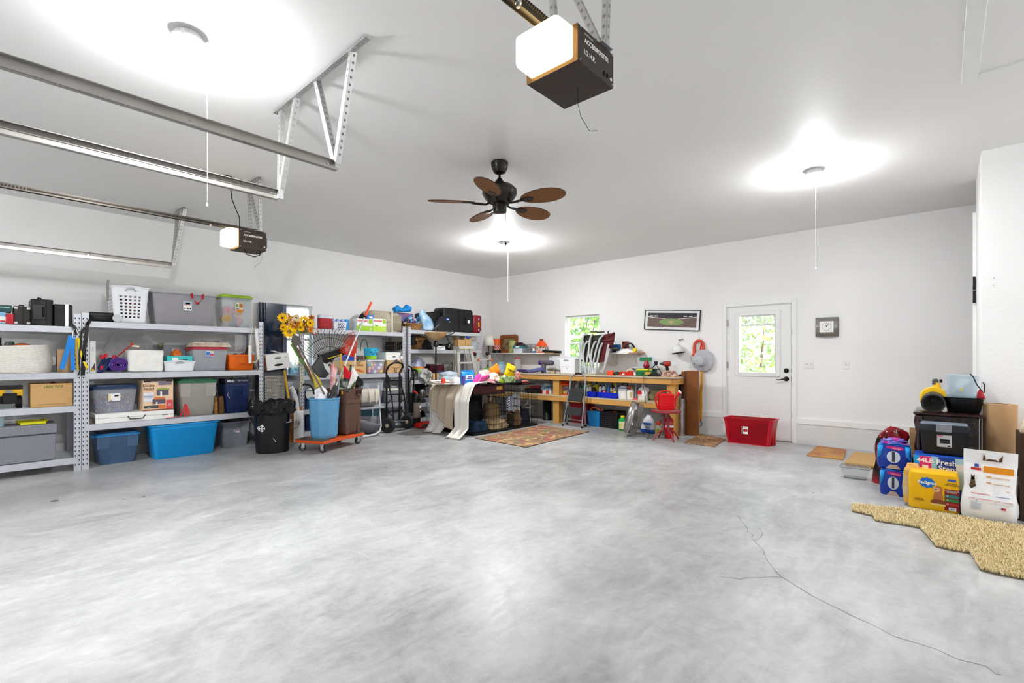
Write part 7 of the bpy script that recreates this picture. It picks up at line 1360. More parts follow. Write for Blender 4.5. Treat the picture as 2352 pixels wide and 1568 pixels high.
t,d=rod('flashlight','long black flashlight lying at the right end of the corner wall shelf','flashlight',P(1246,806,x=-.2),P(1288,808,x=-.2),.028,BLACK);t.location.z=ZS+.03;MB().cyl(tuple(d*.82),tuple(d*1.0),.018,n=10).build('head',BLACKM,t);MB().cyl(tuple(d*-.05),tuple(d*.2),.032,n=12).build('grip',BLACK,t)
ZS=1.326
s=ws(1405,1420,791,.18);t=at(s,'small_box','small blue and yellow box on the short wall shelf','box');carton(t,s.w,.1,s.h,mat('#1c5aa0',.5));MB().bx(-s.w*.3,s.w*.35,-.002,0,s.h*.45,s.h*.6).build('print',mat('#b8c040'),t)
crumple('cable_coil','black cable and adapters in front of the blue box','cable',ws(1404,1424,801,.27).loc,FACE_R,.2,.1,.06,BLACK,135,.5);s=ws(1428,1443,784,.16);t=at(s,'leaning_book','dark maroon patterned card standing behind the ear muffs','card');carton(t,s.w,.03,s.h,mat('#2c1a28',.6,h2='#a8503c',scale=16));t=thing('ear_muffs','black ear muffs with yellow cup on the short wall shelf','ear muffs',P(1447,804,x=-.2));t.location.z=ZS;t.rotation_euler=(0,0,FACE_R);b=MB();b.tube([(-.08+.09*math.cos(PI*k/12)*-1+.08,.0,.03+.13*math.sin(PI*k/12)) for k in range(13)],.016,8);b.build('headband',BLACK,t);b=MB();b.cyl((.10,-.03,.045),(.10,.03,.045),.035,n=14);b.build('cup',mat('#e6cc10',.4),t)
crumple('white_rag','white rag spread along the short wall shelf','rag',ws(1412,1452,798,.27).loc,FACE_R,.42,.16,.07,PAPER,136,.3,top=.4)
# pictures and hung things
c=Vector((-.004,-4.32,1.87));t=thing('framed_picture','framed wide photograph of a stadium at night, slightly tilted','picture',c,FACE_R,ry=R(4.0));w,h=.98,.345
b=MB();
for (x0,x1,z0,z1) in ((-w/2,w/2,h/2-.012,h/2),(-w/2,w/2,-h/2,-h/2+.012),(-w/2,-w/2+.012,-h/2,h/2),(w/2-.012,w/2,-h/2,h/2)): b.bx(x0,x1,-.022,0,z0,z1)
b.build('frame',BLACK,t);MB().bx(-w/2+.01,w/2-.01,-.012,-.004,-h/2+.01,h/2-.01).build('mat_board',mat('#e6e6e6',.6),t)
pm=MB().bx(-w*.44,w*.44,-.014,-.012,-h*.34,h*.36).build('photograph',mat('#3a2c2a',.5,h2='#8a7468',scale=70),t);b=MB();b.bx(-w*.44,w*.44,-.0148,-.014,h*.12,h*.36);b.build('sky_band',mat('#1e1e24',.4),t)
b=MB();b.prism([(.22*math.cos(a*PI/12),-.03+.055*math.sin(a*PI/12)) for a in range(24)],-.0155,-.0145,'y');b.build('field',mat('#7c9a5c',.5),t)
b=MB();b.prism([(-.06,-.02),(.0,-.08),(.06,-.02),(.0,-.005)],-.0162,-.0155,'y');b.build('infield',mat('#b8a07c',.5),t)
b=MB()
for q in (-.36,-.28,.24,.33): b.bx(q-.03,q+.03,-.0158,-.0148,.062,.078)
b.prism([(-.43,.05),(-.10,.02),(-.10,.026),(-.43,.062)],-.0158,-.0148,'y');b.prism([(.43,.05),(.12,.02),(.12,.026),(.43,.062)],-.0158,-.0148,'y');b.build('stand_light',mat('#e8e4e0',.4),t)
t=thing('hanging_lamp_shade','white cone lamp shade hanging from a wall hook','lamp shade',P(1556,800,x=-.10));M=Matrix.Rotation(R(-10),4,'X');zt=.07;b=MB();b.lathe([(.045,.06),(.10,-.075)],n=24,M=M,cap=False);b.lathe([(.045,.06),(.001,.062)],n=24,M=M);b.build('shade',mat('#efefec',.5),t,solid=.003);b=MB();b.tube([tuple(M @ Vector((.10*math.cos(a*PI/12),.10*math.sin(a*PI/12),-.077))) for a in range(24)],.007,6,closed=True);b.build('rim',BLACK,t)
b=MB();b.tube([(0,0,.06),(.02,-.02,.10),(.095,-.06,.16)],.002,5);b.build('hanging_cord',DARK,t)
t=thing('wall_hook','small black coiled hook on the wall above the hanging lamp shade','hook',P(1563,780,x=-.004));MB().tube([(0,0,0),(-.03,.02,.0),(-.03,.0,-.015),(-.02,-.03,.01),(-.01,-.05,.0)],.004,6).build('hook',DARK,t)
t=thing('foam_collar','big coral red horseshoe-shaped foam collar hanging on the wall','foam collar',P(1605,795,x=-.03),FACE_R);w=P(1591,795,x=-.03).y-P(1618,795,x=-.03).y;b=MB();b.tube([(-w*.36,0,-.13),(-w*.40,0,-.03),(-w*.36,0,.04),(-w*.18,0,.085),(0,0,.095),(w*.18,0,.085),(w*.36,0,.04),(w*.40,0,-.03),(w*.26,-.01,-.10)],[.026,.024,.022,.022,.022,.022,.022,.022,.022],10);b.build('collar',mat('#d8503c',.6),t);b=MB();b.box(-w*.36,0,-.155,.07,.05,.03);b.build('end_cap',mat('#d8402c',.6),t);MB().bar((w*.3,-.02,.09),(w*.12,-.03,-.12),.02,.01,up=(0,1,0)).build('strap',mat('#c83424',.6),t)
t=thing('sun_hat','light grey brimmed sun hat hanging on the wall below the red collar','hat',P(1613,828,x=-.05),FACE_R);b=MB();rings=[]
for (r,dd,hh) in ((.175,.0,0),(.165,-.012,0),(.10,-.022,0),(.085,-.05,0),(.075,-.10,0),(.05,-.115,0),(.005,-.118,0)): rings.append([(r*math.cos(a)*1.0+dd*.3,dd+.010*math.sin(3*a)*(r>.12),r*math.sin(a)*1.02+.01*math.sin(2*a)) for a in [2*PI*i/36 for i in range(36)]])
b.loft(rings,cap0=True);b.build('hat',mat('#b9bbc0',.85,bump=.2,scale=60),t);b=MB();b.tube([(-.13,-.02,-.05),(-.11,-.022,-.045)],.006,6);b.tube([(-.15,-.015,-.06),(-.145,-.015,-.075)],.005,6);b.build('eyelet',DARK,t)
t=thing('tow_strap','yellow tow strap with a steel hook hanging under the grey hat','strap',P(1612,850,x=-.03));c_=lambda px,py: tuple(P(px,py,x=-.03)-t.location);b=MB();strap(b,[c_(1612,850),c_(1612,885),c_(1610,905),c_(1611,930),c_(1609,966)],.034,.003,up=(1,0,0));b.build('webbing',mat('#dc9c18',.6),t);b=MB();b.tube([c_(1609,962),c_(1610,968),c_(1613,972),c_(1611,977),c_(1606,976),c_(1605,973)],.005,6);b.build('hook',BLACKM,t)
t=thing('wall_nail','nail holding the red foam collar','nail',P(1608,777,x=-.004));MB().tube([(0,0,0),(-.05,0,.01)],.003,6).build('nail',mat('#6a6a6a',.4,.8),t)
# under the bench: lower shelf
Z2=.523
def low(px0,px1,py,off=.50): return site('R',px0,px1,py,Z2,off)
t=at(low(1213,1240,884,.44),'bolt_cutter','red ribbed-handled cutter lying on the lower shelf','cutter');b=MB();b.cyl((-.10,0,.12),(.16,0,.13),.02,n=8);
for k in range(6): b.cyl((-.08+k*.04,0,.121),(-.07+k*.04,0,.121),.026,n=8)
b.build('grip',mat('#c42434',.5),t);MB().cyl((-.20,0,.10),(-.10,0,.12),.022,n=8).build('ferrule',mat('#d8a838',.4),t);MB().box(0,.04,0,.45,.14,.10).build('tool_roll',BLACK,t,bevel=.02)
s=low(1242,1266,883,.46);t=at(s,'parts_box','clear parts box over a red striped base left of the bench post','box');MB().bx(-s.w/2,s.w/2,0,.14,0,s.h*.38).build('base',mat('#c83430',.5,h2='#e8d8d0',tex='check',scale=14),t);MB().bx(-s.w/2,s.w/2,0,.14,s.h*.38,s.h*.85).build('body',mat('#a8bcd0',.4,h2='#4a6a90',scale=18),t);crumple('tissue_bag','white and teal plastic bags on the clear parts box','bag',s.loc+Vector((0,0,s.h*.86)),FACE_R,s.w,.12,.05,mat('#dfe6e4',.4,h2='#58b8bc',scale=10),141,.4)
s=low(1286,1303,886,.43);t=at(s,'parts_box','clear box of small coloured parts right of the bench post','box');MB().bx(-s.w/2,s.w/2,0,.14,.02,s.h).build('body',mat('#b8a8b0',.4,h2='#6a5a70',scale=22),t);MB().bx(-s.w*.55,s.w*.8,-.03,.16,0,.018).build('orange_tray',mat('#e8501c',.5),t);MB().box(.02,-.004,.03,.05,.006,.04).build('yellow_tag',mat('#e0b820'),t);MB().box(-.06,-.004,.03,.05,.006,.06).build('white_tag',PAPER,t)
zz=Z2+s.h
for k in range(2): q=MB().lathe([(.08,0),(.14,.035),(.145,.042),(.13,.040)],n=24).build('orange_bowl',mat('#ee5c18',.4));q.location=Vector((-.40,P(1297,880,x=-.4).y,zz+.004+k*.044));tag(q,('lower' if k== 0 else 'upper')+' orange plastic bowl of the pair on the parts box','bowl','orange bowls')
def btl(name,label,px0,px1,py,off,body,cap,**kw): s=low(px0,px1,py,off);t=at(s,name,label,'bottle',kw.pop('group',None),kw.pop('dz',0));bottle(t,s.w,s.h,body,cap,**kw);return t,s
WB=mat('#ececea',.4);YB=mat('#e8cc18',.4)
btl('spray_jug','clear plastic jug behind the stepladder top',1316,1332,872,.35,clear('#d0d4d4',.45),WHITE);btl('bottle','dark green bottle behind the stepladder',1326,1334,878,.38,mat('#1c4a38',.3),BLACK);btl('bottle','teal green capped bottle behind the stepladder rail',1334,1344,879,.38,mat('#2a8c70',.4),BLACK)
def ribbed_bin(label,px0,px1,py,off=.52):
    s=low(px0,px1,py,off);t=at(s,'blue_bin',label,'bin','royal blue bins under the bench');w,h=s.w,s.h;b=MB();hollow(b,.10,[(0,w*.92,.19),(h*.93,w*.99,.205),(h*.94,w*1.02,.215),(h,w*1.02,.215)],.04);b.build('body',mat('#0f2cc0',.4),t)
    for k in range(int(w/.03)): x=-w*.44+k*.03;MB().bx(x,x+.012,-.004,.01,.01,h*.9).build('rib',mat('#0f2cc0',.4),t)
    return s
sa=ribbed_bin('narrower royal blue ribbed bin beside the stepladder',1347,1368,899);sb=ribbed_bin('wider royal blue ribbed bin full of bottles',1369,1417,901)
for (nm,lb,a,c,py,off,bd,cp,kw) in (('spray_bottle','white spray bottle with yellow trigger in the narrow blue bin',1350,1357,884,.42,WB,YB,dict(trigger=True)),('bottle','yellow squeeze bottle with black cap at the back of the blue bins',1363,1372,878,.36,YB,BLACK,dict(shape='rect')),('bottle','black and yellow short tin in the narrow blue bin',1358,1366,886,.44,mat('#2a2418',.4),YB,{}),('bottle','small white bottle with black cap, left in the wide blue bin',1373,1380,884,.44,WB,BLACK,{}),('bottle','white bottle with navy label in the wide blue bin',1381,1388,883,.44,WB,mat('#1c2848',.4),dict(lab=mat('#2c3c78',.4))),('bottle','bright blue bottle in the middle of the wide blue bin',1392,1400,883,.42,mat('#1c84d0',.4),mat('#1c84d0',.4),{}),('bottle','slim pale blue bottle beside the bright blue one',1388,1392,884,.38,mat('#a8cce0',.4),WHITE,{}),('bottle','white bottle with a red and yellow label in the wide bin',1400,1405,887,.46,WB,RED,dict(lab=mat('#d8303c',.4,h2='#e8c820',scale=30))),('bottle','cream bottle with a dark cap at the right of the wide bin',1405,1412,888,.44,mat('#e0dccf',.4),BLACK,dict(lab=mat('#c8b060',.4))),('spray_bottle','yellow-nozzled spray bottle at the right rear of the wide bin',1408,1416,882,.38,mat('#e8e0c8',.4),YB,dict(trigger=True)),('bottle','black bottle at the rear of the wide blue bin',1402,1408,881,.34,BLACK,BLACK,{}),('spray_bottle','white spray bottle with white trigger at the left of the narrow bin',1345,1351,886,.40,WB,WHITE,dict(trigger=True)),('bottle','olive bottle with yellow cap behind the blue bins',1349,1356,875,.30,mat('#8a8a2c',.4),YB,{})): btl(nm,lb,a,c,py,off,bd,cp,group='bottles in the blue bins',dz=.006,**kw)
for k,(px,c,nm) in enumerate(((1386,'#c82a4a','pink-red'),(1395,'#2c3c9a','indigo'),(1411,'#d8b830','yellow'))): crumple('small_packet',nm+' small packet lying at the front of the wide blue bin','packet',low(px-4,px+4,897,.50).loc+Vector((0,0,.07)),FACE_R,.08,.06,.06,mat(c,.4),150+k,.3)
s=low(1417,1438,886,.50);t=at(s,'sprayer_tank','white tank sprayer with a blue band and black handle','sprayer');w,h=s.w,s.h;MB().rbox(0,.1,[(0,w*.9,.17),(h*.8,w,.19),(h*.82,w,.19)],.04).build('tank',WB,t);MB().rbox(0,.1,[(h*.80,w*1.03,.195),(h*.86,w*1.03,.195)],.04).build('blue_band',mat('#2a4cb0',.4),t);MB().rbox(0,.1,[(h*.86,w*.95,.17),(h*1.0,w*.6,.12)],.04).build('top',WB,t);MB().tube([(-.03,.1,h),(-.03,.1,h+.05),(.06,.1,h+.05),(.06,.1,h)],.012,6).build('handle',BLACK,t)
t,s=btl('weed_bottle','white jug with yellow cap and tan label beside the tank sprayer',1439,1453,888,.50,WB,YB,shape='rect',d=.09,lab=None,capr=.4);MB().bx(s.w*.05,s.w*.4,-.003,0,s.h*.15,s.h*.6).build('label',mat('#c8b878',.5),t);MB().box(-.01,.02,s.h*.78,.05,.04,.06).build('neck',mat('#a83024',.4),t,bevel=.005)
t,s=btl('cleaner_jug','tall white jug with a red round logo and coiled hose',1463,1484,883,.50,WB,mat('#c4c4c4',.4),shape='rect',d=.14,handle=True);b=MB();b.prism([(-.035+.042*math.cos(a*PI/8),s.h*.46+.045*max(-.5,math.sin(a*PI/8))) for a in range(16)],-.003,-.0,'y');b.build('logo',mat('#c41c24',.4),t);MB().bx(-.07,.0,-.004,0,s.h*.30,s.h*.34).build('print',mat('#d8503c'),t);MB().tube([(-.12+.012*math.cos(a*1.2),.03+.012*math.sin(a*1.2),.02+a*.0042) for a in range(70)]+[(-.06,.05,.34),(-.02,.06,.36)],.0035,5).build('coil_hose',mat('#d8d4d4',.4),t)
crumple('pink_rag','small pink rag on the lower shelf beside the white jug','rag',low(1452,1462,914,.50).loc,FACE_R,.14,.1,.035,mat('#d84a58',.7),155,.3)
s=low(1488,1533,893,.46);t=at(s,'canvas_bag','khaki canvas tool bag with pockets on the lower shelf','bag');KH=mat('#8d8560',.9,bump=.15,scale=40);MB().rbox(0,.12,[(0,s.w*.9,.2),(s.h*.5,s.w*.97,.22),(s.h*.85,s.w*.9,.18),(s.h*.9,s.w*.8,.12)],.05).build('body',KH,t)
for x in (-.12,0,.12): MB().rbox(x*s.w/.4,.01,[(.03,.085,.03),(s.h*.5,.095,.04)],.012).build('pocket',mat('#7d7652',.9),t)
MB().tube([(-.1,.12,s.h*.85),(.08,.12,s.h*.98),(.2,.12,s.h*1.12),(.22,.12,s.h*.8)],.012,6).build('strap',KH,t);MB().tube([(-s.w*.5,.1,s.h*.1),(-s.w*.6,.08,s.h*.5),(-s.w*.45,.1,s.h*.85)],.01,6).build('rope',mat('#4a4c48',.6),t)
# floor under the bench
def gr(px0,px1,pyb,pyt): o=-P((px0+px1)/2,pyb,z=0).x;return site('R',px0,px1,pyt,0,o)
s=gr(1293,1338,974,922);s.loc.x=-.36;t=at(s,'storage_tub','dark red plastic tub on the floor behind the stepladder','tub');tote(t,s.w*1.0,.3,.40,mat('#a01c2c',.45),None,.82,.03,False,bands=1)
s=gr(1346,1378,979,944);t=at(s,'bucket','bright blue bucket on the floor under the bench','bucket');tote(t,s.w,.2,s.h,mat('#1a80c4',.4),None,.88,.03,False,bands=1)
s=gr(1379,1418,983,945);t=at(s,'milk_crate','black milk crate full of orange cord under the bench','crate');w,h,d=s.w,s.h,.3
for nm,fn in (('front_grid',lambda u,v: ((u-.5)*w,0,v*h)),('rear_grid',lambda u,v: ((u-.5)*w,d,v*h)),('left_grid',lambda u,v: (-w/2,u*d,v*h)),('right_grid',lambda u,v: (w/2,u*d,v*h))): b=MB();b.grid(fn,21,17,0,lambda i,j: 2<i<18 and 2<j<14 and i % 2 and j % 2== 0);b.build(nm,BLACK,t,solid=.006)
MB().bx(-w/2,w/2,0,d,0,.008).build('base',BLACK,t)
q=thing('extension_cord','tangle of orange extension cord in the black milk crate','cord',s.loc+Vector((.03,0,.02)),FACE_R);rnd=random.Random(4);b=MB();
for k in range(26): a=rnd.uniform(0,PI);cx_,cy_,cz_=rnd.uniform(-.5,.5)*w*.5,rnd.uniform(.04,.22),rnd.uniform(.02,h*.75);r=rnd.uniform(.05,.09);b.tube([(cx_+r*math.cos(u)*math.cos(a),cy_+r*.5*math.sin(u),cz_+r*.7*math.cos(u)*math.sin(a)) for u in [i*.7 for i in range(8)]],.006,5)
b.build('cord',mat('#d8501c',.5),q);b=MB();inv=(Matrix.Translation(q.location) @ Matrix.Rotation(FACE_R,4,'Z')).inverted();xo=s.loc.x+.05
b.tube([tuple(inv @ P(*p,x=xo)) for p in ((1381,946),(1374,947),(1360,944),(1357,940),(1360,936),(1368,936),(1376,940),(1383,947),(1384,936))],.011,6);b.tube([tuple(inv @ P(*p,x=xo+.1)) for p in ((1404,948),(1412,945),(1416,946))],.009,6);b.build('cord_loop',mat('#f06a30',.5),q)
t,s=None,gr(1419,1436,989,955);t=at(s,'plant_food_bottle','green plant food bottle with yellow cap on the floor','bottle');bottle(t,s.w,s.h,mat('#159a44',.4),YB,'rect',d=.09,capr=.45);MB().bx(-s.w*.3,s.w*.45,-.003,0,s.h*.12,s.h*.62).build('label',mat('#e8d83c',.5,h2='#e8e4d0',scale=16),t)
s=gr(1437,1446,985,962);t=at(s,'white_bottle','white bottle between the plant food and the fan','bottle');bottle(t,s.w*1.4,s.h,WB,WHITE)
# step stool ladder
t=thing('step_stool','silver two-step folding ladder with black treads, in front of the bench','step ladder',(-.80,-2.80,0));T=t
def A(px,py,x): return tuple(P(px,py,x=x)-T.location)
TB=mat('#a4a6ac',.35,.6)
b=MB();b.tube([A(1294,974,-.82),A(1309,890,-.76),A(1311,870,-.74),A(1317,861,-.735),A(1328,857,-.73),A(1338,859,-.73),A(1344,866,-.735),A(1344,882,-.74),A(1337,978,-.84)],.013,9);b.build('front_frame',TB,t)
b=MB();b.tube([A(1321,858,-.735),A(1330,857.5,-.73),A(1337,858.5,-.73)],.017,9);b.build('grip',BLACK,t)
for a,c in (((1302,972),(1308,915)),((1345,977),(1342,900))): b=MB();b.bar(A(*a,-.62),A(*c,-.70),.022,.014,up=(0,1,0));b.build('rear_leg',TB,t)
for (l0,r0,l1,r1,nm,x) in (((1305,920),(1337,923),(1312,890),(1341,892),'upper_tread',-.80),((1299,951),(1334,955),(1305,934),(1338,937),'lower_tread',-.84)):
    p=[Vector(A(*q,x)) for q in (l0,r0,r1,l1)];n=(p[1]-p[0]).cross(p[3]-p[0]).normalized()*.022;b=MB();b.loft([[tuple(v) for v in p],[tuple(v+n) for v in p]]);tr=b.build(nm,mat('#35373a',.6),t,bevel=.004);b=MB();
    for k in range(9): u=k/9+.04;a_,c_2=p[0].lerp(p[3],u),p[1].lerp(p[2],u);b.bar(tuple(a_.lerp(c_2,.04)-n*.06),tuple(a_.lerp(c_2,.96)-n*.06),.004,.004)
    b.build('tread_rib',mat('#26282a',.6),tr)
    if nm== 'upper_tread':
        b=MB()
        for (u0,u1,v0,v1) in ((.42,.62,.45,.52),(.12,.5,.27,.31),(.16,.55,.20,.24),(.10,.5,.13,.17),(.76,.82,.18,.34)): q=[p[0].lerp(p[1],uu).lerp(p[3].lerp(p[2],uu),vv)-n*.12 for uu,vv in ((u0,v0),(u1,v0),(u1,v1),(u0,v1))];b.add([tuple(v) for v in q],[(0,1,2,3)])
        b.build('caution_print',mat('#d8c898'),tr)
    else:
        b=MB();q=[p[0].lerp(p[1],uu).lerp(p[3].lerp(p[2],uu),vv)-n*.12 for uu,vv in ((.28,.35),(.62,.35),(.68,.62),(.30,.62))];b.add([tuple(v) for v in q],[(0,1,2,3)]);b.build('logo_sticker',PAPER,tr)
for a,c,x in (((1305,962),(1336,966),-.64),((1300,975),(1337,980),-.70)): b=MB();b.cyl(A(*a,x),A(*c,x),.008,n=6);b.build('crossbar',TB,t)
for px,py,x in ((1293,974,-.82),(1337,980,-.84),(1302,972,-.62),(1345,976,-.62)): q=Vector(A(px,py,x));MB().box(q.x,q.y,-q.z*0+0,.035,.035,.03).build('rubber_foot',BLACK,t,bevel=.004)
# drum fan
fc=P(1455,966,x=-1.0);t=thing('drum_fan','large galvanised drum fan tilted on its wire stand','fan',(fc.x,fc.y,0));ax=Vector((-.35,.86,.26)).normalized();cz=P(1458,965,x=-1.0).z
M=Matrix.Translation((0,0,.285)) @ ax.to_track_quat('Z','Y').to_matrix().to_4x4();FM=mat('#a9a7a2',.3,.85)
b=MB();b.lathe([(.25,-.02),(.252,.085)],n=40,M=M,cap=False);b.build('drum',FM,t,solid=.004)
b=MB()
for k in range(6): b.tube([tuple(M @ Vector((.25*math.cos(a*PI/18),.25*math.sin(a*PI/18),-.03-.0115*k))) for a in range(36)],.002,4,closed=True)
for k in range(12): a=k*PI/6;b.bar(tuple(M @ Vector((.25*math.cos(a),.25*math.sin(a),-.02))),tuple(M @ Vector((.25*math.cos(a),.25*math.sin(a),-.09))),.004,.003)
b.build('drum_cage',FM,t)
for nm,zz in (('front_grille',.088),('rear_grille',-.088)):
    b=MB()
    for k in range(13): r=.03+.0175*k;b.tube([tuple(M @ Vector((r*math.cos(a*PI/16),r*math.sin(a*PI/16),zz+(.02*(1-(r/.25)**2) if zz>0 else-.02*(1-(r/.25)**2))))) for a in range(32)],.0016,4,closed=True)
    for k in range(8): a=k*PI/4;b.tube([tuple(M @ Vector((r*math.cos(a),r*math.sin(a),zz+(1 if zz>0 else-1)*.02*(1-(r/.25)**2)))) for r in (.03,.12,.2,.248)],.002,4)
    b.build(nm,FM,t)
for k in range(4): a=k*PI/2+.4;b=MB();b.add([tuple(M @ Vector(p)) for p in ((.03*math.cos(a),.03*math.sin(a),.02),(.2*math.cos(a-.25),.2*math.sin(a-.25),.04),(.22*math.cos(a+.3),.22*math.sin(a+.3),-.03),(.04*math.cos(a+.8),.04*math.sin(a+.8),-.02))],[(0,1,2,3)]);b.build('blade',FM,t,solid=.003)
b=MB();b.lathe([(.03,-.07),(.05,-.06),(.05,.04),(.03,.05)],n=18,M=M);b.build('motor',mat('#3a3c40',.4,.4),t)
S1=M @ Vector((.262,0,0));S2=M @ Vector((-.262,0,0));o=Vector((0,0,0))
sdv=Vector((ax.y,-ax.x,0)).normalized()
b=MB();b.tube([tuple(sdv*.265+Vector((0,0,.285))),tuple(sdv*.265+ax*.10+Vector((0,0,.02-ax.z*.10))),tuple(sdv*.26-ax*.22+Vector((0,0,.012+ax.z*.22))),tuple(sdv*-.26-ax*.22+Vector((0,0,.012+ax.z*.22))),tuple(sdv*-.265+ax*.10+Vector((0,0,.02-ax.z*.10))),tuple(sdv*-.265+Vector((0,0,.285)))],.011,8);b.build('stand',CHROME,t)
b=MB();b.box(0,0,0,.06,.03,.14,M=Matrix.Translation(sdv*.262-ax*.02+Vector((0,0,.23))));b.build('switch_box',mat('#4c4e52',.4),t,bevel=.006)
b=MB();b.tube([tuple(sdv*.27+Vector((0,-.02,.30))),tuple(sdv*.31+Vector((0,-.05,.27))),tuple(sdv*.33+Vector((0,-.07,.2)))],.005,5);b.build('cord',BLACK,t)
# bags and bottles behind the little table
s=gr(1470,1500,995,954);t=at(s,'salt_bag','white bag with a blue printed base, leaning behind the fan','bag');w,h=s.w*1.05,s.h;b=MB();b.rbox(0,.08,[(0,w*.92,.10),(h*.08,w*1.05,.15),(h*.3,w,.15),(h*.75,w*.72,.10),(h*.92,w*.38,.05),(h,w*.34,.02)],.05);b.build('sack',mat('#e6e8ee',.45),t);MB().rbox(0,.08,[(0,w*.93,.105),(h*.06,w*1.055,.152),(h*.22,w*1.04,.153)],.05).build('blue_base',mat('#1c50b8',.4),t);MB().bx(-w*.25,w*.3,-.006,.02,h*.50,h*.60).build('print',mat('#2c6cc0'),t);MB().bx(-w*.1,w*.25,-.002,.02,h*.32,h*.36).build('print_line',mat('#7a8cc0'),t)
s=gr(1503,1519,998,968);t=at(s,'weed_sprayer','jug with yellow spray cap and hose under the red table','sprayer');bottle(t,s.w,s.h*.86,mat('#d8d4b8',.4),YB,'rect',d=.09,capr=.5);MB().box(0,.03,s.h*.72,.06,.05,.06).build('trigger',mat('#c83a24',.4),t,bevel=.006);MB().tube([(.03,0,s.h*.7),(.10,-.03,s.h*.55),(.17,-.02,s.h*.52)],.006,5).build('hose',BLACK,t);MB().bx(-s.w*.4,s.w*.3,-.003,0,s.h*.1,s.h*.45).build('label',mat('#a8a838',.5),t)
t=thing('fire_extinguisher','red fire extinguisher standing behind the little table','fire extinguisher',P(1537,1006,z=0));zt=P(1537,955,x=t.location.x).z;MB().lathe([(.062,0),(.065,.01),(.065,zt*.80),(.05,zt*.90),(.02,zt*.95)],n=24).build('cylinder',mat('#b81420',.3),t);MB().lathe([(.0655,zt*.50),(.0655,zt*.60)],n=24).build('label',PAPER,t);MB().lathe([(.022,zt*.94),(.018,zt*1.02)],n=12).build('valve',mat('#8a2a24',.4,.3),t);MB().lathe([(.0657,zt*.64),(.0657,zt*.75)],n=24).build('instruction_band',mat('#d85a50',.4),t)
t=thing('red_side_table','round rust-red metal side table on four splayed legs','side table',P(1530,1010,z=0));px_=t.location.x;zt=P(1530,941,x=px_).z;rw=(P(1490,942,x=px_)-P(1571,942,x=px_)).length/2*.80;RM=mat('#8e3036',.5,var=.15,scale=8)
MB().lathe([(rw*.98,zt-.035),(rw,zt-.03),(rw,zt-.004),(rw*.98,zt),(rw*.97,zt-.002)],n=44).build('table_top',RM,t,bevel=0);MB().lathe([(rw*.965,zt-.001),(rw*.965,zt+.0005)],n=44).build('worn_surface',mat('#9c6454',.7,h2='#7f4440',scale=9),t)
for k in range(4):
    a=R(45+90*k+10);c_,s_2=math.cos(a),math.sin(a);b=MB();b.tube([(.045*c_,.045*s_2,zt-.035),(.04*c_,.04*s_2,zt*.45),(.06*c_,.06*s_2,zt*.34),(.14*c_,.14*s_2,.11),(.21*c_,.21*s_2,.008)],.0125,8);b.build('leg',RM,t)
tt=t;t=thing('watering_can','bright red plastic watering can on the side table','watering can',tt.location+Vector((0,0,zt+.0015)),R(-42));WR=mat('#d4101c',.32,var=.02);
w=.235;h=P(1530,905,x=px_).z-zt;b=MB();pr=[]
for k in range(5): z=h*k/5;pr+= [(z+.004,w,.15),(z+h/5-.006,w,.15),(z+h/5-.003,w*.985,.144)]
pr[0]=(0,w*.96,.14);b.rbox(0,0,pr+[(h,w*.9,.12),(h+.012,w*.6,.09)],.06,n=5);b.build('body',WR,t)
b=MB();b.prism([(.05*math.cos(a*PI/10),.028*math.sin(a*PI/10)) for a in range(20)],h+.0125,h+.0145,'z');b.build('filler_hole',mat('#5c0810',.5),t)
b=MB();b.tube([(w*.40,0,h*.9),(w*.25,0,h+.035),(0,0,h+.05),(-w*.35,0,h+.04),(-w*.62,0,h-.0),(-w*.70,0,h*.6),(-w*.62,0,h*.25),(-w*.47,0,h*.08)],[.011,.012,.013,.013,.013,.013,.013,.014],10);b.build('handle',WR,t)
b=MB();b.tube([(w*.42,0,h*.10),(w*.54,0,h*.25),(w*.60,0,h*.62),(w*.70,0,h*.88),(w*.86,0,h*1.08)],[.035,.028,.018,.018,.028],12);b.build('spout',WR,t);M=Matrix.Translation((w*.86,0,h*1.08)) @ Matrix.Rotation(R(55),4,'Y');MB().lathe([(.028,0),(.034,.02),(.032,.026)],n=16,M=M).build('rose',mat('#efe8e2',.5),t)
t=thing('duct_pipe','shiny galvanised duct pipe standing beside the timber','pipe',P(1566,999,z=0));zt=P(1565,915,x=t.location.x).z;MB().lathe([(.055,0),(.055,zt*.92),(.058,zt*.925),(.058,zt*.94),(.052,zt*.945),(.052,zt),(.048,zt)],n=28).build('pipe',mat('#b8babd',.22,.95,var=.1,scale=5),t)
for k,(a,c,pb,pt,off,lb) in enumerate(((1577,1604,998,851,.33,'wide brown laminated timber standing right of the bench'),(1565,1577,995,853,.30,'narrow brown timber standing just left of the wide one'))):
    s=site('R',a,c,pt,0,off-.02*k);t=at(s,'timber',lb,'timber','timbers leaning beside the workbench');MB().bx(-s.w/2,s.w/2,0,.045,0,s.h).build('board',mat('#8a5222',.5,h2='#6b3c14',tex='wave',scale=6,stretch=(9,9,.5)),t,bevel=.002)
    if k== 0: MB().bx(-s.w/2-.04,-s.w/2,.0,.05,0,s.h-.01).build('board_edge',mat('#5a3010',.6),t)
s=site('R',1559,1566,857,.62,.10);t=at(s,'black_tool','black tool end poking between bench and timber','tool');MB().bx(-s.w*.6,s.w*.6,0,.08,0,.34).build('body',BLACK,t,bevel=.02)
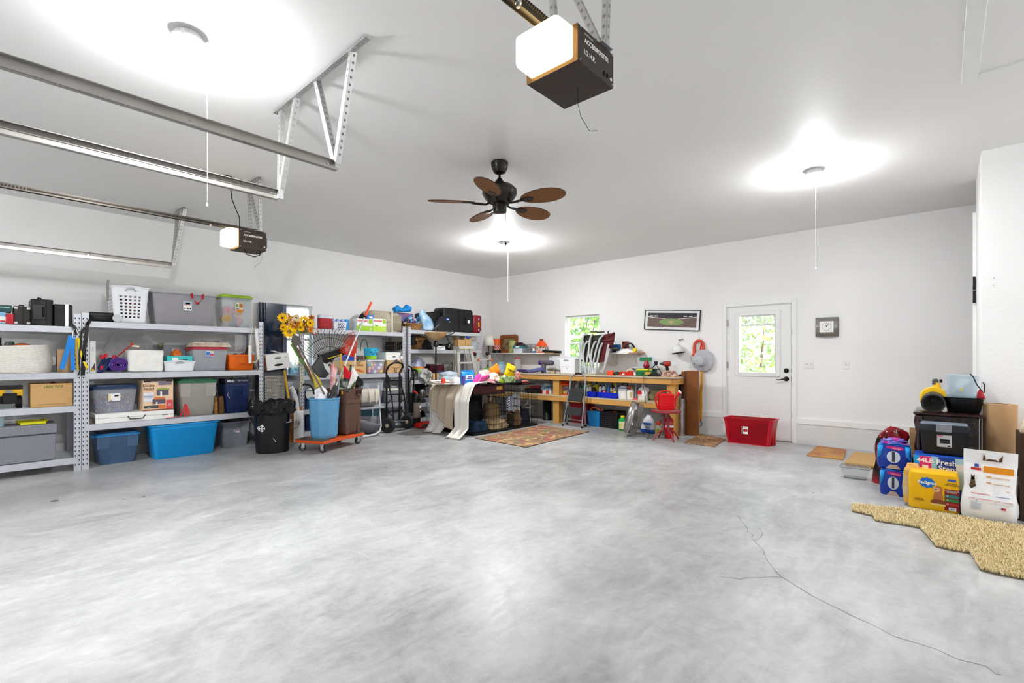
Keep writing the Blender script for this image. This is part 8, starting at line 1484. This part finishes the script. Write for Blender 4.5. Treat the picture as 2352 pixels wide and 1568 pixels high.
# ================================================================ RIGHT OF THE BENCH
ROPEM=mat('#a8835c',.95,h2='#6b4c34',scale=26,bump=.5)
def floor_sheet(name,label,pts,th,m,cat):
    c=[P(*q,z=0) for q in pts];o=sum(c,Vector())/len(c);t=thing(name,label,cat,o);b=MB();b.loft([[tuple(p-o) for p in c],[tuple(p-o+Vector((0,0,th))) for p in c]]);b.build('sheet' if 'ply' in name else 'weave',m,t,bevel=.002);return t
floor_sheet('door_mat','small brown patterned mat beside the red tub',[(1571,1017),(1641,1027),(1668,1009),(1609,997)],.010,ROPEM,'mat')
floor_sheet('plywood_sheet','stained plywood offcut lying flat by the wooden step',[(1852,1047),(1937,1057),(1944,1034),(1878,1025)],.014,mat('#c08f4a',.6,h2='#a8683c',scale=4),'plywood')
cA=P(1668,1010,z=0);t=thing('storage_tub','large bright red open tub in front of the entry door','tub',(-.62,-5.66,0),FACE_R-R(0));RP=mat('#c00d24',.35,var=.02)
w=.86;d=.36;h=.415;
s_=P(1660,955,x=-.62).y;e_=P(1775,965,x=-.62).y;w=(s_-e_);t.location.y=(s_+e_)/2;h=P(1770,967,x=-.62).z
b=MB();W1=w
def red(z,k): return [(x,y,z) for x,y in rrect(w*k,d*(.80+.2*z/h),.035,4,0,d/2)]
rings=[red(0,.84),red(.01,.86),red(h*.88,.965),red(h*.89,.985),red(h-.012,.99),red(h-.008,1.03),red(h,1.03),red(h,.97),red(h*.9,.95),red(.015,.83)];b.loft(rings);b.build('body',RP,t)
for yy in (d*.36,d*.64): MB().box(w*.455,yy,0,.02,.03,h*.9,M=Matrix.Rotation(0,4,'Y')).build('side_rib',RP,t,bevel=.006)
front_label(t,0,0,0,-.03,h*.56,.085,.105,PAPER,[(mat('#b01c28'),.25,.95,.3,.68),(mat('#5a6a4a'),.02,.15,.0,.98),(mat('#d8a8a8'),.25,.9,.8,.9)],y=.008)
# clock, switches
t=thing('wall_clock','square brushed steel wall clock with a white dial','clock',(-.004,-6.56,1.66),FACE_R);w,h=.272,.262;b=MB();n=12
b.grid(lambda u,v: ((u-.5)*w,-.018-.030*math.cos((u-.5)*PI),(v-.5)*h),16,1);b.build('case',mat('#a3a19a',.3,.45,h2='#8c8a84',scale=4,stretch=(.3,1,30)),t,solid=.004)
b=MB();b.grid(lambda u,v: ((u-.5)*w*.96,-.004,(v-.5)*h*.94),1,1);b.build('back_plate',mat('#8a8984',.4,.4),t,solid=.006)
MB().bx(-w*.30,w*.30,-.054,-.046,-h*.29,h*.29).build('dial',PAPER,t)
b=MB()
for k in range(12): a=k*PI/6;b.box(.052*math.sin(a),-.0555,.052*math.cos(a)-.004,.007,.001,.009)
b.build('numeral',mat('#333333'),t);b=MB();b.bar((0,-.057,0),(.022,-.057,.040),.005,.001,up=(0,1,0));b.bar((0,-.058,0),(-.004,-.058,.020),.006,.001,up=(0,1,0));b.bar((0,-.058,0),(.004,-.058,.05),.0015,.001,up=(0,1,0));b.build('hand',DARK,t)
for k,(y,w,lb,n) in enumerate(((-6.337,.118,'double light switch plate right of the entry door',2),(-6.778,.072,'single outlet plate further right on the wall',1))):
    t=thing('switch_plate',lb,'switch',(-.001,y,1.14),FACE_R);MB().bx(-w/2,w/2,-.006,0,-.06,.06).build('plate',WHITE,t,bevel=.002)
    for i in range(n): x=(i-(n-1)/2)*.046;MB().bx(x-.005,x+.005,-.012,-.006,-.008,.01).build('toggle',mat('#c8c4bc') if i else mat('#a8a49c'),t)
# ================================================================ THE NEAR RIGHT CORNER
# low wooden step and glass dish
c=[P(*q,z=.13) for q in ((1938,1052),(2014,1064))];
t=thing('wooden_step','low box step of pale wood by the wall','step',(-.95,-6.87,0));WD=mat('#c9a062',.5,h2='#b98a48',tex='wave',scale=3,stretch=(12,1,12));xa=-1.30;ya=P(1940,1060,x=xa).y;yb=ya-.46;zt=P(1941,1060,x=xa).z;t.location=(xa,ya,0)
MB().bx(0,.80,yb-ya,0,zt-.022,zt).build('top_board',WD,t,bevel=.003);MB().bx(.015,.035,yb-ya+.01,-.01,0,zt-.022).build('front_board',mat('#c89648',.55,h2='#b07c34',tex='wave',scale=3,stretch=(12,12,1)),t);MB().bx(.036,.78,-.03,-.01,0,zt-.022).build('side_board',WD,t);MB().bx(.036,.78,yb-ya+.01,yb-ya+.03,0,zt-.022).build('side_board',WD,t)
for k in range(3): MB().bx(.012,.0155,-.12-k*.13,-.117-k*.13,0,zt-.022).build('joint_line',mat('#8a5c22'),t)
p0=P(1962,1101,z=0);t=thing('glass_dish','empty clear rectangular dish with a rim on the floor before the step','dish',(p0.x,p0.y,0),FACE_R);w=.25;h=.115
b=MB();hollow(b,.08,[(0,w*.78,.13),(h*.9,w*.95,.165),(h,w,.18)],.03,.005);b.build('dish',clear('#c4cacc',.16,.05),t);b=MB();b.tube([(x,y+.08,h) for x,y in rrect(w,.18,.035,4)],.004,6,closed=True);b.build('rim',mat('#7a8082',.2),t);MB().rbox(0,.08,[(.0,w*.70,.11),(.012,w*.74,.12)],.02).build('base',clear('#8a9092',.45),t)
# plastic packs
def pack(label,px0,px1,py,z,off,d=.22):
    s=site('R',px0,px1,py,z,off);t=at(s,'wrapped_pack',label,'pack','blue plastic-wrapped packs');w,h=s.w,s.h;BP=mat('#143aa0',.18,var=.1);LB_=mat('#2c9ae4',.2)
    b=MB();b.rbox(0,d/2,[(0,w*.94,d*.94),(.02,w,d),(h*.35,w*1.01,d),(h*.8,w*.98,d),(h*.97,w*.9,d*.86),(h,w*.8,d*.7)],.035);b.build('wrap',BP,t)
    b=MB();b.add([(-w*.50,-.002,h*.35),(-w*.36,-.004,h*.55),(-w*.30,-.004,h*.93),(-w*.48,.0,h*.93)],[(0,1,2,3)]);b.add([(w*.50,-.002,h*.35),(w*.36,-.004,h*.55),(w*.34,-.004,h*.93),(w*.48,.0,h*.93)],[(0,1,2,3)]);b.add([(-w*.46,.01,h*.96),(w*.46,.01,h*.96),(w*.40,.10,h*1.002),(-w*.40,.10,h*1.002)],[(0,1,2,3)]);b.build('light_blue_print',LB_,t,solid=.001)
    b=MB();b.prism([(w*.20*math.cos(a*PI/12),h*.48+h*.24*math.sin(a*PI/12)) for a in range(24)],-.006,-.002,'y');b.build('window_print',mat('#dfe2ec',.2),t);MB().bx(-w*.045,w*.045,-.0075,-.006,h*.28,h*.70).build('gap',mat('#3a4458',.3),t)
    b=MB();b.prism([(-w*.20,h*.92),(-w*.22,h*.84),(w*.12,h*.76),(w*.30,h*.80),(w*.26,h*.90)],-.006,-.002,'y');b.build('pink_banner',mat('#d0207c',.3),t);text('value pack',h*.07,(.02,-.0075,h*.84),PAPER,t,ry=R(6));MB().prism([(-w*.24,.0),(w*.22,.0),(w*.10,h*.16),(-w*.10,h*.16)],-.005,-.002,'y').build('sand_print',mat('#c8b0a0',.3),t)
    return s
s1=pack('blue wrapped pack standing on the floor behind the yellow dog food',2020,2084,1078,0,2.42)
s2=pack('blue wrapped pack stacked on top of its twin',2014,2092,1020,s1.h+.003,2.40)
crumple('glossy_bag','glossy black and red bag crumpled behind the stacked blue packs','bag',site('R',2003,2098,990,0,2.05).loc,FACE_R,site('R',2003,2098,990,0,2.05).w*1.1,.30,site('R',2003,2098,990,0,2.05).h*1.03,mat('#120608',.12,h2='#9a1420',scale=6),161,.28,top=.7)
crumple('blue_flap','loose blue and pink film on the top of the upper pack','film',s2.loc+Vector((.0,0,s2.h)),FACE_R,s2.w*.9,.14,.05,mat('#2a78dc',.18,h2='#c02a90',scale=16),162,.5)
s=site('R',2098,2216,1046,0,2.56);t=at(s,'litter_bag','long blue cat litter package lying under the black bin','package');w,h=s.w,s.h;s.w=w
MB().rbox(0,.11,[(0,w*.98,.20),(.02,w,.22),(h*.93,w,.22),(h,w*.97,.19)],.03).build('body',mat('#1a4cb0',.22,var=.1),t);b=MB();b.bx(-w*.30,w*.5,-.003,-.0015,h*.38,h*.97);b.build('pale_band',mat('#8fc4dc',.25,h2='#c8dce0',scale=4),t);MB().bx(-w*.5,-w*.28,-.003,-.0015,h*.5,h*.97).build('blue_patch',mat('#2a9ae0',.25),t)
MB().bx(-w*.38,-w*.14,-.0045,-.003,h*.55,h*.96).build('pink_square',mat('#d0287c',.3),t);text('44LB',h*.125,(-w*.26,-.006,h*.88),PAPER,t,bold=.0012);MB().bx(-w*.32,-w*.20,-.006,-.0045,h*.68,h*.79).build('icon',PAPER,t)
b=MB();b.prism([(-w*.02,h*.66),(w*.155,h*.62),(w*.32,h*.66),(w*.34,h*.82),(w*.31,h*.97),(w*.0,h*.97),(-w*.03,h*.82)],-.005,-.003,'y');b.build('brand_panel',mat('#143c98',.3),t);text('Fresh\nStep',h*.135,(w*.155,-.0065,h*.81),PAPER,t,bold=.001);b=MB();b.prism([(w*.43+.035*math.cos(a*PI/8),h*.80+.028*math.sin(a*PI/8)) for a in range(16)],-.005,-.003,'y');b.build('roundel',mat('#e8e4dc',.3),t);text('11 DAYS',h*.10,(w*.42,-.006,h*.25),mat('#8fa8e0'),t)
zf=s.h
# nightstand with its load
NX=-2.32;y0=P(2102,944,x=NX).y;zt=P(2102,944,x=NX).z;t=thing('nightstand','dark mahogany nightstand with scrolled corners, piled with gear','nightstand',(NX,(y0-8.0)/2,0),FACE_R);w=y0+8.0;MH=mat('#2c120f',.22,h2='#1a0a08',tex='wave',scale=3,stretch=(1,1,9),coat=.6)
MB().rbox(0,.30,[(zt-.035,w*.98,.60),(zt-.022,w*1.06,.64),(zt-.008,w*1.06,.64),(zt,w*1.0,.60)],.01).build('top',MH,t);MB().bx(-w*.46,w*.46,.01,.58,.05,zt-.035).build('carcass',MH,t)
for k in range(3): z0_=.10+k*(zt-.16)/3;d_=MB().bx(-w*.36,w*.40,-.004,.01,z0_,z0_+(zt-.16)/3-.012).build('drawer',MH,t,bevel=.003);MB().tube([(-.05,-.004,z0_+.1),(-.04,-.02,z0_+.085),(.04,-.02,z0_+.085),(.05,-.004,z0_+.1)],.004,6).build('pull',mat('#6b5a3a',.3,.8),d_)
MB().lathe([(.02,.05),(.03,.12),(.018,.2),(.032,zt*.6),(.020,zt*.75),(.036,zt*.88),(.03,zt-.036)],-w*.44,.01,14).build('scroll_column',MH,t)
zt+= .001
s=site('R',2120,2168,872,zt,2.20);t=at(s,'air_blower','yellow portable blower with a wide black nozzle on the nightstand','blower');w,h=s.w,s.h;YL=mat('#e8b80c',.35)
M=Matrix.Translation((0,.10,h*.40)) @ Matrix.Rotation(R(82),4,'X');b=MB();b.lathe([(.03,-.09),(.085,-.08),(.10,-.03),(.10,.02),(.085,.06)],n=26,M=M);b.build('fan_housing',YL,t);b=MB();b.lathe([(.070,.05),(.080,.06),(.078,.15),(.084,.19),(.072,.19),(.066,.15),(.02,.08)],n=28,M=Matrix.Translation((0,.10,h*.36)) @ Matrix.Rotation(R(98),4,'X'));b.build('nozzle',mat('#3a3836',.5),t)
b=MB();b.tube([(.02,.10,h*.62),(.022,.10,h*.78),(.015,.10,h*.9)],[.045,.028,.024],12);b.build('handle',YL,t);b=MB();b.tube([(.015,.10,h*.84),(.012,.10,h*.96)],[.026,.022],12);b.sph((.012,.10,h*.96),.022,10);b.build('grip_cap',mat('#4a4846',.5),t);MB().box(.05,.1,h*.90,.02,.02,.03).build('trigger',BLACK,t);MB().rbox(0,.1,[(0,.12,.16),(.03,.10,.13),(h*.2,.06,.08)],.02).build('foot',YL,t)
s=site('R',2168,2262,913,zt,2.24);t=at(s,'litter_pan','black plastic pan on the nightstand holding a clear bin','pan');b=MB();hollow(b,.16,[(0,s.w*.80,.27),(.02,s.w*.84,.30),(s.h*.94,s.w*.99,.35),(s.h,s.w*1.03,.37)],.05,.005);b.build('pan',mat('#101114',.3,var=.3),t)
s3=site('R',2165,2249,862,zt+.05,2.20);t=at(s3,'storage_bin','frosted clear bin with a pale sheet inside, standing in the black pan','bin');t.rotation_euler=(0,R(3),FACE_R);w,h=s3.w*.94,s3.h
b=MB();hollow(b,.13,[(0,w*.90,.20),(h*.96,w*.99,.24),(h,w*1.02,.25)],.03,.004);b.build('body',clear('#c8dae4',.34,.2),t);MB().rbox(0,.12,[(.01,w*.82,.17),(h*.34,w*.86,.18)],.03).build('folded_sheet',mat('#9db4c4',.5),t);b=MB();b.add([(-w*.3,.06,h*.35),(w*.1,.05,h*.35),(w*.28,.07,h*.9),(-w*.1,.1,h*.85)],[(0,1,2,3)]);b.build('plastic_sheet',clear('#dfe8ee',.6),t,solid=.003);MB().bx(-w*.03,w*.02,.01,.02,h*.5,h*.6).build('yellow_tag',mat('#d8c83a'),t)
t=thing('black_cable','black cable looping over the frosted bin','cable',P(2230,862,x=-2.23));b=MB();b.tube([tuple(P(*q,x=-2.225)-t.location) for q in ((2228,858),(2236,866),(2243,882),(2252,894),(2260,902),(2262,885),(2258,878))],.005,6);b.build('cable',BLACK,t)
crumple('red_pouch','small red pouch behind the cable in the black pan','pouch',P(2252,916,x=-2.16),FACE_R,.06,.05,.08,mat('#b0202c',.5),163,.3)
# black storage tote on the litter packages
s=site('R',2107,2232,974,zf+.003,2.54);t=at(s,'storage_tote','black tote with grey lid and latch and a picture label','tote');w,h=s.w*.97,s.h;BK=mat('#131316',.4);b=MB();b.rbox(0,.10,[(0,w*.82,.15),(.01,w*.84,.16),(h*.78,w*.94,.18)],.02);b.build('body',BK,t);MB().rbox(0,.10,[(h*.76,w*.97,.20),(h*.92,w*1.0,.20),(h*.97,w*.98,.195)],.025).build('rim',mat('#1c2026',.4),t);MB().rbox(0,.10,[(h*.95,w*.93,.18),(h*1.0,w*.88,.17)],.02).build('lid',mat('#76808c',.35),t);MB().box(0,.0,h*.74,w*.30,.02,h*.26).build('latch',mat('#80868e',.4),t,bevel=.005)
front_label(t,0,0,0,w*.01,h*.45,w*.28,h*.38,mat('#b9bcbe'),[(mat('#22262e'),.2,.88,.30,.66),(mat('#3a68b8'),.22,.85,.58,.64),(mat('#c8505c'),.04,.4,.88,.97),(DARK,.7,.92,.04,.16)],y=.014)
# dog food box, cat food bags
s=site('R',2086,2204,1083,0,2.74);t=at(s,'dog_food_pack','yellow wrapped dog food case with a dog picture','pack');w,h=s.w,s.h;YP=mat('#edb60c',.28,var=.04);b=MB();b.rbox(0,.085,[(0,w*.96,.15),(.015,w,.17),(h*.80,w*1.0,.17),(h*.93,w*.97,.16),(h,w*.93,.12)],.02);b.build('wrap',YP,t)
MB().rbox(-w*.52,.09,[(h*.1,.05,.13),(h*.5,.07,.15),(h*.95,.05,.12)],.02).build('end_film',mat('#d8c8a0',.15,alpha=.8,h2='#e8b020',scale=14),t);MB().rbox(-w*.42,.10,[(h*.95,.10,.10),(h*1.10,.07,.05)],.02).build('torn_flap',mat('#d8a050',.4),t)
b=MB();b.prism([(-w*.12+(.058 if a % 2 else .050)*math.cos(a*PI/10)*.9,h*.70+(.045 if a % 2 else .038)*math.sin(a*PI/10)) for a in range(20)],-.004,-.001,'y');b.build('logo_rosette',mat('#1a6ac0',.3),t);text('Pedigree',h*.105,(-w*.12,-.006,h*.70),PAPER,t,bold=.001)
DOG=mat('#a8683a',.6);b=MB();b.prism([(.03+x*w,z*h) for x,z in ((-.10,.22),(.10,.22),(.09,.40),(.07,.50),(.085,.58),(.05,.64),(-.03,.64),(-.085,.58),(-.07,.48),(-.09,.40))],-.0035,-.001,'y');b.build('dog_picture',DOG,t);b=MB();b.prism([(.03-.01+.024*math.cos(a*PI/6),h*.55+.02*math.sin(a*PI/6)) for a in range(12)],-.005,-.0035,'y');b.build('muzzle_print',mat('#d0a078',.6),t);b=MB();b.prism([(.03+.005*math.cos(a*PI/4)-.012,h*.56+.004*math.sin(a*PI/4)) for a in range(8)],-.006,-.005,'y');b.build('nose_print',DARK,t);b=MB();b.prism([(.03+w*.15*math.cos(a*PI/10),h*.24+h*.065*math.sin(a*PI/10)) for a in range(20)],-.005,-.0035,'y');b.build('bowl_print',mat('#7a4028',.5),t);MB().bx(.03-w*.14,.03+w*.14,-.0052,-.0036,h*.15,h*.20).build('bowl_rim_print',mat('#e0c060',.5),t)
MB().bx(w*.22,w*.5,-.004,-.001,h*.06,h*.60).build('red_panel',mat('#7c1a20',.35),t);text('CHOICE CUTS\nIN GRAVY',h*.042,(w*.36,-.006,h*.54),PAPER,t);
for k,c in enumerate(('#1a7a78','#2a8048','#a82c2c')): MB().bx(w*.23,w*.49,-.0052,-.004,h*(.39-.10*k),h*(.46-.10*k)).build('stripe_print',mat(c,.35),t);text('12',h*.06,(w*.265,-.007,h*(.425-.10*k)),PAPER,t)
MB().bx(w*.30,w*.44,-.0055,-.004,h*.07,h*.145).build('barcode_label',PAPER,t);b=MB()
for k in range(7): b.bx(w*(.325+.014*k),w*(.332+.014*k),-.0062,-.0055,h*.085,h*.135)
b.build('barcode',DARK,t);MB().bx(w*.28,w*.44,-.0035,-.001,h*.80,h*.85).build('blue_print',mat('#3a5ab0'),t);text('24 CANS\nWITH LAMB',h*.05,(w*.36,-.003,h*.72),mat('#3a2a10'),t);text('COMPLETE\nNUTRITION',h*.038,(-w*.28,-.003,h*.24),mat('#6b4a10'),t)
def foodbag(label,px0,px1,py,off,front=True,d=.16):
    s=site('R',px0,px1,py,0,off);t=at(s,'pet_food_bag',label,'bag','white pet food bags');w,h=s.w,s.h;b=MB();rings=[]
    for (q,ww,dd) in ((0,.90,.12),(.04,.98,.19),(.18,1.0,.22),(.34,.96,.21),(.46,.90,.15),(.58,.92,.12),(.76,.94,.06),(.82,.95,.02),(1.0,.95,.010)):
        ring=[]
        for i in range(40):
            a=2*PI*i/40;ca,sa=math.cos(a),math.sin(a);k=(abs(ca)**3.4+abs(sa)**3.4)**(-1/3.4);nz=mnoise.noise(Vector((ca*3,sa*3,q*7+off))) ;ring.append((w/2*ww*ca*k*(1+.02*nz),.10+dd/2*sa*k*(1+.22*nz),h*q))
        rings.append(ring)
    b.loft(rings);b.build('sack',mat('#e9e9ea',.30,var=.03),t,ang=1.2)
    return t,w,h
t,w,h=foodbag('white cat food bag with orange banner and cat picture, front right',2206,2340,1040,2.84)
t.rotation_euler=(0,R(1.5),FACE_R)
def fp(x0,x1,z0,z1,c,y=-.006,nm='print'): return MB().bx(x0*w,x1*w,y-.002,y,z0*h,z1*h).build(nm,mat(c,.4),t)
yy=lambda q: .10-(.06 if q>.7 else .11 if q>.5 else .11)
fp(-.12,.40,.70,.79,'#e8941c',.045,'orange_banner');fp(-.34,-.16,.72,.755,'#c8282c',.045,'red_badge');fp(-.28,-.20,.765,.81,'#3a50a0',.045,'blue_badge')
for k in range(3): fp(-.06,.02,.63-.09*k,.66-.09*k,'#e8b070',.036,'icon');fp(.05,.34,.635-.09*k,.645-.09*k,'#e0b890',.036,'print_line')
b=MB();b.prism([((-.30+.07*math.cos(a*PI/8)*(.62+.38*(math.sin(a*PI/8)<0)))*w,(.53+.09*math.sin(a*PI/8))*h) for a in range(16)],.030,.033,'y');b.prism([(-.335*w,.58*h),(-.335*w,.66*h),(-.31*w,.635*h),(-.29*w,.635*h),(-.27*w,.66*h),(-.27*w,.58*h)],.030,.033,'y');b.build('cat_picture',mat('#6b5038',.7,h2='#3a281c',scale=90),t)
fp(-.33,.0,.395,.405,'#d8707c',-.006);fp(.10,.34,.385,.395,'#7a8ac0',-.006)
for (a,c) in ((-.38,-.24),(-.20,.08),(.12,.20),(.24,.40)): fp(a,c,.29,.34,'#f2eef0',-.012,'panel_print');fp(a+.01,c-.02,.325,.332,'#d08088',-.0145)
for k in range(5): fp(-.34,-.14,.26-.022*k,.265-.022*k,'#9aa4c0',-.012)
fp(.20,.28,.215,.245,'#d84a50',-.013,'flag_print');fp(.20,.235,.23,.245,'#2c3c90',-.0155,'flag_canton')
b=MB();[b.prism([((q-.05)*w,.86*h),((q-.04)*w,.955*h),((q+.0)*w,.90*h),(q*w,.86*h)],.085,.09,'y') for q in (-.08,)];b.prism([(.20*w,.86*h),(.22*w,.955*h),(.16*w,.90*h),(.15*w,.86*h)],.085,.09,'y');b.prism([(-.08*w,.86*h),(.15*w,.86*h),(.10*w,.885*h),(-.03*w,.885*h)],.085,.09,'y');b.build('cat_ears_print',mat('#5a3a2a',.7),t)
t2,w,h=foodbag('white bag with blue and red side print behind the cat food bag',2222,2346,1092,2.66);
# kraft paper roll, boxes at the frame edge
c=Vector((-2.18,P(2297,930,x=-2.18).y,0));r=(P(2254,930,x=-2.18).y-P(2342,930,x=-2.18).y)/2*.92;zt=P(2297,930,x=-2.30).z;t=thing('paper_roll','big upright roll of brown kraft paper at the right','paper roll',c);MB().lathe([(r,0),(r,zt),(.035,zt+.001)],n=48).build('roll',mat('#b8946a',.75,var=.03),t,ang=.5);b=MB();b.tube([(r*k/9*math.cos(k*2.1),r*k/9*math.sin(k*2.1),zt+.002) for k in range(2,9)],.002,4);b.build('layer_edge',mat('#8f6f48'),t);
s=site('R',2343,2460,1000,0,2.62);t=at(s,'carton','dark brown carton cut by the right edge of the view','box');carton(t,s.w,.3,s.h,mat('#3a281a',.8));
crumple('crumpled_paper','crumpled white and tan packing paper on the dark carton at right','paper',s.loc+Vector((.02,0,s.h+.001)),FACE_R,s.w*1.0,.28,.17,mat('#e6dcd0',.8,h2='#c8a078',scale=4),170,.35,top=.6)
s=site('R',2089,2103,982,0,1.66);t=at(s,'wood_offcut','pale wood offcut standing beside the nightstand','wood');MB().bx(-s.w/2,s.w/2,0,.03,0,s.h).build('board',mat('#b8946a',.7),t)
# shag rug
outl=[(1957,1160),(1957,1176),(1980,1181),(2003,1186),(2012,1198),(2060,1205),(2112,1214),(2130,1232),(2150,1257),(2190,1266),(2228,1272),(2240,1290),(2252,1311),(2290,1321),(2352,1333),(2440,1352),(2440,1235),(2352,1213),(2280,1204),(2200,1189),(2120,1178),(2040,1169)]
pts=[P(*q,z=0) for q in outl];o=sum(pts,Vector())/len(pts);t=thing('shag_rug','irregular cream shag rug with stepped edges at the lower right','rug',o);b=MB();b.loft([[(p.x-o.x,p.y-o.y,0) for p in pts],[(p.x-o.x,p.y-o.y,.006) for p in pts]]);b.build('backing',mat('#6b604c',.9),t)
def inside(x,y):
    c=False;j=len(pts)-1
    for i in range(len(pts)):
        a,d=pts[i],pts[j]
        if (a.y>y) != (d.y>y) and x<(d.x-a.x)*(y-a.y)/(d.y-a.y)+a.x: c=not c
        j=i
    return c
rnd=random.Random(9);b=MB();xs=[p.x for p in pts];ys=[p.y for p in pts];n=0
while n<24000:
    x,y=rnd.uniform(min(xs),max(xs)),rnd.uniform(min(ys),max(ys))
    if not inside(x,y): continue
    n+= 1;a=rnd.uniform(0,2*PI);L=rnd.uniform(.012,.030);lean=rnd.uniform(.2,.9)*L;wv=.0022;ca,sa=math.cos(a),math.sin(a);h_=.010+rnd.uniform(.012,.024)
    b.add([(x-o.x-sa*wv,y-o.y+ca*wv,.009),(x-o.x+sa*wv,y-o.y-ca*wv,.009),(x-o.x+ca*lean+sa*wv*.6,y-o.y+sa*lean-ca*wv*.6,h_),(x-o.x+ca*lean-sa*wv*.6,y-o.y+sa*lean+ca*wv*.6,h_)],[(0,1,2,3)],rnd.choice((0,0,0,1,1,2)))
pile_o=b.build('pile',[mat('#ecdcb0',.9),mat('#dcc590',.9),mat('#f8edcc',.9)],t);pile_o['kind']='stuff'
